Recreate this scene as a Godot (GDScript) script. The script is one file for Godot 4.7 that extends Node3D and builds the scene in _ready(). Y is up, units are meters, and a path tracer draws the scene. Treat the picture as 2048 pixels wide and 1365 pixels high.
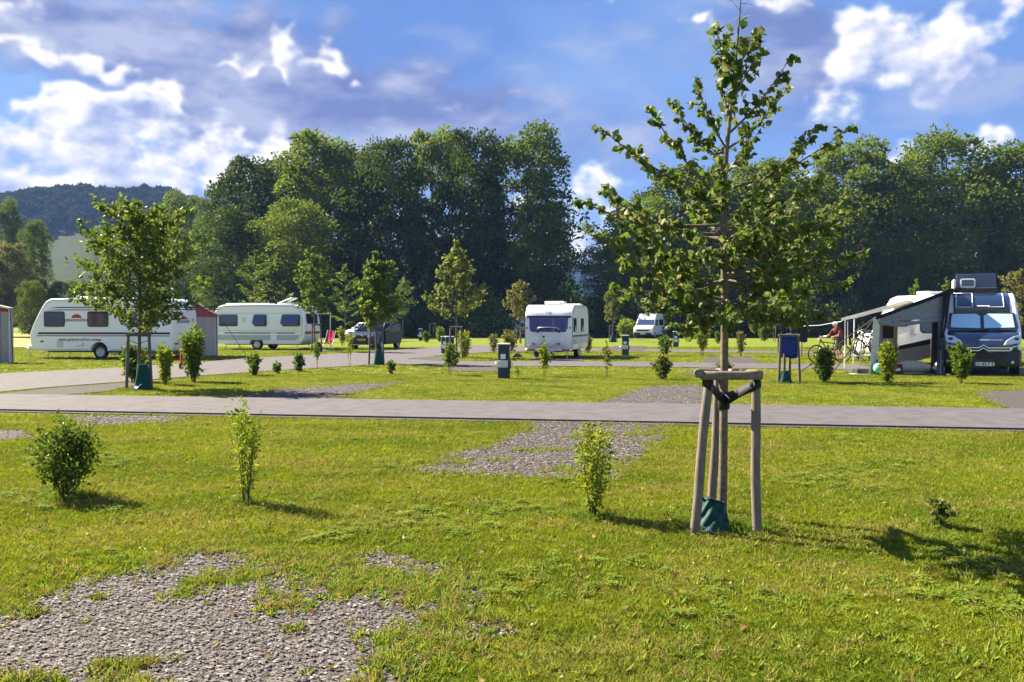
extends Node3D

var rng := RandomNumberGenerator.new()
var M := {}
var taken := {}
var cap_noise := FastNoiseLite.new()

# ---------------------------------------------------------------- small helpers
func lin(r: float, g: float, b: float) -> Color:
	return Color(r, g, b).linear_to_srgb()

func rnd(a: float, b: float) -> float:
	return rng.randf_range(a, b)

func numbered(parent: Node, called: String) -> String:
	var key := str(parent.get_instance_id()) + "/" + called
	var n: int = taken.get(key, 0)
	taken[key] = n + 1
	return called if n == 0 else "%s_%03d" % [called, n]

func thing(called: String, label: String, category: String, at := Vector3.ZERO, turn := 0.0, group := "") -> Node3D:
	var o := Node3D.new()
	o.name = numbered(self, called)
	add_child(o, true)
	o.position = at
	o.rotation_degrees.y = turn
	tag(o, label, category, group)
	return o

func tag(o: Node, label: String, category: String, group := "", kind := "") -> void:
	if label: o.set_meta("label", label)
	if category: o.set_meta("category", category)
	if group: o.set_meta("group", group)
	if kind: o.set_meta("kind", kind)

func part(called: String, mesh: Mesh, m: Material, parent: Node = self, at := Transform3D.IDENTITY) -> MeshInstance3D:
	var o := MeshInstance3D.new()
	o.name = numbered(parent, called)
	o.mesh = mesh
	o.material_override = m
	o.transform = at
	parent.add_child(o, true)
	return o

func setting(called: String, mesh: Mesh, m: Material, label := "") -> MeshInstance3D:
	var o := part(called, mesh, m)
	o.set_meta("kind", "structure")
	if label: o.set_meta("label", label)
	return o

func mat(c: Color, rough := 0.7, metal := 0.0, spec := 0.5) -> StandardMaterial3D:
	var m := StandardMaterial3D.new()
	m.albedo_color = c
	m.roughness = rough
	m.metallic = metal
	m.metallic_specular = spec
	return m

func leaf_mat(back: float, rough := 0.5, tint := Color(1, 1, 1)) -> StandardMaterial3D:
	var m := mat(tint, rough, 0.0, 0.22)
	m.vertex_color_use_as_albedo = true
	m.backlight_enabled = true
	m.backlight = lin(back, back, back * 0.55)
	m.cull_mode = BaseMaterial3D.CULL_DISABLED
	return m

func noise_img(size: int, freq: float, oct: int, seed_: int, type := FastNoiseLite.TYPE_SIMPLEX_SMOOTH) -> Image:
	var n := FastNoiseLite.new()
	n.seed = seed_
	n.noise_type = type
	n.frequency = freq
	n.fractal_octaves = oct
	var im := n.get_seamless_image(size, size)
	im.convert(Image.FORMAT_L8)
	return im

# a colour texture from two noises: ramp over the coarse one, grain from the fine one
func ramp_tex(size: int, a: Image, b: Image, cols: Array, grain: float) -> ImageTexture:
	var im := Image.create(size, size, true, Image.FORMAT_RGB8)
	for y in size:
		for x in size:
			var t := a.get_pixel(x, y).r * (cols.size() - 1)
			var k: int = clampi(int(t), 0, cols.size() - 2)
			var c: Color = cols[k].lerp(cols[k + 1], clampf(t - k, 0, 1))
			var g := 1.0 + grain * (b.get_pixel(x, y).r - 0.5) * 2.0
			im.set_pixel(x, y, Color(clampf(c.r * g, 0, 1), clampf(c.g * g, 0, 1), clampf(c.b * g, 0, 1)))
	im.generate_mipmaps()
	return ImageTexture.create_from_image(im)

func world_tex(m: StandardMaterial3D, t: Texture2D, scale: float, world := true) -> void:
	m.albedo_texture = t
	m.uv1_triplanar = true
	m.uv1_world_triplanar = world
	m.uv1_scale = Vector3(scale, scale, scale)

# ---------------------------------------------------------------- shapes
class Shape:
	var st := SurfaceTool.new()
	var sg := -1
	func _init() -> void:
		st.begin(Mesh.PRIMITIVE_TRIANGLES)
	func tri(a: Vector3, b: Vector3, c: Vector3) -> void:
		st.set_smooth_group(sg)
		st.add_vertex(a); st.add_vertex(c); st.add_vertex(b)
	func quad(a: Vector3, b: Vector3, c: Vector3, d: Vector3) -> void:
		tri(a, b, c); tri(a, c, d)
	func qo(a: Vector3, b: Vector3, c: Vector3, d: Vector3, out: Vector3) -> void:
		if (b - a).cross(c - a).dot(out) >= 0: quad(a, b, c, d)
		else: quad(d, c, b, a)
	func to(a: Vector3, b: Vector3, c: Vector3, out: Vector3) -> void:
		if (b - a).cross(c - a).dot(out) >= 0: tri(a, b, c)
		else: tri(a, c, b)
	func box(at: Vector3, s: Vector3, bev := 0.0, basis := Basis()) -> Shape:
		sg = -1
		var h := s / 2.0
		var b: float = minf(bev, minf(h.x, minf(h.y, h.z)) * 0.9)
		var p := func(ax: int, sx: float, sy: float, sz: float) -> Vector3:
			var v := Vector3(sx * (h.x - (0.0 if ax == 0 else b)), sy * (h.y - (0.0 if ax == 1 else b)), sz * (h.z - (0.0 if ax == 2 else b)))
			return at + basis * v
		for s1 in [-1.0, 1.0]:
			qo(p.call(0, s1, -1, -1), p.call(0, s1, 1, -1), p.call(0, s1, 1, 1), p.call(0, s1, -1, 1), basis * Vector3(s1, 0, 0))
			qo(p.call(1, -1, s1, -1), p.call(1, 1, s1, -1), p.call(1, 1, s1, 1), p.call(1, -1, s1, 1), basis * Vector3(0, s1, 0))
			qo(p.call(2, -1, -1, s1), p.call(2, 1, -1, s1), p.call(2, 1, 1, s1), p.call(2, -1, 1, s1), basis * Vector3(0, 0, s1))
			if b > 0:
				for s2 in [-1.0, 1.0]:
					qo(p.call(0, s1, s2, -1), p.call(0, s1, s2, 1), p.call(1, s1, s2, 1), p.call(1, s1, s2, -1), basis * Vector3(s1, s2, 0))
					qo(p.call(0, s1, -1, s2), p.call(0, s1, 1, s2), p.call(2, s1, 1, s2), p.call(2, s1, -1, s2), basis * Vector3(s1, 0, s2))
					qo(p.call(1, -1, s1, s2), p.call(1, 1, s1, s2), p.call(2, 1, s1, s2), p.call(2, -1, s1, s2), basis * Vector3(0, s1, s2))
					for s3 in [-1.0, 1.0]:
						to(p.call(0, s1, s2, s3), p.call(1, s1, s2, s3), p.call(2, s1, s2, s3), basis * Vector3(s1, s2, s3))
		return self
	func tube(pts: Array, radii: Array, sides := 8, caps := true, flat := 1.0) -> Shape:
		var rings := []
		var up := Vector3.UP
		for i in pts.size():
			var d: Vector3 = (pts[mini(i + 1, pts.size() - 1)] - pts[maxi(i - 1, 0)]).normalized()
			var x := d.cross(Vector3.RIGHT if absf(d.dot(up)) > 0.9 else up).normalized()
			if i > 0:
				var px: Vector3 = rings[i - 1][1]
				x = (px - d * px.dot(d)).normalized()
			var y := x.cross(d)
			var ring := []
			var r: float = radii[i] if radii.size() > 1 else radii[0]
			for k in sides:
				var a := TAU * k / sides
				ring.append(pts[i] + x * cos(a) * r + y * sin(a) * r * flat)
			rings.append([ring, x, d])
		sg = 0
		for i in pts.size() - 1:
			for k in sides:
				var k2 := (k + 1) % sides
				var a: Vector3 = rings[i][0][k]
				var b: Vector3 = rings[i][0][k2]
				var c: Vector3 = rings[i + 1][0][k2]
				var d: Vector3 = rings[i + 1][0][k]
				qo(a, b, c, d, (a + b + c + d) / 4.0 - (pts[i] + pts[i + 1]) / 2.0)
		if caps:
			sg = 1
			for e in [0, pts.size() - 1]:
				var dir: Vector3 = rings[e][2] * (-1.0 if e == 0 else 1.0)
				for k in sides:
					to(pts[e], rings[e][0][k], rings[e][0][(k + 1) % sides], dir)
		return self
	# profile of (radius, height) turned about local y
	func lathe(prof: Array, sides: int, xf := Transform3D.IDENTITY, smooth := true) -> Shape:
		sg = 0 if smooth else -1
		for i in prof.size() - 1:
			for k in sides:
				var a0 := TAU * k / sides
				var a1 := TAU * (k + 1) / sides
				var p: Vector2 = prof[i]
				var q: Vector2 = prof[i + 1]
				var v := [Vector3(cos(a0) * p.x, p.y, sin(a0) * p.x), Vector3(cos(a1) * p.x, p.y, sin(a1) * p.x), Vector3(cos(a1) * q.x, q.y, sin(a1) * q.x), Vector3(cos(a0) * q.x, q.y, sin(a0) * q.x)]
				for j in 4: v[j] = xf * v[j]
				if p.x > 0.0001: tri(v[0], v[2], v[1])
				if q.x > 0.0001: tri(v[0], v[3], v[2])
		return self
	# flat outline in local xy, thickness along +z, front edge broken by a small bevel
	func plate(poly: PackedVector2Array, thick: float, xf: Transform3D, bev := 0.0) -> Shape:
		sg = -1
		var n := poly.size()
		var ccw := not Geometry2D.is_polygon_clockwise(poly)
		var ins := PackedVector2Array()
		for i in n:
			var e1 := (poly[i] - poly[(i + n - 1) % n]).normalized()
			var e2 := (poly[(i + 1) % n] - poly[i]).normalized()
			var nn := Vector2(e1.y + e2.y, -e1.x - e2.x).normalized() * (1.0 if ccw else -1.0)
			ins.append(poly[i] - nn * bev)
		var tris := Geometry2D.triangulate_polygon(ins)
		for i in range(0, tris.size(), 3):
			var a := ins[tris[i]]
			var b := ins[tris[i + 1]]
			var c := ins[tris[i + 2]]
			to(xf * Vector3(a.x, a.y, thick), xf * Vector3(b.x, b.y, thick), xf * Vector3(c.x, c.y, thick), xf.basis.z)
			to(xf * Vector3(a.x, a.y, 0), xf * Vector3(b.x, b.y, 0), xf * Vector3(c.x, c.y, 0), -xf.basis.z)
		for i in n:
			var j := (i + 1) % n
			var e := (poly[j] - poly[i])
			var o2 := Vector2(e.y, -e.x) * (1.0 if ccw else -1.0)
			var out := xf.basis * Vector3(o2.x, o2.y, 0)
			var t1 := thick - bev
			qo(xf * Vector3(poly[i].x, poly[i].y, 0), xf * Vector3(poly[j].x, poly[j].y, 0), xf * Vector3(poly[j].x, poly[j].y, t1), xf * Vector3(poly[i].x, poly[i].y, t1), out)
			if bev > 0:
				qo(xf * Vector3(poly[i].x, poly[i].y, t1), xf * Vector3(poly[j].x, poly[j].y, t1), xf * Vector3(ins[j].x, ins[j].y, thick), xf * Vector3(ins[i].x, ins[i].y, thick), out + xf.basis.z * o2.length())
		return self
	# side outline of (length z, height y) drawn out across the width x, edges rounded; bend reshapes each point
	func hull(prof: PackedVector2Array, w: float, rad: float, bend = null) -> Shape:
		var n := prof.size()
		var ccw := not Geometry2D.is_polygon_clockwise(prof)
		var nor := PackedVector2Array()
		for i in n:
			var e1 := (prof[i] - prof[(i + n - 1) % n]).normalized()
			var e2 := (prof[(i + 1) % n] - prof[i]).normalized()
			nor.append(Vector2(e1.y + e2.y, -e1.x - e2.x).normalized() * (1.0 if ccw else -1.0))
		var rows := []
		var cuts := []
		for k in 4:
			var a := PI / 2 * k / 3.0
			cuts.append([-w / 2 + rad * (1.0 - sin(a)), rad * (1.0 - cos(PI / 2 - a))])
		cuts = [[-w / 2, rad], [-w / 2 + rad * 0.13, rad * 0.5], [-w / 2 + rad * 0.5, rad * 0.13], [-w / 2 + rad, 0.0], [-w / 4, 0.0], [0.0, 0.0], [w / 4, 0.0], [w / 2 - rad, 0.0], [w / 2 - rad * 0.5, rad * 0.13], [w / 2 - rad * 0.13, rad * 0.5], [w / 2, rad]]
		for cut in cuts:
			var row := []
			for i in n:
				var p: Vector2 = prof[i] - nor[i] * cut[1]
				var v := Vector3(cut[0], p.y, p.x)
				row.append(bend.call(v) if bend != null else v)
			rows.append(row)
		sg = 2
		for r in rows.size() - 1:
			for i in n:
				var j := (i + 1) % n
				var out := Vector3(0, nor[i].y + nor[j].y, nor[i].x + nor[j].x)
				qo(rows[r][i], rows[r][j], rows[r + 1][j], rows[r + 1][i], out)
		sg = 3
		var inset := PackedVector2Array()
		for i in n: inset.append(prof[i] - nor[i] * rad)
		var tris := Geometry2D.triangulate_polygon(inset)
		for e in [0, rows.size() - 1]:
			for i in range(0, tris.size(), 3):
				to(rows[e][tris[i]], rows[e][tris[i + 1]], rows[e][tris[i + 2]], Vector3(-1 if e == 0 else 1, 0, 0))
		return self
	func mesh() -> ArrayMesh:
		st.generate_normals()
		return st.commit()

func rrect(w: float, h: float, r: float, n := 3) -> PackedVector2Array:
	var p := PackedVector2Array()
	for q in [[1, 1, 0], [-1, 1, 1], [-1, -1, 2], [1, -1, 3]]:
		for k in n + 1:
			var a: float = PI / 2 * (q[2] + float(k) / n)
			p.append(Vector2(q[0] * (w / 2 - r) + cos(a) * r, q[1] * (h / 2 - r) + sin(a) * r))
	return p

func poly(pts: Array) -> PackedVector2Array:
	var p := PackedVector2Array()
	for v in pts: p.append(v)
	return p

# faces of a vehicle whose front looks along +z
func on_side(s: float, w: float, l: float, y: float, off := 0.0) -> Transform3D:
	return Transform3D(Basis(Vector3(0, 0, -s), Vector3.UP, Vector3(s, 0, 0)), Vector3(s * (w / 2 + off), y, l))

func on_rear(l: float, x: float, y: float) -> Transform3D:
	return Transform3D(Basis(Vector3(-1, 0, 0), Vector3.UP, Vector3(0, 0, -1)), Vector3(x, y, l))

# a frame on a sloping face running across the width from (l0,y0) to (l1,y1)
func on_slope(l0: float, y0: float, l1: float, y1: float, t: float, x := 0.0, front := true) -> Transform3D:
	var up := Vector3(0, y1 - y0, l1 - l0).normalized()
	var rx := Vector3.RIGHT if front else Vector3.LEFT
	return Transform3D(Basis(rx, up, rx.cross(up)), Vector3(x, lerpf(y0, y1, t), lerpf(l0, l1, t)))

func lettering(text: String, size: float, m: Material, parent: Node, xf: Transform3D, called := "lettering") -> MeshInstance3D:
	var t := TextMesh.new()
	var f := SystemFont.new()
	f.font_names = PackedStringArray(["Droid Sans"])
	f.font_weight = 700
	t.font = f
	t.text = text
	t.font_size = 32
	t.pixel_size = size / 24.0
	t.depth = 0.004
	return part(called, t, m, parent, xf)

# ---------------------------------------------------------------- leaves
class Leaves:
	var v := PackedVector3Array()
	var c := PackedColorArray()
	var ix := PackedInt32Array()
	func leaf(at: Vector3, dir: Vector3, side: Vector3, l: float, w: float, fold: float, col: Color) -> void:
		var k := v.size()
		var n := dir.cross(side)
		var mid := at + dir * l * 0.42
		v.append(at); v.append(mid + side * w * 0.5 + n * fold * w); v.append(at + dir * l - n * fold * l * 0.4); v.append(mid - side * w * 0.5 + n * fold * w)
		for i in 4: c.append(col)
		ix.append_array(PackedInt32Array([k, k + 1, k + 2, k, k + 2, k + 3]))
	# a broad, round-shouldered leaf with a point, cupped along the midrib
	func broad(at: Vector3, dir: Vector3, side: Vector3, l: float, w: float, cup: float, droop: float, col: Color) -> void:
		var k := v.size()
		var n := dir.cross(side)
		var f := func(t: float, s: float) -> Vector3:
			return at + dir * l * t + side * w * s + n * (absf(s) * cup * w - t * t * droop * l)
		for q in [[0, 0], [-0.02, 0.3], [0.25, 0.5], [0.6, 0.38], [1.0, 0], [0.6, -0.38], [0.25, -0.5], [-0.02, -0.3], [0.45, 0.0]]:
			v.append(f.call(q[0], q[1]))
			c.append(col)
		for i in 8:
			ix.append_array(PackedInt32Array([k + 8, k + i, k + (i + 1) % 8]))
	func mesh() -> ArrayMesh:
		var a := []
		a.resize(Mesh.ARRAY_MAX)
		a[Mesh.ARRAY_VERTEX] = v
		a[Mesh.ARRAY_COLOR] = c
		a[Mesh.ARRAY_INDEX] = ix
		var m := ArrayMesh.new()
		m.add_surface_from_arrays(Mesh.PRIMITIVE_TRIANGLES, a)
		return m

func rdir() -> Vector3:
	var z := rnd(-1, 1)
	var a := rnd(0, TAU)
	var r := sqrt(1.0 - z * z)
	return Vector3(r * cos(a), z, r * sin(a))

func perp(d: Vector3) -> Vector3:
	var s := d.cross(rdir())
	return s.normalized() if s.length() > 0.05 else d.cross(Vector3(0.3, 0.9, 0.2)).normalized()

func pick(cols: Array, spread := 0.15) -> Color:
	var a: Color = cols[rng.randi() % cols.size()]
	var k := 1.0 + rnd(-spread, spread)
	return Color(a.r * k, a.g * k, a.b * k)

var boxes := {}
func inside(p: Vector2, polys: Array) -> bool:
	for q in polys:
		var key: int = q.size() * 100003 + int(q[0].x * 1000.0) * 31 + int(q[0].y * 1000.0)
		if not boxes.has(key):
			var r := Rect2(q[0], Vector2.ZERO)
			for v in q: r = r.expand(v)
			boxes[key] = r
		if not boxes[key].has_point(p): continue
		if Geometry2D.is_point_in_polygon(p, q): return true
	return false

func many(called: String, mesh: Mesh, m: Material, xfs: Array, cols: Array, parent: Node = self) -> MultiMeshInstance3D:
	var mm := MultiMesh.new()
	mm.transform_format = MultiMesh.TRANSFORM_3D
	mm.use_colors = true
	mm.mesh = mesh
	mm.instance_count = xfs.size()
	for i in xfs.size():
		mm.set_instance_transform(i, xfs[i])
		mm.set_instance_color(i, cols[i])
	var o := MultiMeshInstance3D.new()
	o.name = numbered(parent, called)
	o.multimesh = mm
	o.material_override = m
	o.set_meta("kind", "stuff")
	parent.add_child(o, true)
	return o

func _ready() -> void:
	rng.seed = 20240717
	# ---- camera
	var cam := Camera3D.new()
	cam.name = "camera"
	cam.position = Vector3(0, 1.6, 0)
	cam.rotation_degrees.x = -1.1
	cam.fov = 39.52
	cam.near = 0.1
	cam.far = 6000.0
	add_child(cam)
	cam.current = true
	# ---- sky, exposure, haze
	var we := WorldEnvironment.new()
	we.name = "environment"
	var env := Environment.new()
	env.background_mode = Environment.BG_SKY
	var sky := Sky.new()
	var psm := PanoramaSkyMaterial.new()
	psm.panorama = ImageTexture.create_from_image(sky_image())
	psm.energy_multiplier = 0.262
	sky.sky_material = psm
	env.sky = sky
	env.sky_rotation.y = deg_to_rad(sky_turn)
	env.tonemap_mode = Environment.TONE_MAPPER_LINEAR
	env.tonemap_exposure = 4.55
	env.fog_enabled = true
	env.fog_density = 0.00018
	env.fog_light_color = Color(0.55, 0.70, 1.0)
	env.sdfgi_enabled = true
	env.ssao_enabled = true
	env.ssil_enabled = true
	we.environment = env
	add_child(we)
	# ---- sun, in the afternoon, high over the caravans and behind them
	var sun := DirectionalLight3D.new()
	sun.name = "sun"
	sun.light_energy = 1.6
	sun.light_color = Color(1.0, 0.94, 0.82)
	sun.light_angular_distance = 0.5
	sun.shadow_enabled = true
	add_child(sun)
	sun.look_at_from_position(Vector3.ZERO, Vector3(0.66, -0.64, 0.38), Vector3.UP)
	# ---- the place
	make_materials()
	cap_noise.seed = 5
	cap_noise.frequency = 0.2
	ground_and_roads()
	hills()
	wood()
	vehicles()
	camp_things()
	young_trees()
	shrubs()
	front_tree()
	lawn()
	gravel_and_weeds()

# ---------------------------------------------------------------- sky
const sky_turn := 90.0
var cloud_spots := []
var veil_spots := []
var n_big := FastNoiseLite.new()
var n_det := FastNoiseLite.new()
var n_wrp := FastNoiseLite.new()

func binned(list: Array) -> Array:
	# which spots can reach each 4-degree sector of the horizon
	var bins := []
	for i in 90:
		var near := []
		for b in list:
			var dx := absf(i * 4.0 - 178.0 - b[0])
			if dx > 180.0: dx = 360.0 - dx
			if dx < b[2] * 2.4 + 4.5: near.append(b)
		bins.append(near)
	return bins

func spots_at(bins: Array, az: float, el: float) -> float:
	var s := 0.0
	for b in bins[posmod(int(floor((az + 180.0) / 4.0)), 90)]:
		var dx := absf(az - b[0])
		if dx > 180.0: dx = 360.0 - dx
		if dx > b[2] * 2.4: continue
		var dy: float = el - b[1]
		if absf(dy) > b[3] * 2.4: continue
		s += b[4] * exp(-(dx * dx / (b[2] * b[2]) + dy * dy / (b[3] * b[3])))
	return s

func cloud_density(az: float, el: float, d: Vector3) -> float:
	var base := spots_at(cloud_spots, az, el)
	if base < 0.03: return 0.0
	var fb := n_det.get_noise_3d(d.x * 100, d.y * 150, d.z * 100)
	return clampf(minf(base, 1.1) * 1.25 + fb * 1.25 - 0.42, 0.0, 1.6)

func sky_dir(az: float, el: float) -> Vector3:
	var a := deg_to_rad(az)
	var e := deg_to_rad(el)
	return Vector3(sin(a) * cos(e), sin(e), -cos(a) * cos(e))

func sky_color(az: float, el: float) -> Color:
	var d := sky_dir(az, el)
	var w := n_wrp.get_noise_3d(d.x * 100, d.y * 100, d.z * 100)
	var w2 := n_wrp.get_noise_3d(d.z * 100 + 40, d.x * 100, d.y * 100)
	var a2 := az + w * 2.2
	var e2 := el + w2 * 1.6
	var top := Color8(104, 142, 210)
	var mid := Color8(140, 176, 230)
	var low := Color8(206, 222, 238)
	var c := mid.lerp(top, clampf((el - 4.0) / 11.0, 0, 1)) if el > 4.0 else low.lerp(mid, clampf(el / 4.0, 0, 1))
	var big := n_big.get_noise_3d(d.x * 100, d.y * 220, d.z * 100)
	c = c.lerp(Color8(150, 188, 240), clampf(big * 0.9 + clampf((-az - 14.0) / 18.0, 0, 0.5) * float(az > -60.0), 0, 0.7))
	var fine := n_det.get_noise_3d(d.x * 55 + 30, d.y * 120, d.z * 55)
	var veil := clampf(spots_at(veil_spots, a2, e2) * 1.3 + big * 0.4 + fine * 0.8 - 0.06, 0, 1)
	c = c.lerp(Color8(112, 128, 182).lerp(Color8(178, 184, 212), clampf(0.35 + fine * 1.7, 0, 1)), veil * 0.92)
	var dn := cloud_density(a2, e2, d)
	if dn > 0.0:
		var fine_to := cloud_density(a2 - 0.35, e2 + 0.35, sky_dir(az - 0.35, el + 0.35))
		var broad := cloud_density(a2 - 1.2, e2 + 1.0, sky_dir(az - 1.2, el + 1.0))
		var lit := clampf(0.66 + (dn - fine_to) * 0.75 + (dn - broad) * 0.25 - maxf(broad - 0.6, 0.0) * 0.34, 0.0, 1.0)
		var cc := Color8(158, 172, 216).lerp(Color8(255, 251, 245), lit)
		c = c.lerp(cc, smoothstep(0.0, 0.8, dn) * 0.96)
	return c

func sky_image() -> Image:
	n_big.seed = 11; n_big.frequency = 0.022; n_big.fractal_octaves = 3
	n_det.seed = 23; n_det.frequency = 0.13; n_det.fractal_octaves = 6; n_det.fractal_gain = 0.56
	n_wrp.seed = 31; n_wrp.frequency = 0.16; n_wrp.fractal_octaves = 3
	cloud_spots = [
		[-25.198, 10.469, 3.92, 1.508, 1.05], [-21.905, 11.214, 3.92, 1.357, 1], [-26.42, 8.788, 5.126, 1.87, 1.2], [-22.423, 9.067, 4.825, 1.99, 1.15], [-18.453, 8.826, 3.92, 1.568, 1], [-15.698, 9.662, 3.016, 1.267, 0.9], [-24.453, 11.667, 3.317, 0.784, 0.8],
		[-19.932, 10.949, 1.659, 1.508, 0.75], [-27.853, 7.266, 2.714, 0.724, 0.8], [-14.15, 9.019, 1.659, 0.844, 0.5], [-27.617, 16.324, 1.659, 0.724, 0.8], [-28.088, 15.098, 1.146, 0.543, 0.75], [-25.934, 14.49, 1.508, 0.543, 0.8],
		[-24.328, 13.951, 1.659, 0.603, 0.8], [-22.551, 13.949, 1.086, 0.844, 0.7], [-13.067, 15.502, 0.724, 1.025, 0.8], [-12.867, 13.864, 0.543, 0.844, 0.7], [-15.977, 14.578, 1.357, 0.362, 0.6], [-10.845, 14.658, 1.206, 0.724, 0.85],
		[-9.149, 13.189, 1.025, 0.543, 0.75], [-7.614, 18.22, 1.206, 0.362, 0.6], [-13.724, 17.081, 0.784, 1.206, 0.35], [-1.929, 12.774, 2.111, 1.055, 0.35],
		[6.188, 18.595, 2.111, 0.362, 0.6], [10.845, 17.501, 0.905, 0.422, 0.8], [15.754, 17.91, 2.714, 0.724, 0.6], [19.317, 16.621, 1.659, 1.357, 0.75], [21.697, 14.819, 3.317, 1.749, 0.9], [24.253, 15.067, 2.714, 1.689, 0.85],
		[25.616, 13.965, 1.508, 1.086, 0.75], [21.957, 12.549, 1.87, 0.844, 0.8], [18.778, 13.613, 1.206, 2.412, 0.45], [19.585, 11.246, 1.357, 1.025, 0.55], [27.427, 13.3, 1.809, 1.025, 0.75], [27.664, 16.391, 2.111, 0.784, 0.6],
		[27.189, 9.462, 2.111, 0.543, 0.7], [4.993, 8.175, 3.619, 0.905, 1], [3.794, 5.877, 2.412, 1.809, 0.9], [4.094, 3.784, 2.111, 1.206, 0.8], [17.416, 9.017, 3.92, 0.784, 0.5], [23.496, 8.672, 3.619, 0.724, 0.5], [19.585, 6.394, 3.619, 1.508, 0.5], [-6.724, 6.737, 4.825, 1.809, 0.5]]
	veil_spots = [[-24.702, 15.653, 6.936, 1.508, 0.9], [-17.635, 15.048, 7.539, 2.262, 1], [-10.262, 12.724, 9.951, 2.262, 0.9], [-2.23, 12.771, 3.317, 1.809, 0.5], [-17.361, 11.527, 6.031, 1.508, 0.8], [16.865, 14.569, 3.619, 3.317, 0.8], [14.631, 16.884, 3.317, 1.357, 0.7], [4.694, 10.287, 6.031, 1.809, 0.4]]
	# the same broken cumulus goes on all round
	var r2 := RandomNumberGenerator.new()
	r2.seed = 77
	for i in 90:
		var az := r2.randf_range(36, 324)
		var el := r2.randf_range(3, 42)
		var k := r2.randf_range(0.8, 2.2)
		for j in 3:
			cloud_spots.append([az + r2.randf_range(-4, 4), el + r2.randf_range(-1, 1), 2.6 * k, 1.2 * k, r2.randf_range(0.45, 0.95)])
	for i in 16:
		cloud_spots.append([r2.randf_range(-180, 180), r2.randf_range(26, 70), r2.randf_range(4, 9), r2.randf_range(2, 4), r2.randf_range(0.5, 0.9)])
	for i in 26:
		veil_spots.append([r2.randf_range(36, 324), r2.randf_range(8, 50), r2.randf_range(6, 11), r2.randf_range(2, 4), 0.7])
	for b in cloud_spots + veil_spots:
		if b[0] > 180.0: b[0] -= 360.0
	cloud_spots = binned(cloud_spots)
	veil_spots = binned(veil_spots)
	# the picture's seam lies behind the viewer: columns are turned by sky_turn
	var im := Image.create(512, 256, false, Image.FORMAT_RGB8)
	im.fill(Color8(170, 190, 214))
	for y in 129:
		var el := 90.0 - (y + 0.5) / 256.0 * 180.0
		for x in 512:
			im.set_pixel(x, y, sky_color(wrapf((x + 0.5) / 512.0 * 360.0 - 180.0 + sky_turn, -180, 180), maxf(el, 0.3)))
	im.resize(4096, 2048, Image.INTERPOLATE_CUBIC)
	var px := 4096 / 360.0
	var x0 := int((180.0 - 33.0 - sky_turn) * px)
	var x1 := int((180.0 + 33.0 - sky_turn) * px)
	var y0 := int((90.0 - 23.0) * px)
	for y in range(y0, 1024):
		var el := 90.0 - (y + 0.5) / px
		for x in range(x0, x1):
			var c := sky_color((x + 0.5) / px - 180.0 + sky_turn, el)
			var edge: float = minf(minf((x - x0) / 40.0, (x1 - x) / 40.0), (y - y0) / 40.0)
			if edge < 1.0: c = im.get_pixel(x, y).lerp(c, edge)
			im.set_pixel(x, y, c)
	return im

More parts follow.
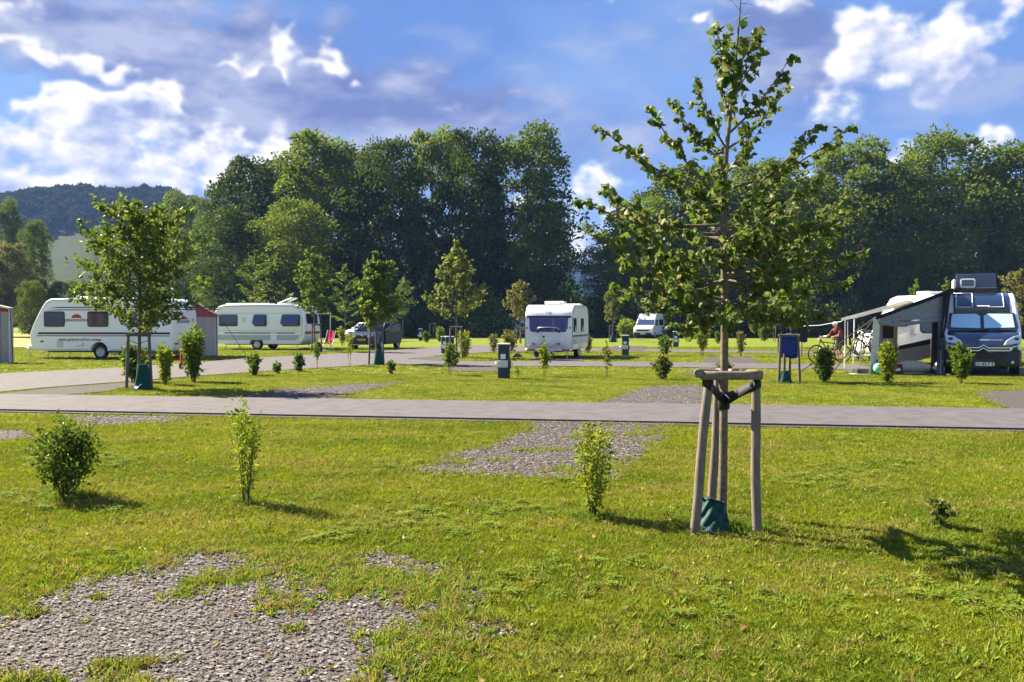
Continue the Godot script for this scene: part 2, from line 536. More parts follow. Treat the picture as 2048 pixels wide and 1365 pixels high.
# ---------------------------------------------------------------- materials
func make_materials() -> void:
	var fine := noise_img(512, 0.09, 4, 1)
	var cell := noise_img(512, 0.05, 2, 2, FastNoiseLite.TYPE_CELLULAR)
	var soft := noise_img(512, 0.012, 4, 3)
	var grainy := noise_img(512, 0.25, 2, 4)
	var g := mat(Color(1, 1, 1), 0.95, 0.0, 0.2)
	g.vertex_color_use_as_albedo = true
	world_tex(g, ramp_tex(512, fine, grainy, [lin(0.055, 0.066, 0.012), lin(0.115, 0.15, 0.018), lin(0.155, 0.195, 0.022), lin(0.20, 0.195, 0.045)], 0.5), 0.55)
	g.heightmap_enabled = true
	g.heightmap_texture = ImageTexture.create_from_image(grainy)
	g.heightmap_scale = 1.5
	M.ground = g
	var a := mat(Color(1, 1, 1), 0.85, 0.0, 0.35)
	world_tex(a, ramp_tex(512, soft, grainy, [lin(0.058, 0.054, 0.062), lin(0.082, 0.077, 0.087), lin(0.098, 0.091, 0.101)], 0.34), 0.3)
	a.heightmap_enabled = true
	a.heightmap_texture = ImageTexture.create_from_image(grainy)
	a.heightmap_scale = 0.4
	M.asphalt = a
	var v := mat(Color(1, 1, 1), 0.9, 0.0, 0.3)
	world_tex(v, ramp_tex(512, cell, grainy, [lin(0.036, 0.032, 0.031), lin(0.07, 0.063, 0.063), lin(0.105, 0.095, 0.095)], 0.5), 0.85)
	v.heightmap_enabled = true
	v.heightmap_texture = ImageTexture.create_from_image(cell)
	v.heightmap_scale = 2.5
	M.gravel = v
	var hay := mat(Color(1, 1, 1), 0.95, 0.0, 0.2)
	world_tex(hay, ramp_tex(512, fine, grainy, [lin(0.20, 0.17, 0.06), lin(0.30, 0.25, 0.085), lin(0.36, 0.30, 0.11)], 0.4), 0.4)
	M.hay = hay
	M.kerb = mat(lin(0.10, 0.09, 0.10), 0.9)
	# weathered round wood: grain drawn out along the log
	var gw := Image.create(128, 512, true, Image.FORMAT_RGB8)
	var wn := FastNoiseLite.new()
	wn.seed = 8; wn.frequency = 0.05; wn.fractal_octaves = 4
	for y in 512:
		for x in 128:
			var s := wn.get_noise_2d(x * 3.2, y * 0.16) * 0.7 + wn.get_noise_2d(x * 9.0 + 300, y * 0.5) * 0.35
			var kn := wn.get_noise_2d(x * 0.9 + 900, y * 0.35)
			var c := lin(0.105, 0.088, 0.078).lerp(lin(0.235, 0.205, 0.18), clampf(0.5 + s, 0, 1))
			if kn > 0.42: c = c.lerp(lin(0.10, 0.07, 0.05), clampf((kn - 0.42) * 7.0, 0, 0.8))
			gw.set_pixel(x, y, c)
	gw.generate_mipmaps()
	var wood_t := ImageTexture.create_from_image(gw)
	M.log = mat(Color(1, 1, 1), 0.8, 0.0, 0.3)
	M.log.albedo_texture = wood_t
	M.log.uv1_triplanar = true
	M.log.uv1_scale = Vector3(4.0, 0.8, 4.0)
	M.log_lying = M.log.duplicate()
	M.log_lying.uv1_scale = Vector3(0.8, 4.0, 0.8)
	M.stake = mat(lin(0.10, 0.083, 0.075), 0.85)
	var bark := mat(Color(1, 1, 1), 0.9, 0.0, 0.2)
	world_tex(bark, ramp_tex(256, noise_img(256, 0.03, 4, 9), noise_img(256, 0.2, 2, 10), [lin(0.07, 0.06, 0.045), lin(0.14, 0.12, 0.095), lin(0.19, 0.165, 0.13)], 0.3), 2.2, false)
	M.bark = bark
	M.twig = mat(lin(0.06, 0.042, 0.035), 0.85)
	M.stem = mat(lin(0.10, 0.085, 0.04), 0.85)
	M.leaf = leaf_mat(0.85, 0.5)
	M.leaf_far = leaf_mat(0.5, 0.6)
	M.leaf_soft = leaf_mat(0.9, 0.5)
	M.blade = leaf_mat(0.8, 0.6)
	# paint, glass, cloth and the like
	M.white = mat(lin(0.80, 0.81, 0.82), 0.32)
	M.white.clearcoat_enabled = true
	M.white.clearcoat = 0.5
	M.white.clearcoat_roughness = 0.12
	M.cream = mat(lin(0.76, 0.75, 0.70), 0.38)
	M.silver = mat(lin(0.42, 0.43, 0.45), 0.4, 0.2)
	M.palegrey = mat(lin(0.55, 0.56, 0.57), 0.5)
	M.navy = mat(lin(0.010, 0.022, 0.065), 0.28)
	M.navy.clearcoat_enabled = true
	M.navy.clearcoat = 1.0
	M.navy.clearcoat_roughness = 0.04
	M.carblue = mat(lin(0.010, 0.020, 0.045), 0.35, 0.0, 0.4)
	M.carblue.clearcoat_enabled = true
	M.carblue.clearcoat = 0.8
	M.carblue.clearcoat_roughness = 0.03
	M.stripe_dark = mat(lin(0.018, 0.017, 0.045), 0.45)
	M.stripe_red = mat(lin(0.25, 0.012, 0.03), 0.45)
	M.red = mat(lin(0.42, 0.012, 0.025), 0.5)
	M.lamp_red = mat(lin(0.36, 0.008, 0.012), 0.2)
	M.glass = mat(lin(0.012, 0.014, 0.022), 0.06, 0.0, 0.6)
	M.glass_blue = mat(lin(0.035, 0.055, 0.12), 0.08, 0.0, 0.6)
	M.clear_glass = mat(Color(0.25, 0.32, 0.38, 0.3), 0.04, 0.0, 0.6)
	M.clear_glass.transparency = BaseMaterial3D.TRANSPARENCY_ALPHA
	M.shield = mat(lin(0.42, 0.60, 0.70), 0.35, 0.25)
	M.curtain = mat(lin(0.07, 0.075, 0.26), 0.7)
	M.rubber = mat(lin(0.012, 0.012, 0.013), 0.85)
	M.trim = mat(lin(0.018, 0.019, 0.022), 0.6)
	M.metal = mat(lin(0.55, 0.56, 0.58), 0.32, 0.9)
	M.chrome = mat(lin(0.75, 0.77, 0.80), 0.12, 1.0)
	M.lamp_clear = mat(lin(0.62, 0.66, 0.70), 0.08, 0.25, 0.7)
	M.under = mat(lin(0.02, 0.02, 0.02), 0.9)
	M.plate_white = mat(lin(0.72, 0.74, 0.76), 0.5)
	M.plate_yellow = mat(lin(0.62, 0.30, 0.015), 0.5)
	M.teal = mat(lin(0.006, 0.020, 0.032), 0.55)
	M.cap = mat(lin(0.62, 0.66, 0.66), 0.45)
	M.bag = mat(lin(0.003, 0.045, 0.038), 0.6, 0.0, 0.3)
	M.strap = mat(lin(0.004, 0.007, 0.018), 0.75)
	var weave := noise_img(256, 0.03, 4, 15)
	for q in [["tent", [lin(0.24, 0.225, 0.235), lin(0.36, 0.34, 0.345)]], ["tent_red", [lin(0.24, 0.03, 0.045), lin(0.33, 0.045, 0.06)]], ["tent_pale", [lin(0.50, 0.49, 0.46), lin(0.66, 0.64, 0.60)]],
			["tent_blue", [lin(0.15, 0.165, 0.21), lin(0.24, 0.26, 0.32)]], ["canvas", [lin(0.46, 0.40, 0.31), lin(0.60, 0.54, 0.43)]], ["brown_cloth", [lin(0.05, 0.028, 0.03), lin(0.085, 0.05, 0.052)]],
			["towel_blue", [lin(0.010, 0.026, 0.15), lin(0.02, 0.05, 0.24)]], ["cloth_dark", [lin(0.006, 0.007, 0.014), lin(0.018, 0.019, 0.03)]], ["chair_red", [lin(0.30, 0.006, 0.045), lin(0.42, 0.012, 0.07)]]]:
		var cm := mat(Color(1, 1, 1), 0.9, 0.0, 0.25)
		world_tex(cm, ramp_tex(256, weave, noise_img(256, 0.3, 2, 16), q[1], 0.05), 0.9, false)
		cm.rim_enabled = true
		cm.rim = 0.3
		M[q[0]] = cm
	M.skin = mat(lin(0.45, 0.25, 0.18), 0.6)

# ---------------------------------------------------------------- ground, roads, gravel
var roads := []
var pads := []

func rough(p: Array, step: float, amp: float, seed_: int) -> PackedVector2Array:
	var n := FastNoiseLite.new()
	n.seed = seed_
	n.frequency = 0.9
	n.fractal_octaves = 3
	var out := PackedVector2Array()
	for i in p.size():
		var a: Vector2 = p[i]
		var b: Vector2 = p[(i + 1) % p.size()]
		var k := maxi(1, int(a.distance_to(b) / step))
		for j in k:
			var q := a.lerp(b, float(j) / k)
			out.append(q + Vector2(n.get_noise_2d(q.x, q.y), n.get_noise_2d(q.x + 50, q.y)) * amp)
	return out

func slab(p: PackedVector2Array, y0: float, y1: float) -> ArrayMesh:
	var q := PackedVector2Array()
	for v in p: q.append(Vector2(v.x, -v.y))
	var s := Shape.new()
	s.plate(q, y1 - y0, Transform3D(Basis(Vector3.RIGHT, Vector3(0, 0, -1), Vector3.UP), Vector3(0, y0, 0)))
	return s.mesh()

func steps(lo: float, hi: float, near_lo: float, near_hi: float, d: float) -> Array:
	var a := []
	var x := near_lo
	var k := d
	while x > lo:
		k *= 1.35
		x -= k
		a.push_front(maxf(x, lo))
	x = near_lo
	while x < near_hi:
		a.append(x)
		x += d
	k = d
	while x < hi:
		a.append(x)
		k *= 1.35
		x += k
	a.append(hi)
	return a

func lawn_tint(x: float, z: float) -> Color:
	var a := cap_noise.get_noise_2d(x * 1.6, z * 3.2)
	var b := cap_noise.get_noise_2d(x * 6.0 + 70, z * 9.0)
	var dry := clampf(a * 1.2 + b * 0.5 + 0.22, 0, 1)
	return Color(1.0 + dry * 0.30, 1.0 + dry * 0.06, 1.0 + dry * 0.2)

func ground_and_roads() -> void:
	var xs := steps(-2200, 2200, -60, 60, 1.5)
	var zs := steps(-2600, 60, -130, 0, 1.5)
	var v := PackedVector3Array()
	var c := PackedColorArray()
	var nr := PackedVector3Array()
	var ix := PackedInt32Array()
	for j in zs.size():
		for i in xs.size():
			v.append(Vector3(xs[i], 0, zs[j]))
			nr.append(Vector3.UP)
			var t := lawn_tint(xs[i], zs[j])
			c.append(t)
	var w := xs.size()
	for j in zs.size() - 1:
		for i in w - 1:
			var k := j * w + i
			ix.append_array(PackedInt32Array([k, k + 1, k + w + 1, k, k + w + 1, k + w]))
	var a := []
	a.resize(Mesh.ARRAY_MAX)
	a[Mesh.ARRAY_VERTEX] = v
	a[Mesh.ARRAY_NORMAL] = nr
	a[Mesh.ARRAY_COLOR] = c
	a[Mesh.ARRAY_INDEX] = ix
	var gm := ArrayMesh.new()
	gm.add_surface_from_arrays(Mesh.PRIMITIVE_TRIANGLES, a)
	setting("ground", gm, M.ground)
	setting("meadow", slab(rough([Vector2(-95, -64), Vector2(-32, -61), Vector2(-27, -72), Vector2(-30, -100), Vector2(-40, -135), Vector2(-150, -140), Vector2(-170, -80)], 3.0, 1.2, 91), -0.05, 0.006), M.hay)
	# the road that crosses in front
	var r1 := poly([Vector2(-32, -21.2), Vector2(32, -9.4), Vector2(32, -13.1), Vector2(-32, -24.3)])
	var r1_near := [Vector2(-32, -21.2), Vector2(32, -9.4)]
	var o := setting("road", slab(r1, -0.05, 0.055), M.asphalt, "grey asphalt road crossing in front of the campsite")
	var ks := Shape.new()
	var dir: Vector2 = (r1_near[1] - r1_near[0]).normalized()
	var nd := Vector2(-dir.y, dir.x)
	var mid: Vector2 = (r1_near[0] + r1_near[1]) / 2 + nd * 0.06
	ks.box(Vector3(mid.x, -0.01, mid.y), Vector3(66, 0.075, 0.06), 0.008, Basis(Vector3.UP, -atan2(dir.y, dir.x)))
	part("edging", ks.mesh(), M.kerb, o)
	roads.append(rough([Vector2(-32, -20.98), Vector2(32, -9.16), Vector2(32, -13.15), Vector2(-32, -24.35)], 1.0, 0.06, 3))
	# the road that branches off between the caravans
	var r2 := poly([Vector2(-24, -16.5), Vector2(-11.703, -21.714), Vector2(-11.442, -23.03), Vector2(-10.353, -25.546), Vector2(-9.331, -28.411), Vector2(-7.733, -31.667), Vector2(-4.8, -36.627), Vector2(-3.016, -34.943), Vector2(3.905, -34.35), Vector2(11.385, -32), Vector2(15.457, -28.679), Vector2(30, -24), Vector2(30, -29), Vector2(17.43, -32.34),
		Vector2(12.725, -35.765), Vector2(4.375, -38.481), Vector2(-2.954, -38.974), Vector2(-4.581, -41.644), Vector2(-3.491, -46.061), Vector2(-0.662, -52.414), Vector2(3.537, -53.333), Vector2(14.865, -49.032), Vector2(45, -49), Vector2(45, -53), Vector2(15.89, -52.414), Vector2(3.953, -59.608), Vector2(-0.853, -67.556), Vector2(-4.313, -66.087), Vector2(-6.038, -57.358), Vector2(-7.947, -50.667), Vector2(-10.182, -46.061), Vector2(-11.269, -43.429), Vector2(-12.41, -38.974), Vector2(-13.785, -33.407), Vector2(-15.907, -29.515), Vector2(-30, -27)])
	setting("road", slab(r2, -0.05, 0.026), M.asphalt, "grey asphalt lane winding between the caravans")
	roads.append(r2)
	# gravel pitches
	for q in [[Vector2(-3.364, -4.72), Vector2(-2.777, -5.153), Vector2(-2.669, -5.672), Vector2(-2.507, -6.154), Vector2(-2.265, -6.58), Vector2(-1.593, -6.524), Vector2(-1.044, -6.524), Vector2(-0.436, -6.179), Vector2(-0.114, -5.537), Vector2(-0.061, -4.795), Vector2(-0.217, -4.38), Vector2(-0.497, -4.032), Vector2(-0.7, -3.4), Vector2(-3.4, -3.2)],
			[Vector2(-1.211, -10.27), Vector2(-0.161, -12.773), Vector2(0.368, -15.2), Vector2(2.493, -14.757), Vector2(2.015, -12.72), Vector2(1.105, -9.5), Vector2(0.387, -9.682), Vector2(-0.379, -9.744)],
			[Vector2(-7.735, -16.257), Vector2(-5.255, -16), Vector2(-5.497, -15.05), Vector2(-6.552, -14.408)], [Vector2(-8.942, -13.881), Vector2(-7.215, -14.074), Vector2(-6.523, -12.991), Vector2(-7.698, -12.459)],
			[Vector2(-5.952, -19.363), Vector2(-5.54, -22.687), Vector2(-4.181, -24.516), Vector2(-2.72, -25.333), Vector2(-3.331, -22.687), Vector2(-3.761, -19.363)], [Vector2(1.533, -18.095), Vector2(3.237, -23.566), Vector2(4.775, -24.127), Vector2(4.846, -21.871), Vector2(3.544, -17.674)],
			[Vector2(10.659, -21.871), Vector2(12.848, -22.687), Vector2(9.704, -16.522), Vector2(8.908, -17.079)], [Vector2(5.349, -29.804), Vector2(6.539, -33.043), Vector2(7.501, -32.688), Vector2(6.4, -29.231)], [Vector2(7.328, -37.531), Vector2(9.051, -43.429), Vector2(11.2, -44.706), Vector2(9.658, -36.627)],
			[Vector2(-11.563, -20.267), Vector2(-11.188, -22.519), Vector2(-10.235, -25.124), Vector2(-9.561, -24.918), Vector2(-9.417, -21.714), Vector2(-10.03, -20.403)], [Vector2(-2.21, -31.34), Vector2(-2.005, -34.943), Vector2(-0.255, -34.545), Vector2(-0.388, -30.707)], [Vector2(0.711, -37.531), Vector2(1.183, -44.058), Vector2(3.386, -44.058), Vector2(2.686, -37.531)],
			[Vector2(-4.4, -40), Vector2(-4.155, -45.373), Vector2(-3.107, -44.058), Vector2(-2.954, -38.974)], [Vector2(4.94, -53.333), Vector2(7.013, -64.681), Vector2(9.055, -64.681), Vector2(7.467, -53.333)], [Vector2(10.656, -30.4), Vector2(11.506, -32.34), Vector2(15.282, -31.02), Vector2(14.128, -28.679)]]:
		var p := rough(q, 0.16, 0.30 if pads.size() < 1 else 0.14, 40 + pads.size())
		pads.append(p)
		setting("gravel_pitch", slab(p, -0.04, 0.010 + 0.0012 * pads.size()), M.gravel)

# ---------------------------------------------------------------- hills far behind
func hill_mesh(x0: float, x1: float, z0: float, z1: float, h: Callable, col: Callable, d: float) -> ArrayMesh:
	var st := SurfaceTool.new()
	st.begin(Mesh.PRIMITIVE_TRIANGLES)
	var nx := int((x1 - x0) / d)
	var nz := int((z1 - z0) / d)
	for j in nz + 1:
		for i in nx + 1:
			var x := x0 + i * d
			var z := z0 + j * d
			st.set_color(col.call(x, z))
			st.add_vertex(Vector3(x, h.call(x, z), z))
	for j in nz:
		for i in nx:
			var k := j * (nx + 1) + i
			for t in [k, k + 1, k + nx + 2, k, k + nx + 2, k + nx + 1]: st.add_index(t)
	st.generate_normals()
	return st.commit()

func hill_height(x: float, z: float) -> float:
	# a long ridge that falls away behind the wood
	var along := smoothstep(-150.0, -265.0, x) * (0.93 + 0.07 * smoothstep(-420.0, -290.0, x)) 
	var ridge := 95.0 * along + cap_noise.get_noise_2d(x * 0.06, 4.0) * 5.0
	var up := smoothstep(-440.0, -720.0, z)
	return ridge * up - 1.0

func far_height(x: float, z: float) -> float:
	return (74.0 + cap_noise.get_noise_2d(x * 0.03, 9.0) * 14.0) * smoothstep(-1150.0, -1500.0, z) - 1.0

func hills() -> void:
	var gm := mat(Color(1, 1, 1), 0.95, 0.0, 0.2)
	gm.vertex_color_use_as_albedo = true
	var field := func(x: float, z: float) -> Color:
		var n := cap_noise.get_noise_2d(x * 0.25, z * 0.9) * 0.03
		return Color(0.034 + n * 0.5, 0.05 + n * 0.5, 0.018)
	setting("hill", hill_mesh(-900, -60, -900, -440, hill_height, field, 12.0), gm)
	setting("hill", hill_mesh(-500, 900, -1700, -1150, far_height, field, 25.0), gm)
	# crowns of the far woods: small bushy heads, one mass
	var lv := Leaves.new()
	for i in 420:
		var d := rdir()
		d.y = absf(d.y) * 1.1 - 0.15
		var p := Vector3(d.x * 0.5, d.y * 0.62 + 0.2, d.z * 0.5) * rnd(0.75, 1.0)
		var dir := (d + rdir() * 0.8).normalized()
		lv.leaf(p, dir, perp(dir), rnd(0.14, 0.24), rnd(0.12, 0.2), 0.2, pick([Color(0.9, 0.95, 0.8), Color(1.1, 1.1, 0.9), Color(0.7, 0.8, 0.7)]))
	var head := lv.mesh()
	var xfs := []
	var cols := []
	for i in 8500:
		var x := rnd(-900, -90)
		var z := rnd(-850, -470)
		var edge := -600.0 - 0.55 * (x + 300.0) * 0.5 + cap_noise.get_noise_2d(x * 0.05, z * 0.05) * 30.0
		if x < -215 and x > -420 and z > edge: continue
		var s := rnd(7, 11.5)
		xfs.append(Transform3D(Basis(Vector3.UP, rnd(0, TAU)).scaled(Vector3(s, s * rnd(0.8, 1.15), s)), Vector3(x, hill_height(x, z) + s * 0.1, z)))
		cols.append(pick([Color(0.022, 0.04, 0.018), Color(0.028, 0.046, 0.02), Color(0.036, 0.052, 0.022)]))
	var f := many("hill_forest", head, M.leaf_far, xfs, cols)
	tag(f, "dark blue wooded hill rising beyond the caravans", "forest", "", "stuff")
	xfs = []
	cols = []
	for i in 4200:
		var x := rnd(-450, 850)
		var z := rnd(-1600, -1160)
		var s := rnd(11, 19)
		xfs.append(Transform3D(Basis(Vector3.UP, rnd(0, TAU)).scaled(Vector3(s, s, s)), Vector3(x, far_height(x, z) + s * 0.1, z)))
		cols.append(pick([Color(0.030, 0.055, 0.018), Color(0.038, 0.062, 0.02)]))
	f = many("far_forest", head, M.leaf_far, xfs, cols)
	tag(f, "hazy blue wooded ridge seen through the gap in the trees", "forest", "", "stuff")

# ---------------------------------------------------------------- lawn
func tuft(n: int, rad: float, hmin: float, hmax: float, wid: float, lean: float, cols: Array) -> ArrayMesh:
	var v := PackedVector3Array()
	var c := PackedColorArray()
	var ix := PackedInt32Array()
	for i in n:
		var a := rnd(0, TAU)
		var p := Vector3(cos(a), 0, sin(a)) * rad * sqrt(rng.randf())
		var d := (Vector3(rnd(-1, 1), 0, rnd(-1, 1)) * lean + Vector3.UP).normalized()
		var s := d.cross(rdir()).normalized() * wid * rnd(0.7, 1.3)
		var h := rnd(hmin, hmax)
		var bend := Vector3(rnd(-1, 1), -0.2, rnd(-1, 1)) * h * 0.35
		var k := v.size()
		v.append_array(PackedVector3Array([p - s, p + s, p + d * h * 0.6 - s * 0.8, p + d * h * 0.6 + s * 0.8, p + d * h + bend]))
		var cc := pick(cols, 0.2)
		for j in 5: c.append(cc)
		ix.append_array(PackedInt32Array([k, k + 1, k + 3, k, k + 3, k + 2, k + 2, k + 3, k + 4]))
	var ar := []
	ar.resize(Mesh.ARRAY_MAX)
	ar[Mesh.ARRAY_VERTEX] = v
	ar[Mesh.ARRAY_COLOR] = c
	ar[Mesh.ARRAY_INDEX] = ix
	var m := ArrayMesh.new()
	m.add_surface_from_arrays(Mesh.PRIMITIVE_TRIANGLES, ar)
	return m

func grass_color(x: float, z: float) -> Color:
	var a := cap_noise.get_noise_2d(x * 1.6, z * 3.2)
	var b := cap_noise.get_noise_2d(x * 6.0 + 70, z * 9.0)
	var e := cap_noise.get_noise_2d(x * 2.2 + 300, z * 2.2)
	var dry := clampf(a * 1.7 + b * 1.1 + 0.08 + rnd(-0.25, 0.25), 0, 1)
	var g := Color(0.222, 0.25, 0.021).lerp(Color(0.148, 0.19, 0.017), clampf(0.45 + e * 2.0, 0, 1))
	var c := g.lerp(Color(0.31, 0.265, 0.085), dry * 0.75)
	var k := rnd(0.8, 1.2)
	return Color(c.r * k, c.g * k, c.b * k)

func lawn() -> void:
	var cols := [Color(1, 1, 1), Color(0.85, 1.0, 0.7), Color(1.25, 1.12, 1.0), Color(0.7, 0.8, 0.7)]
	var kinds := []
	for i in 4: kinds.append(tuft(13, 0.045, 0.018, 0.042, 0.0022, 0.9, cols))
	var bands := [[3.3, 6.5, 1150.0, 1.0], [6.5, 10.5, 700.0, 1.2], [10.5, 16.0, 360.0, 1.45], [16.0, 30.0, 120.0, 1.9], [30.0, 62.0, 22.0, 3.0]]
	var stops := []
	stops.append_array(roads)
	stops.append_array(pads)
	var xfs := [[], [], [], []]
	var tints := [[], [], [], []]
	for b in bands:
		var half0: float = 0.62 * b[1] + 0.8
		var n := int((b[1] - b[0]) * half0 * 2.0 * b[2])
		for i in n:
			var z := rnd(b[0], b[1])
			var x := rnd(-half0, half0)
			if absf(x) > 0.62 * z + 0.8: continue
			if inside(Vector2(x, -z), stops): continue
			var k := rng.randi() % 4
			var s: float = b[3] * rnd(0.75, 1.3)
			var hy := s * rnd(0.75, 1.25) * (1.0 if b[3] < 1.6 else 0.62)
			xfs[k].append(Transform3D(Basis(Vector3.UP, rnd(0, TAU)).scaled(Vector3(s, hy, s)), Vector3(x, 0, -z)))
			tints[k].append(grass_color(x, z))
	for k in 4:
		var o := many("lawn_grass", kinds[k], M.blade, xfs[k], tints[k])
		tag(o, "short mown yellow-green lawn grass", "grass", "lawn grass", "stuff")

func gravel_and_weeds() -> void:
	# stones
	var kinds := []
	for i in 3:
		var s := Shape.new()
		var ring := []
		for k in 6:
			var a := TAU * k / 6.0 + rnd(-0.3, 0.3)
			ring.append(Vector3(cos(a) * rnd(0.7, 1.1), rnd(-0.1, 0.12), sin(a) * rnd(0.6, 0.95)))
		var top := [Vector3(rnd(-0.3, 0.0), rnd(0.3, 0.5), rnd(-0.2, 0.2)), Vector3(rnd(0.1, 0.4), rnd(0.25, 0.45), rnd(-0.2, 0.2))]
		for k in 6:
			var p: Vector3 = ring[k]
			var q: Vector3 = ring[(k + 1) % 6]
			s.to(p, q, top[0] if (p + q).x < 0 else top[1], p + q + Vector3.UP)
			s.to(p, q, Vector3(0, -0.45, 0), p + q - Vector3.UP)
			if ((p + q).x < 0) != ((q + ring[(k + 2) % 6]).x < 0): s.to(q, top[0], top[1], q + Vector3.UP)
		kinds.append(s.mesh())
	var sm := mat(Color(1, 1, 1), 0.8, 0.0, 0.35)
	sm.vertex_color_use_as_albedo = true
	var cols := [Color(0.115, 0.104, 0.108), Color(0.15, 0.136, 0.142), Color(0.06, 0.054, 0.057), Color(0.225, 0.205, 0.21), Color(0.10, 0.088, 0.082), Color(0.13, 0.113, 0.104)]
	var xfs := [[], [], []]
	var tints := [[], [], []]
	var dens := [3000.0, 900.0, 420.0, 200.0, 160.0, 200.0]
	for i in 6:
		var p: PackedVector2Array = pads[i]
		var lo := p[0]
		var hi := p[0]
		for v in p:
			lo = lo.min(v)
			hi = hi.max(v)
		var n := int((hi.x - lo.x) * (hi.y - lo.y) * dens[i])
		for k in n:
			var q := Vector2(rnd(lo.x, hi.x), rnd(lo.y, hi.y))
			if absf(q.x) > 0.62 * -q.y + 0.8 or not Geometry2D.is_point_in_polygon(q, p): continue
			var s: float = (0.005 + 0.012 * rng.randf() ** 2.0) * (1.0 if i == 0 else 1.5 if i == 1 else 2.0)
			var j := rng.randi() % 3
			var bs := Basis(Vector3.UP, rnd(0, TAU)) * Basis(Vector3.RIGHT, rnd(-0.5, 0.5))
			xfs[j].append(Transform3D(bs.scaled(Vector3(s, s * rnd(0.35, 0.7), s)), Vector3(q.x, 0.016 + rnd(0, 0.006), q.y)))
			tints[j].append(pick(cols, 0.2))
	for j in 3:
		var o := many("gravel", kinds[j], sm, xfs[j], tints[j])
		tag(o, "loose grey gravel chips on the pitches", "gravel", "gravel chips", "stuff")
	# broad-leaved weeds: rosettes in the lawn and tufts that creep over the gravel
	var lv := Leaves.new()
	for i in 9:
		var a := TAU * i / 9.0 + rnd(-0.4, 0.4)
		var dir := Vector3(cos(a), rnd(0.35, 1.1), sin(a)).normalized()
		lv.leaf(Vector3(cos(a), 0, sin(a)) * 0.004, dir, dir.cross(Vector3.UP).normalized(), rnd(0.03, 0.06), rnd(0.013, 0.024), 0.25, pick([Color(1, 1, 1), Color(0.85, 0.95, 0.8)]))
	var ros := lv.mesh()
	var cl := Leaves.new()
	for i in 22:
		var p := Vector3(rnd(-0.05, 0.05), rnd(0.015, 0.045), rnd(-0.05, 0.05))
		for k in 3:
			var a := TAU * k / 3.0 + i
			var dir := Vector3(cos(a), rnd(-0.1, 0.3), sin(a)).normalized()
			cl.leaf(p, dir, dir.cross(Vector3.UP).normalized(), 0.015, 0.016, 0.1, pick([Color(1, 1, 1), Color(0.8, 0.9, 0.8)]))
	var clover := cl.mesh()
	var tall := tuft(16, 0.03, 0.04, 0.10, 0.0034, 0.8, [Color(1, 1, 1), Color(0.8, 0.9, 0.7), Color(1.3, 1.2, 1.0)])
	var rx := [[], [], []]
	var rc := [[], [], []]
	var wn := FastNoiseLite.new()
	wn.seed = 51
	wn.frequency = 0.55
	wn.fractal_octaves = 3
	for i in 60000:
		var z := 3.4 + 13.0 * rng.randf() ** 1.15
		var x := rnd(-1, 1) * (0.62 * z + 0.8)
		var q := Vector2(x, -z)
		if inside(q, [roads[0]]): continue
		var on_pad := inside(q, pads)
		var k := wn.get_noise_2d(x, z)
		var kind := 0
		if on_pad:
			var edge := false
			for p in pads.slice(0, 3):
				if Geometry2D.is_point_in_polygon(q, p):
					for e in [Vector2(0.22, 0), Vector2(-0.22, 0), Vector2(0, 0.3), Vector2(0, -0.3)]:
						if not Geometry2D.is_point_in_polygon(q + e, p): edge = true
			if not (k > 0.30 and rng.randf() < 0.5 or edge and k > -0.15 and rng.randf() < 0.35 or rng.randf() < 0.006): continue
			kind = 2 if rng.randf() < 0.6 else 0
		else:
			if rng.randf() > 0.10 + maxf(k, 0.0) * 0.55: continue
			kind = 1 if k > 0.25 and rng.randf() < 0.35 else (0 if rng.randf() < 0.55 else 2)
		var s := rnd(0.6, 1.2) * (1.0 if not on_pad else 0.9)
		rx[kind].append(Transform3D(Basis(Vector3.UP, rnd(0, TAU)).scaled(Vector3(s, s * (0.75 if kind == 2 else 1.0), s)), Vector3(x, 0.012 if on_pad else 0.004, -z)))
		rc[kind].append(pick([Color(0.15, 0.215, 0.024), Color(0.18, 0.24, 0.028), Color(0.23, 0.265, 0.035)] if kind != 2 else [Color(0.16, 0.22, 0.03), Color(0.22, 0.24, 0.045), Color(0.27, 0.22, 0.08)], 0.15))
	# ragged grass fringe round the gravel, thick clumps where it is being overgrown
	for j in 7:
		var p: PackedVector2Array = pads[j]
		for i in p.size():
			var e := p[i]
			if absf(e.x) > -e.y * 0.62 + 0.8: continue
			for k in (9 if j < 1 else 3):
				var kind := 2 if rng.randf() < 0.55 else 0
				var s := rnd(0.55, 1.15)
				rx[kind].append(Transform3D(Basis(Vector3.UP, rnd(0, TAU)).scaled(Vector3(s, s * (0.7 if kind == 2 else 1.0), s)), Vector3(e.x + rng.randfn(0, 0.09), 0.008, e.y + rng.randfn(0, 0.09))))
				rc[kind].append(pick([Color(0.15, 0.21, 0.024), Color(0.21, 0.25, 0.035), Color(0.24, 0.22, 0.06)], 0.2))
	for q in [[440, 1165, 0.16, 70], [510, 1160, 0.14, 60], [395, 1180, 0.12, 50], [620, 1150, 0.2, 90], [720, 1160, 0.22, 110], [800, 1175, 0.2, 110], [860, 1205, 0.2, 130], [900, 1250, 0.2, 130], [800, 1290, 0.14, 90], [880, 1310, 0.18, 130], [700, 1190, 0.12, 50], [350, 1200, 0.08, 20], [210, 1345, 0.06, 22], [260, 1350, 0.05, 14], [290, 1340, 0.05, 14], [60, 1240, 0.05, 14], [190, 1205, 0.04, 10], [780, 1340, 0.12, 60], [590, 1270, 0.05, 10], [310, 1130, 0.12, 40], [560, 1125, 0.22, 90], [660, 1130, 0.2, 80],
			[1060, 905, 0.2, 40], [1290, 870, 0.3, 60], [1230, 935, 0.25, 60], [1130, 945, 0.25, 50], [900, 930, 0.15, 30], [1000, 925, 0.12, 20], [1150, 880, 0.12, 20], [1040, 860, 0.2, 40]]:
		var z: float = 3040.0 / (q[1] - 646.0)
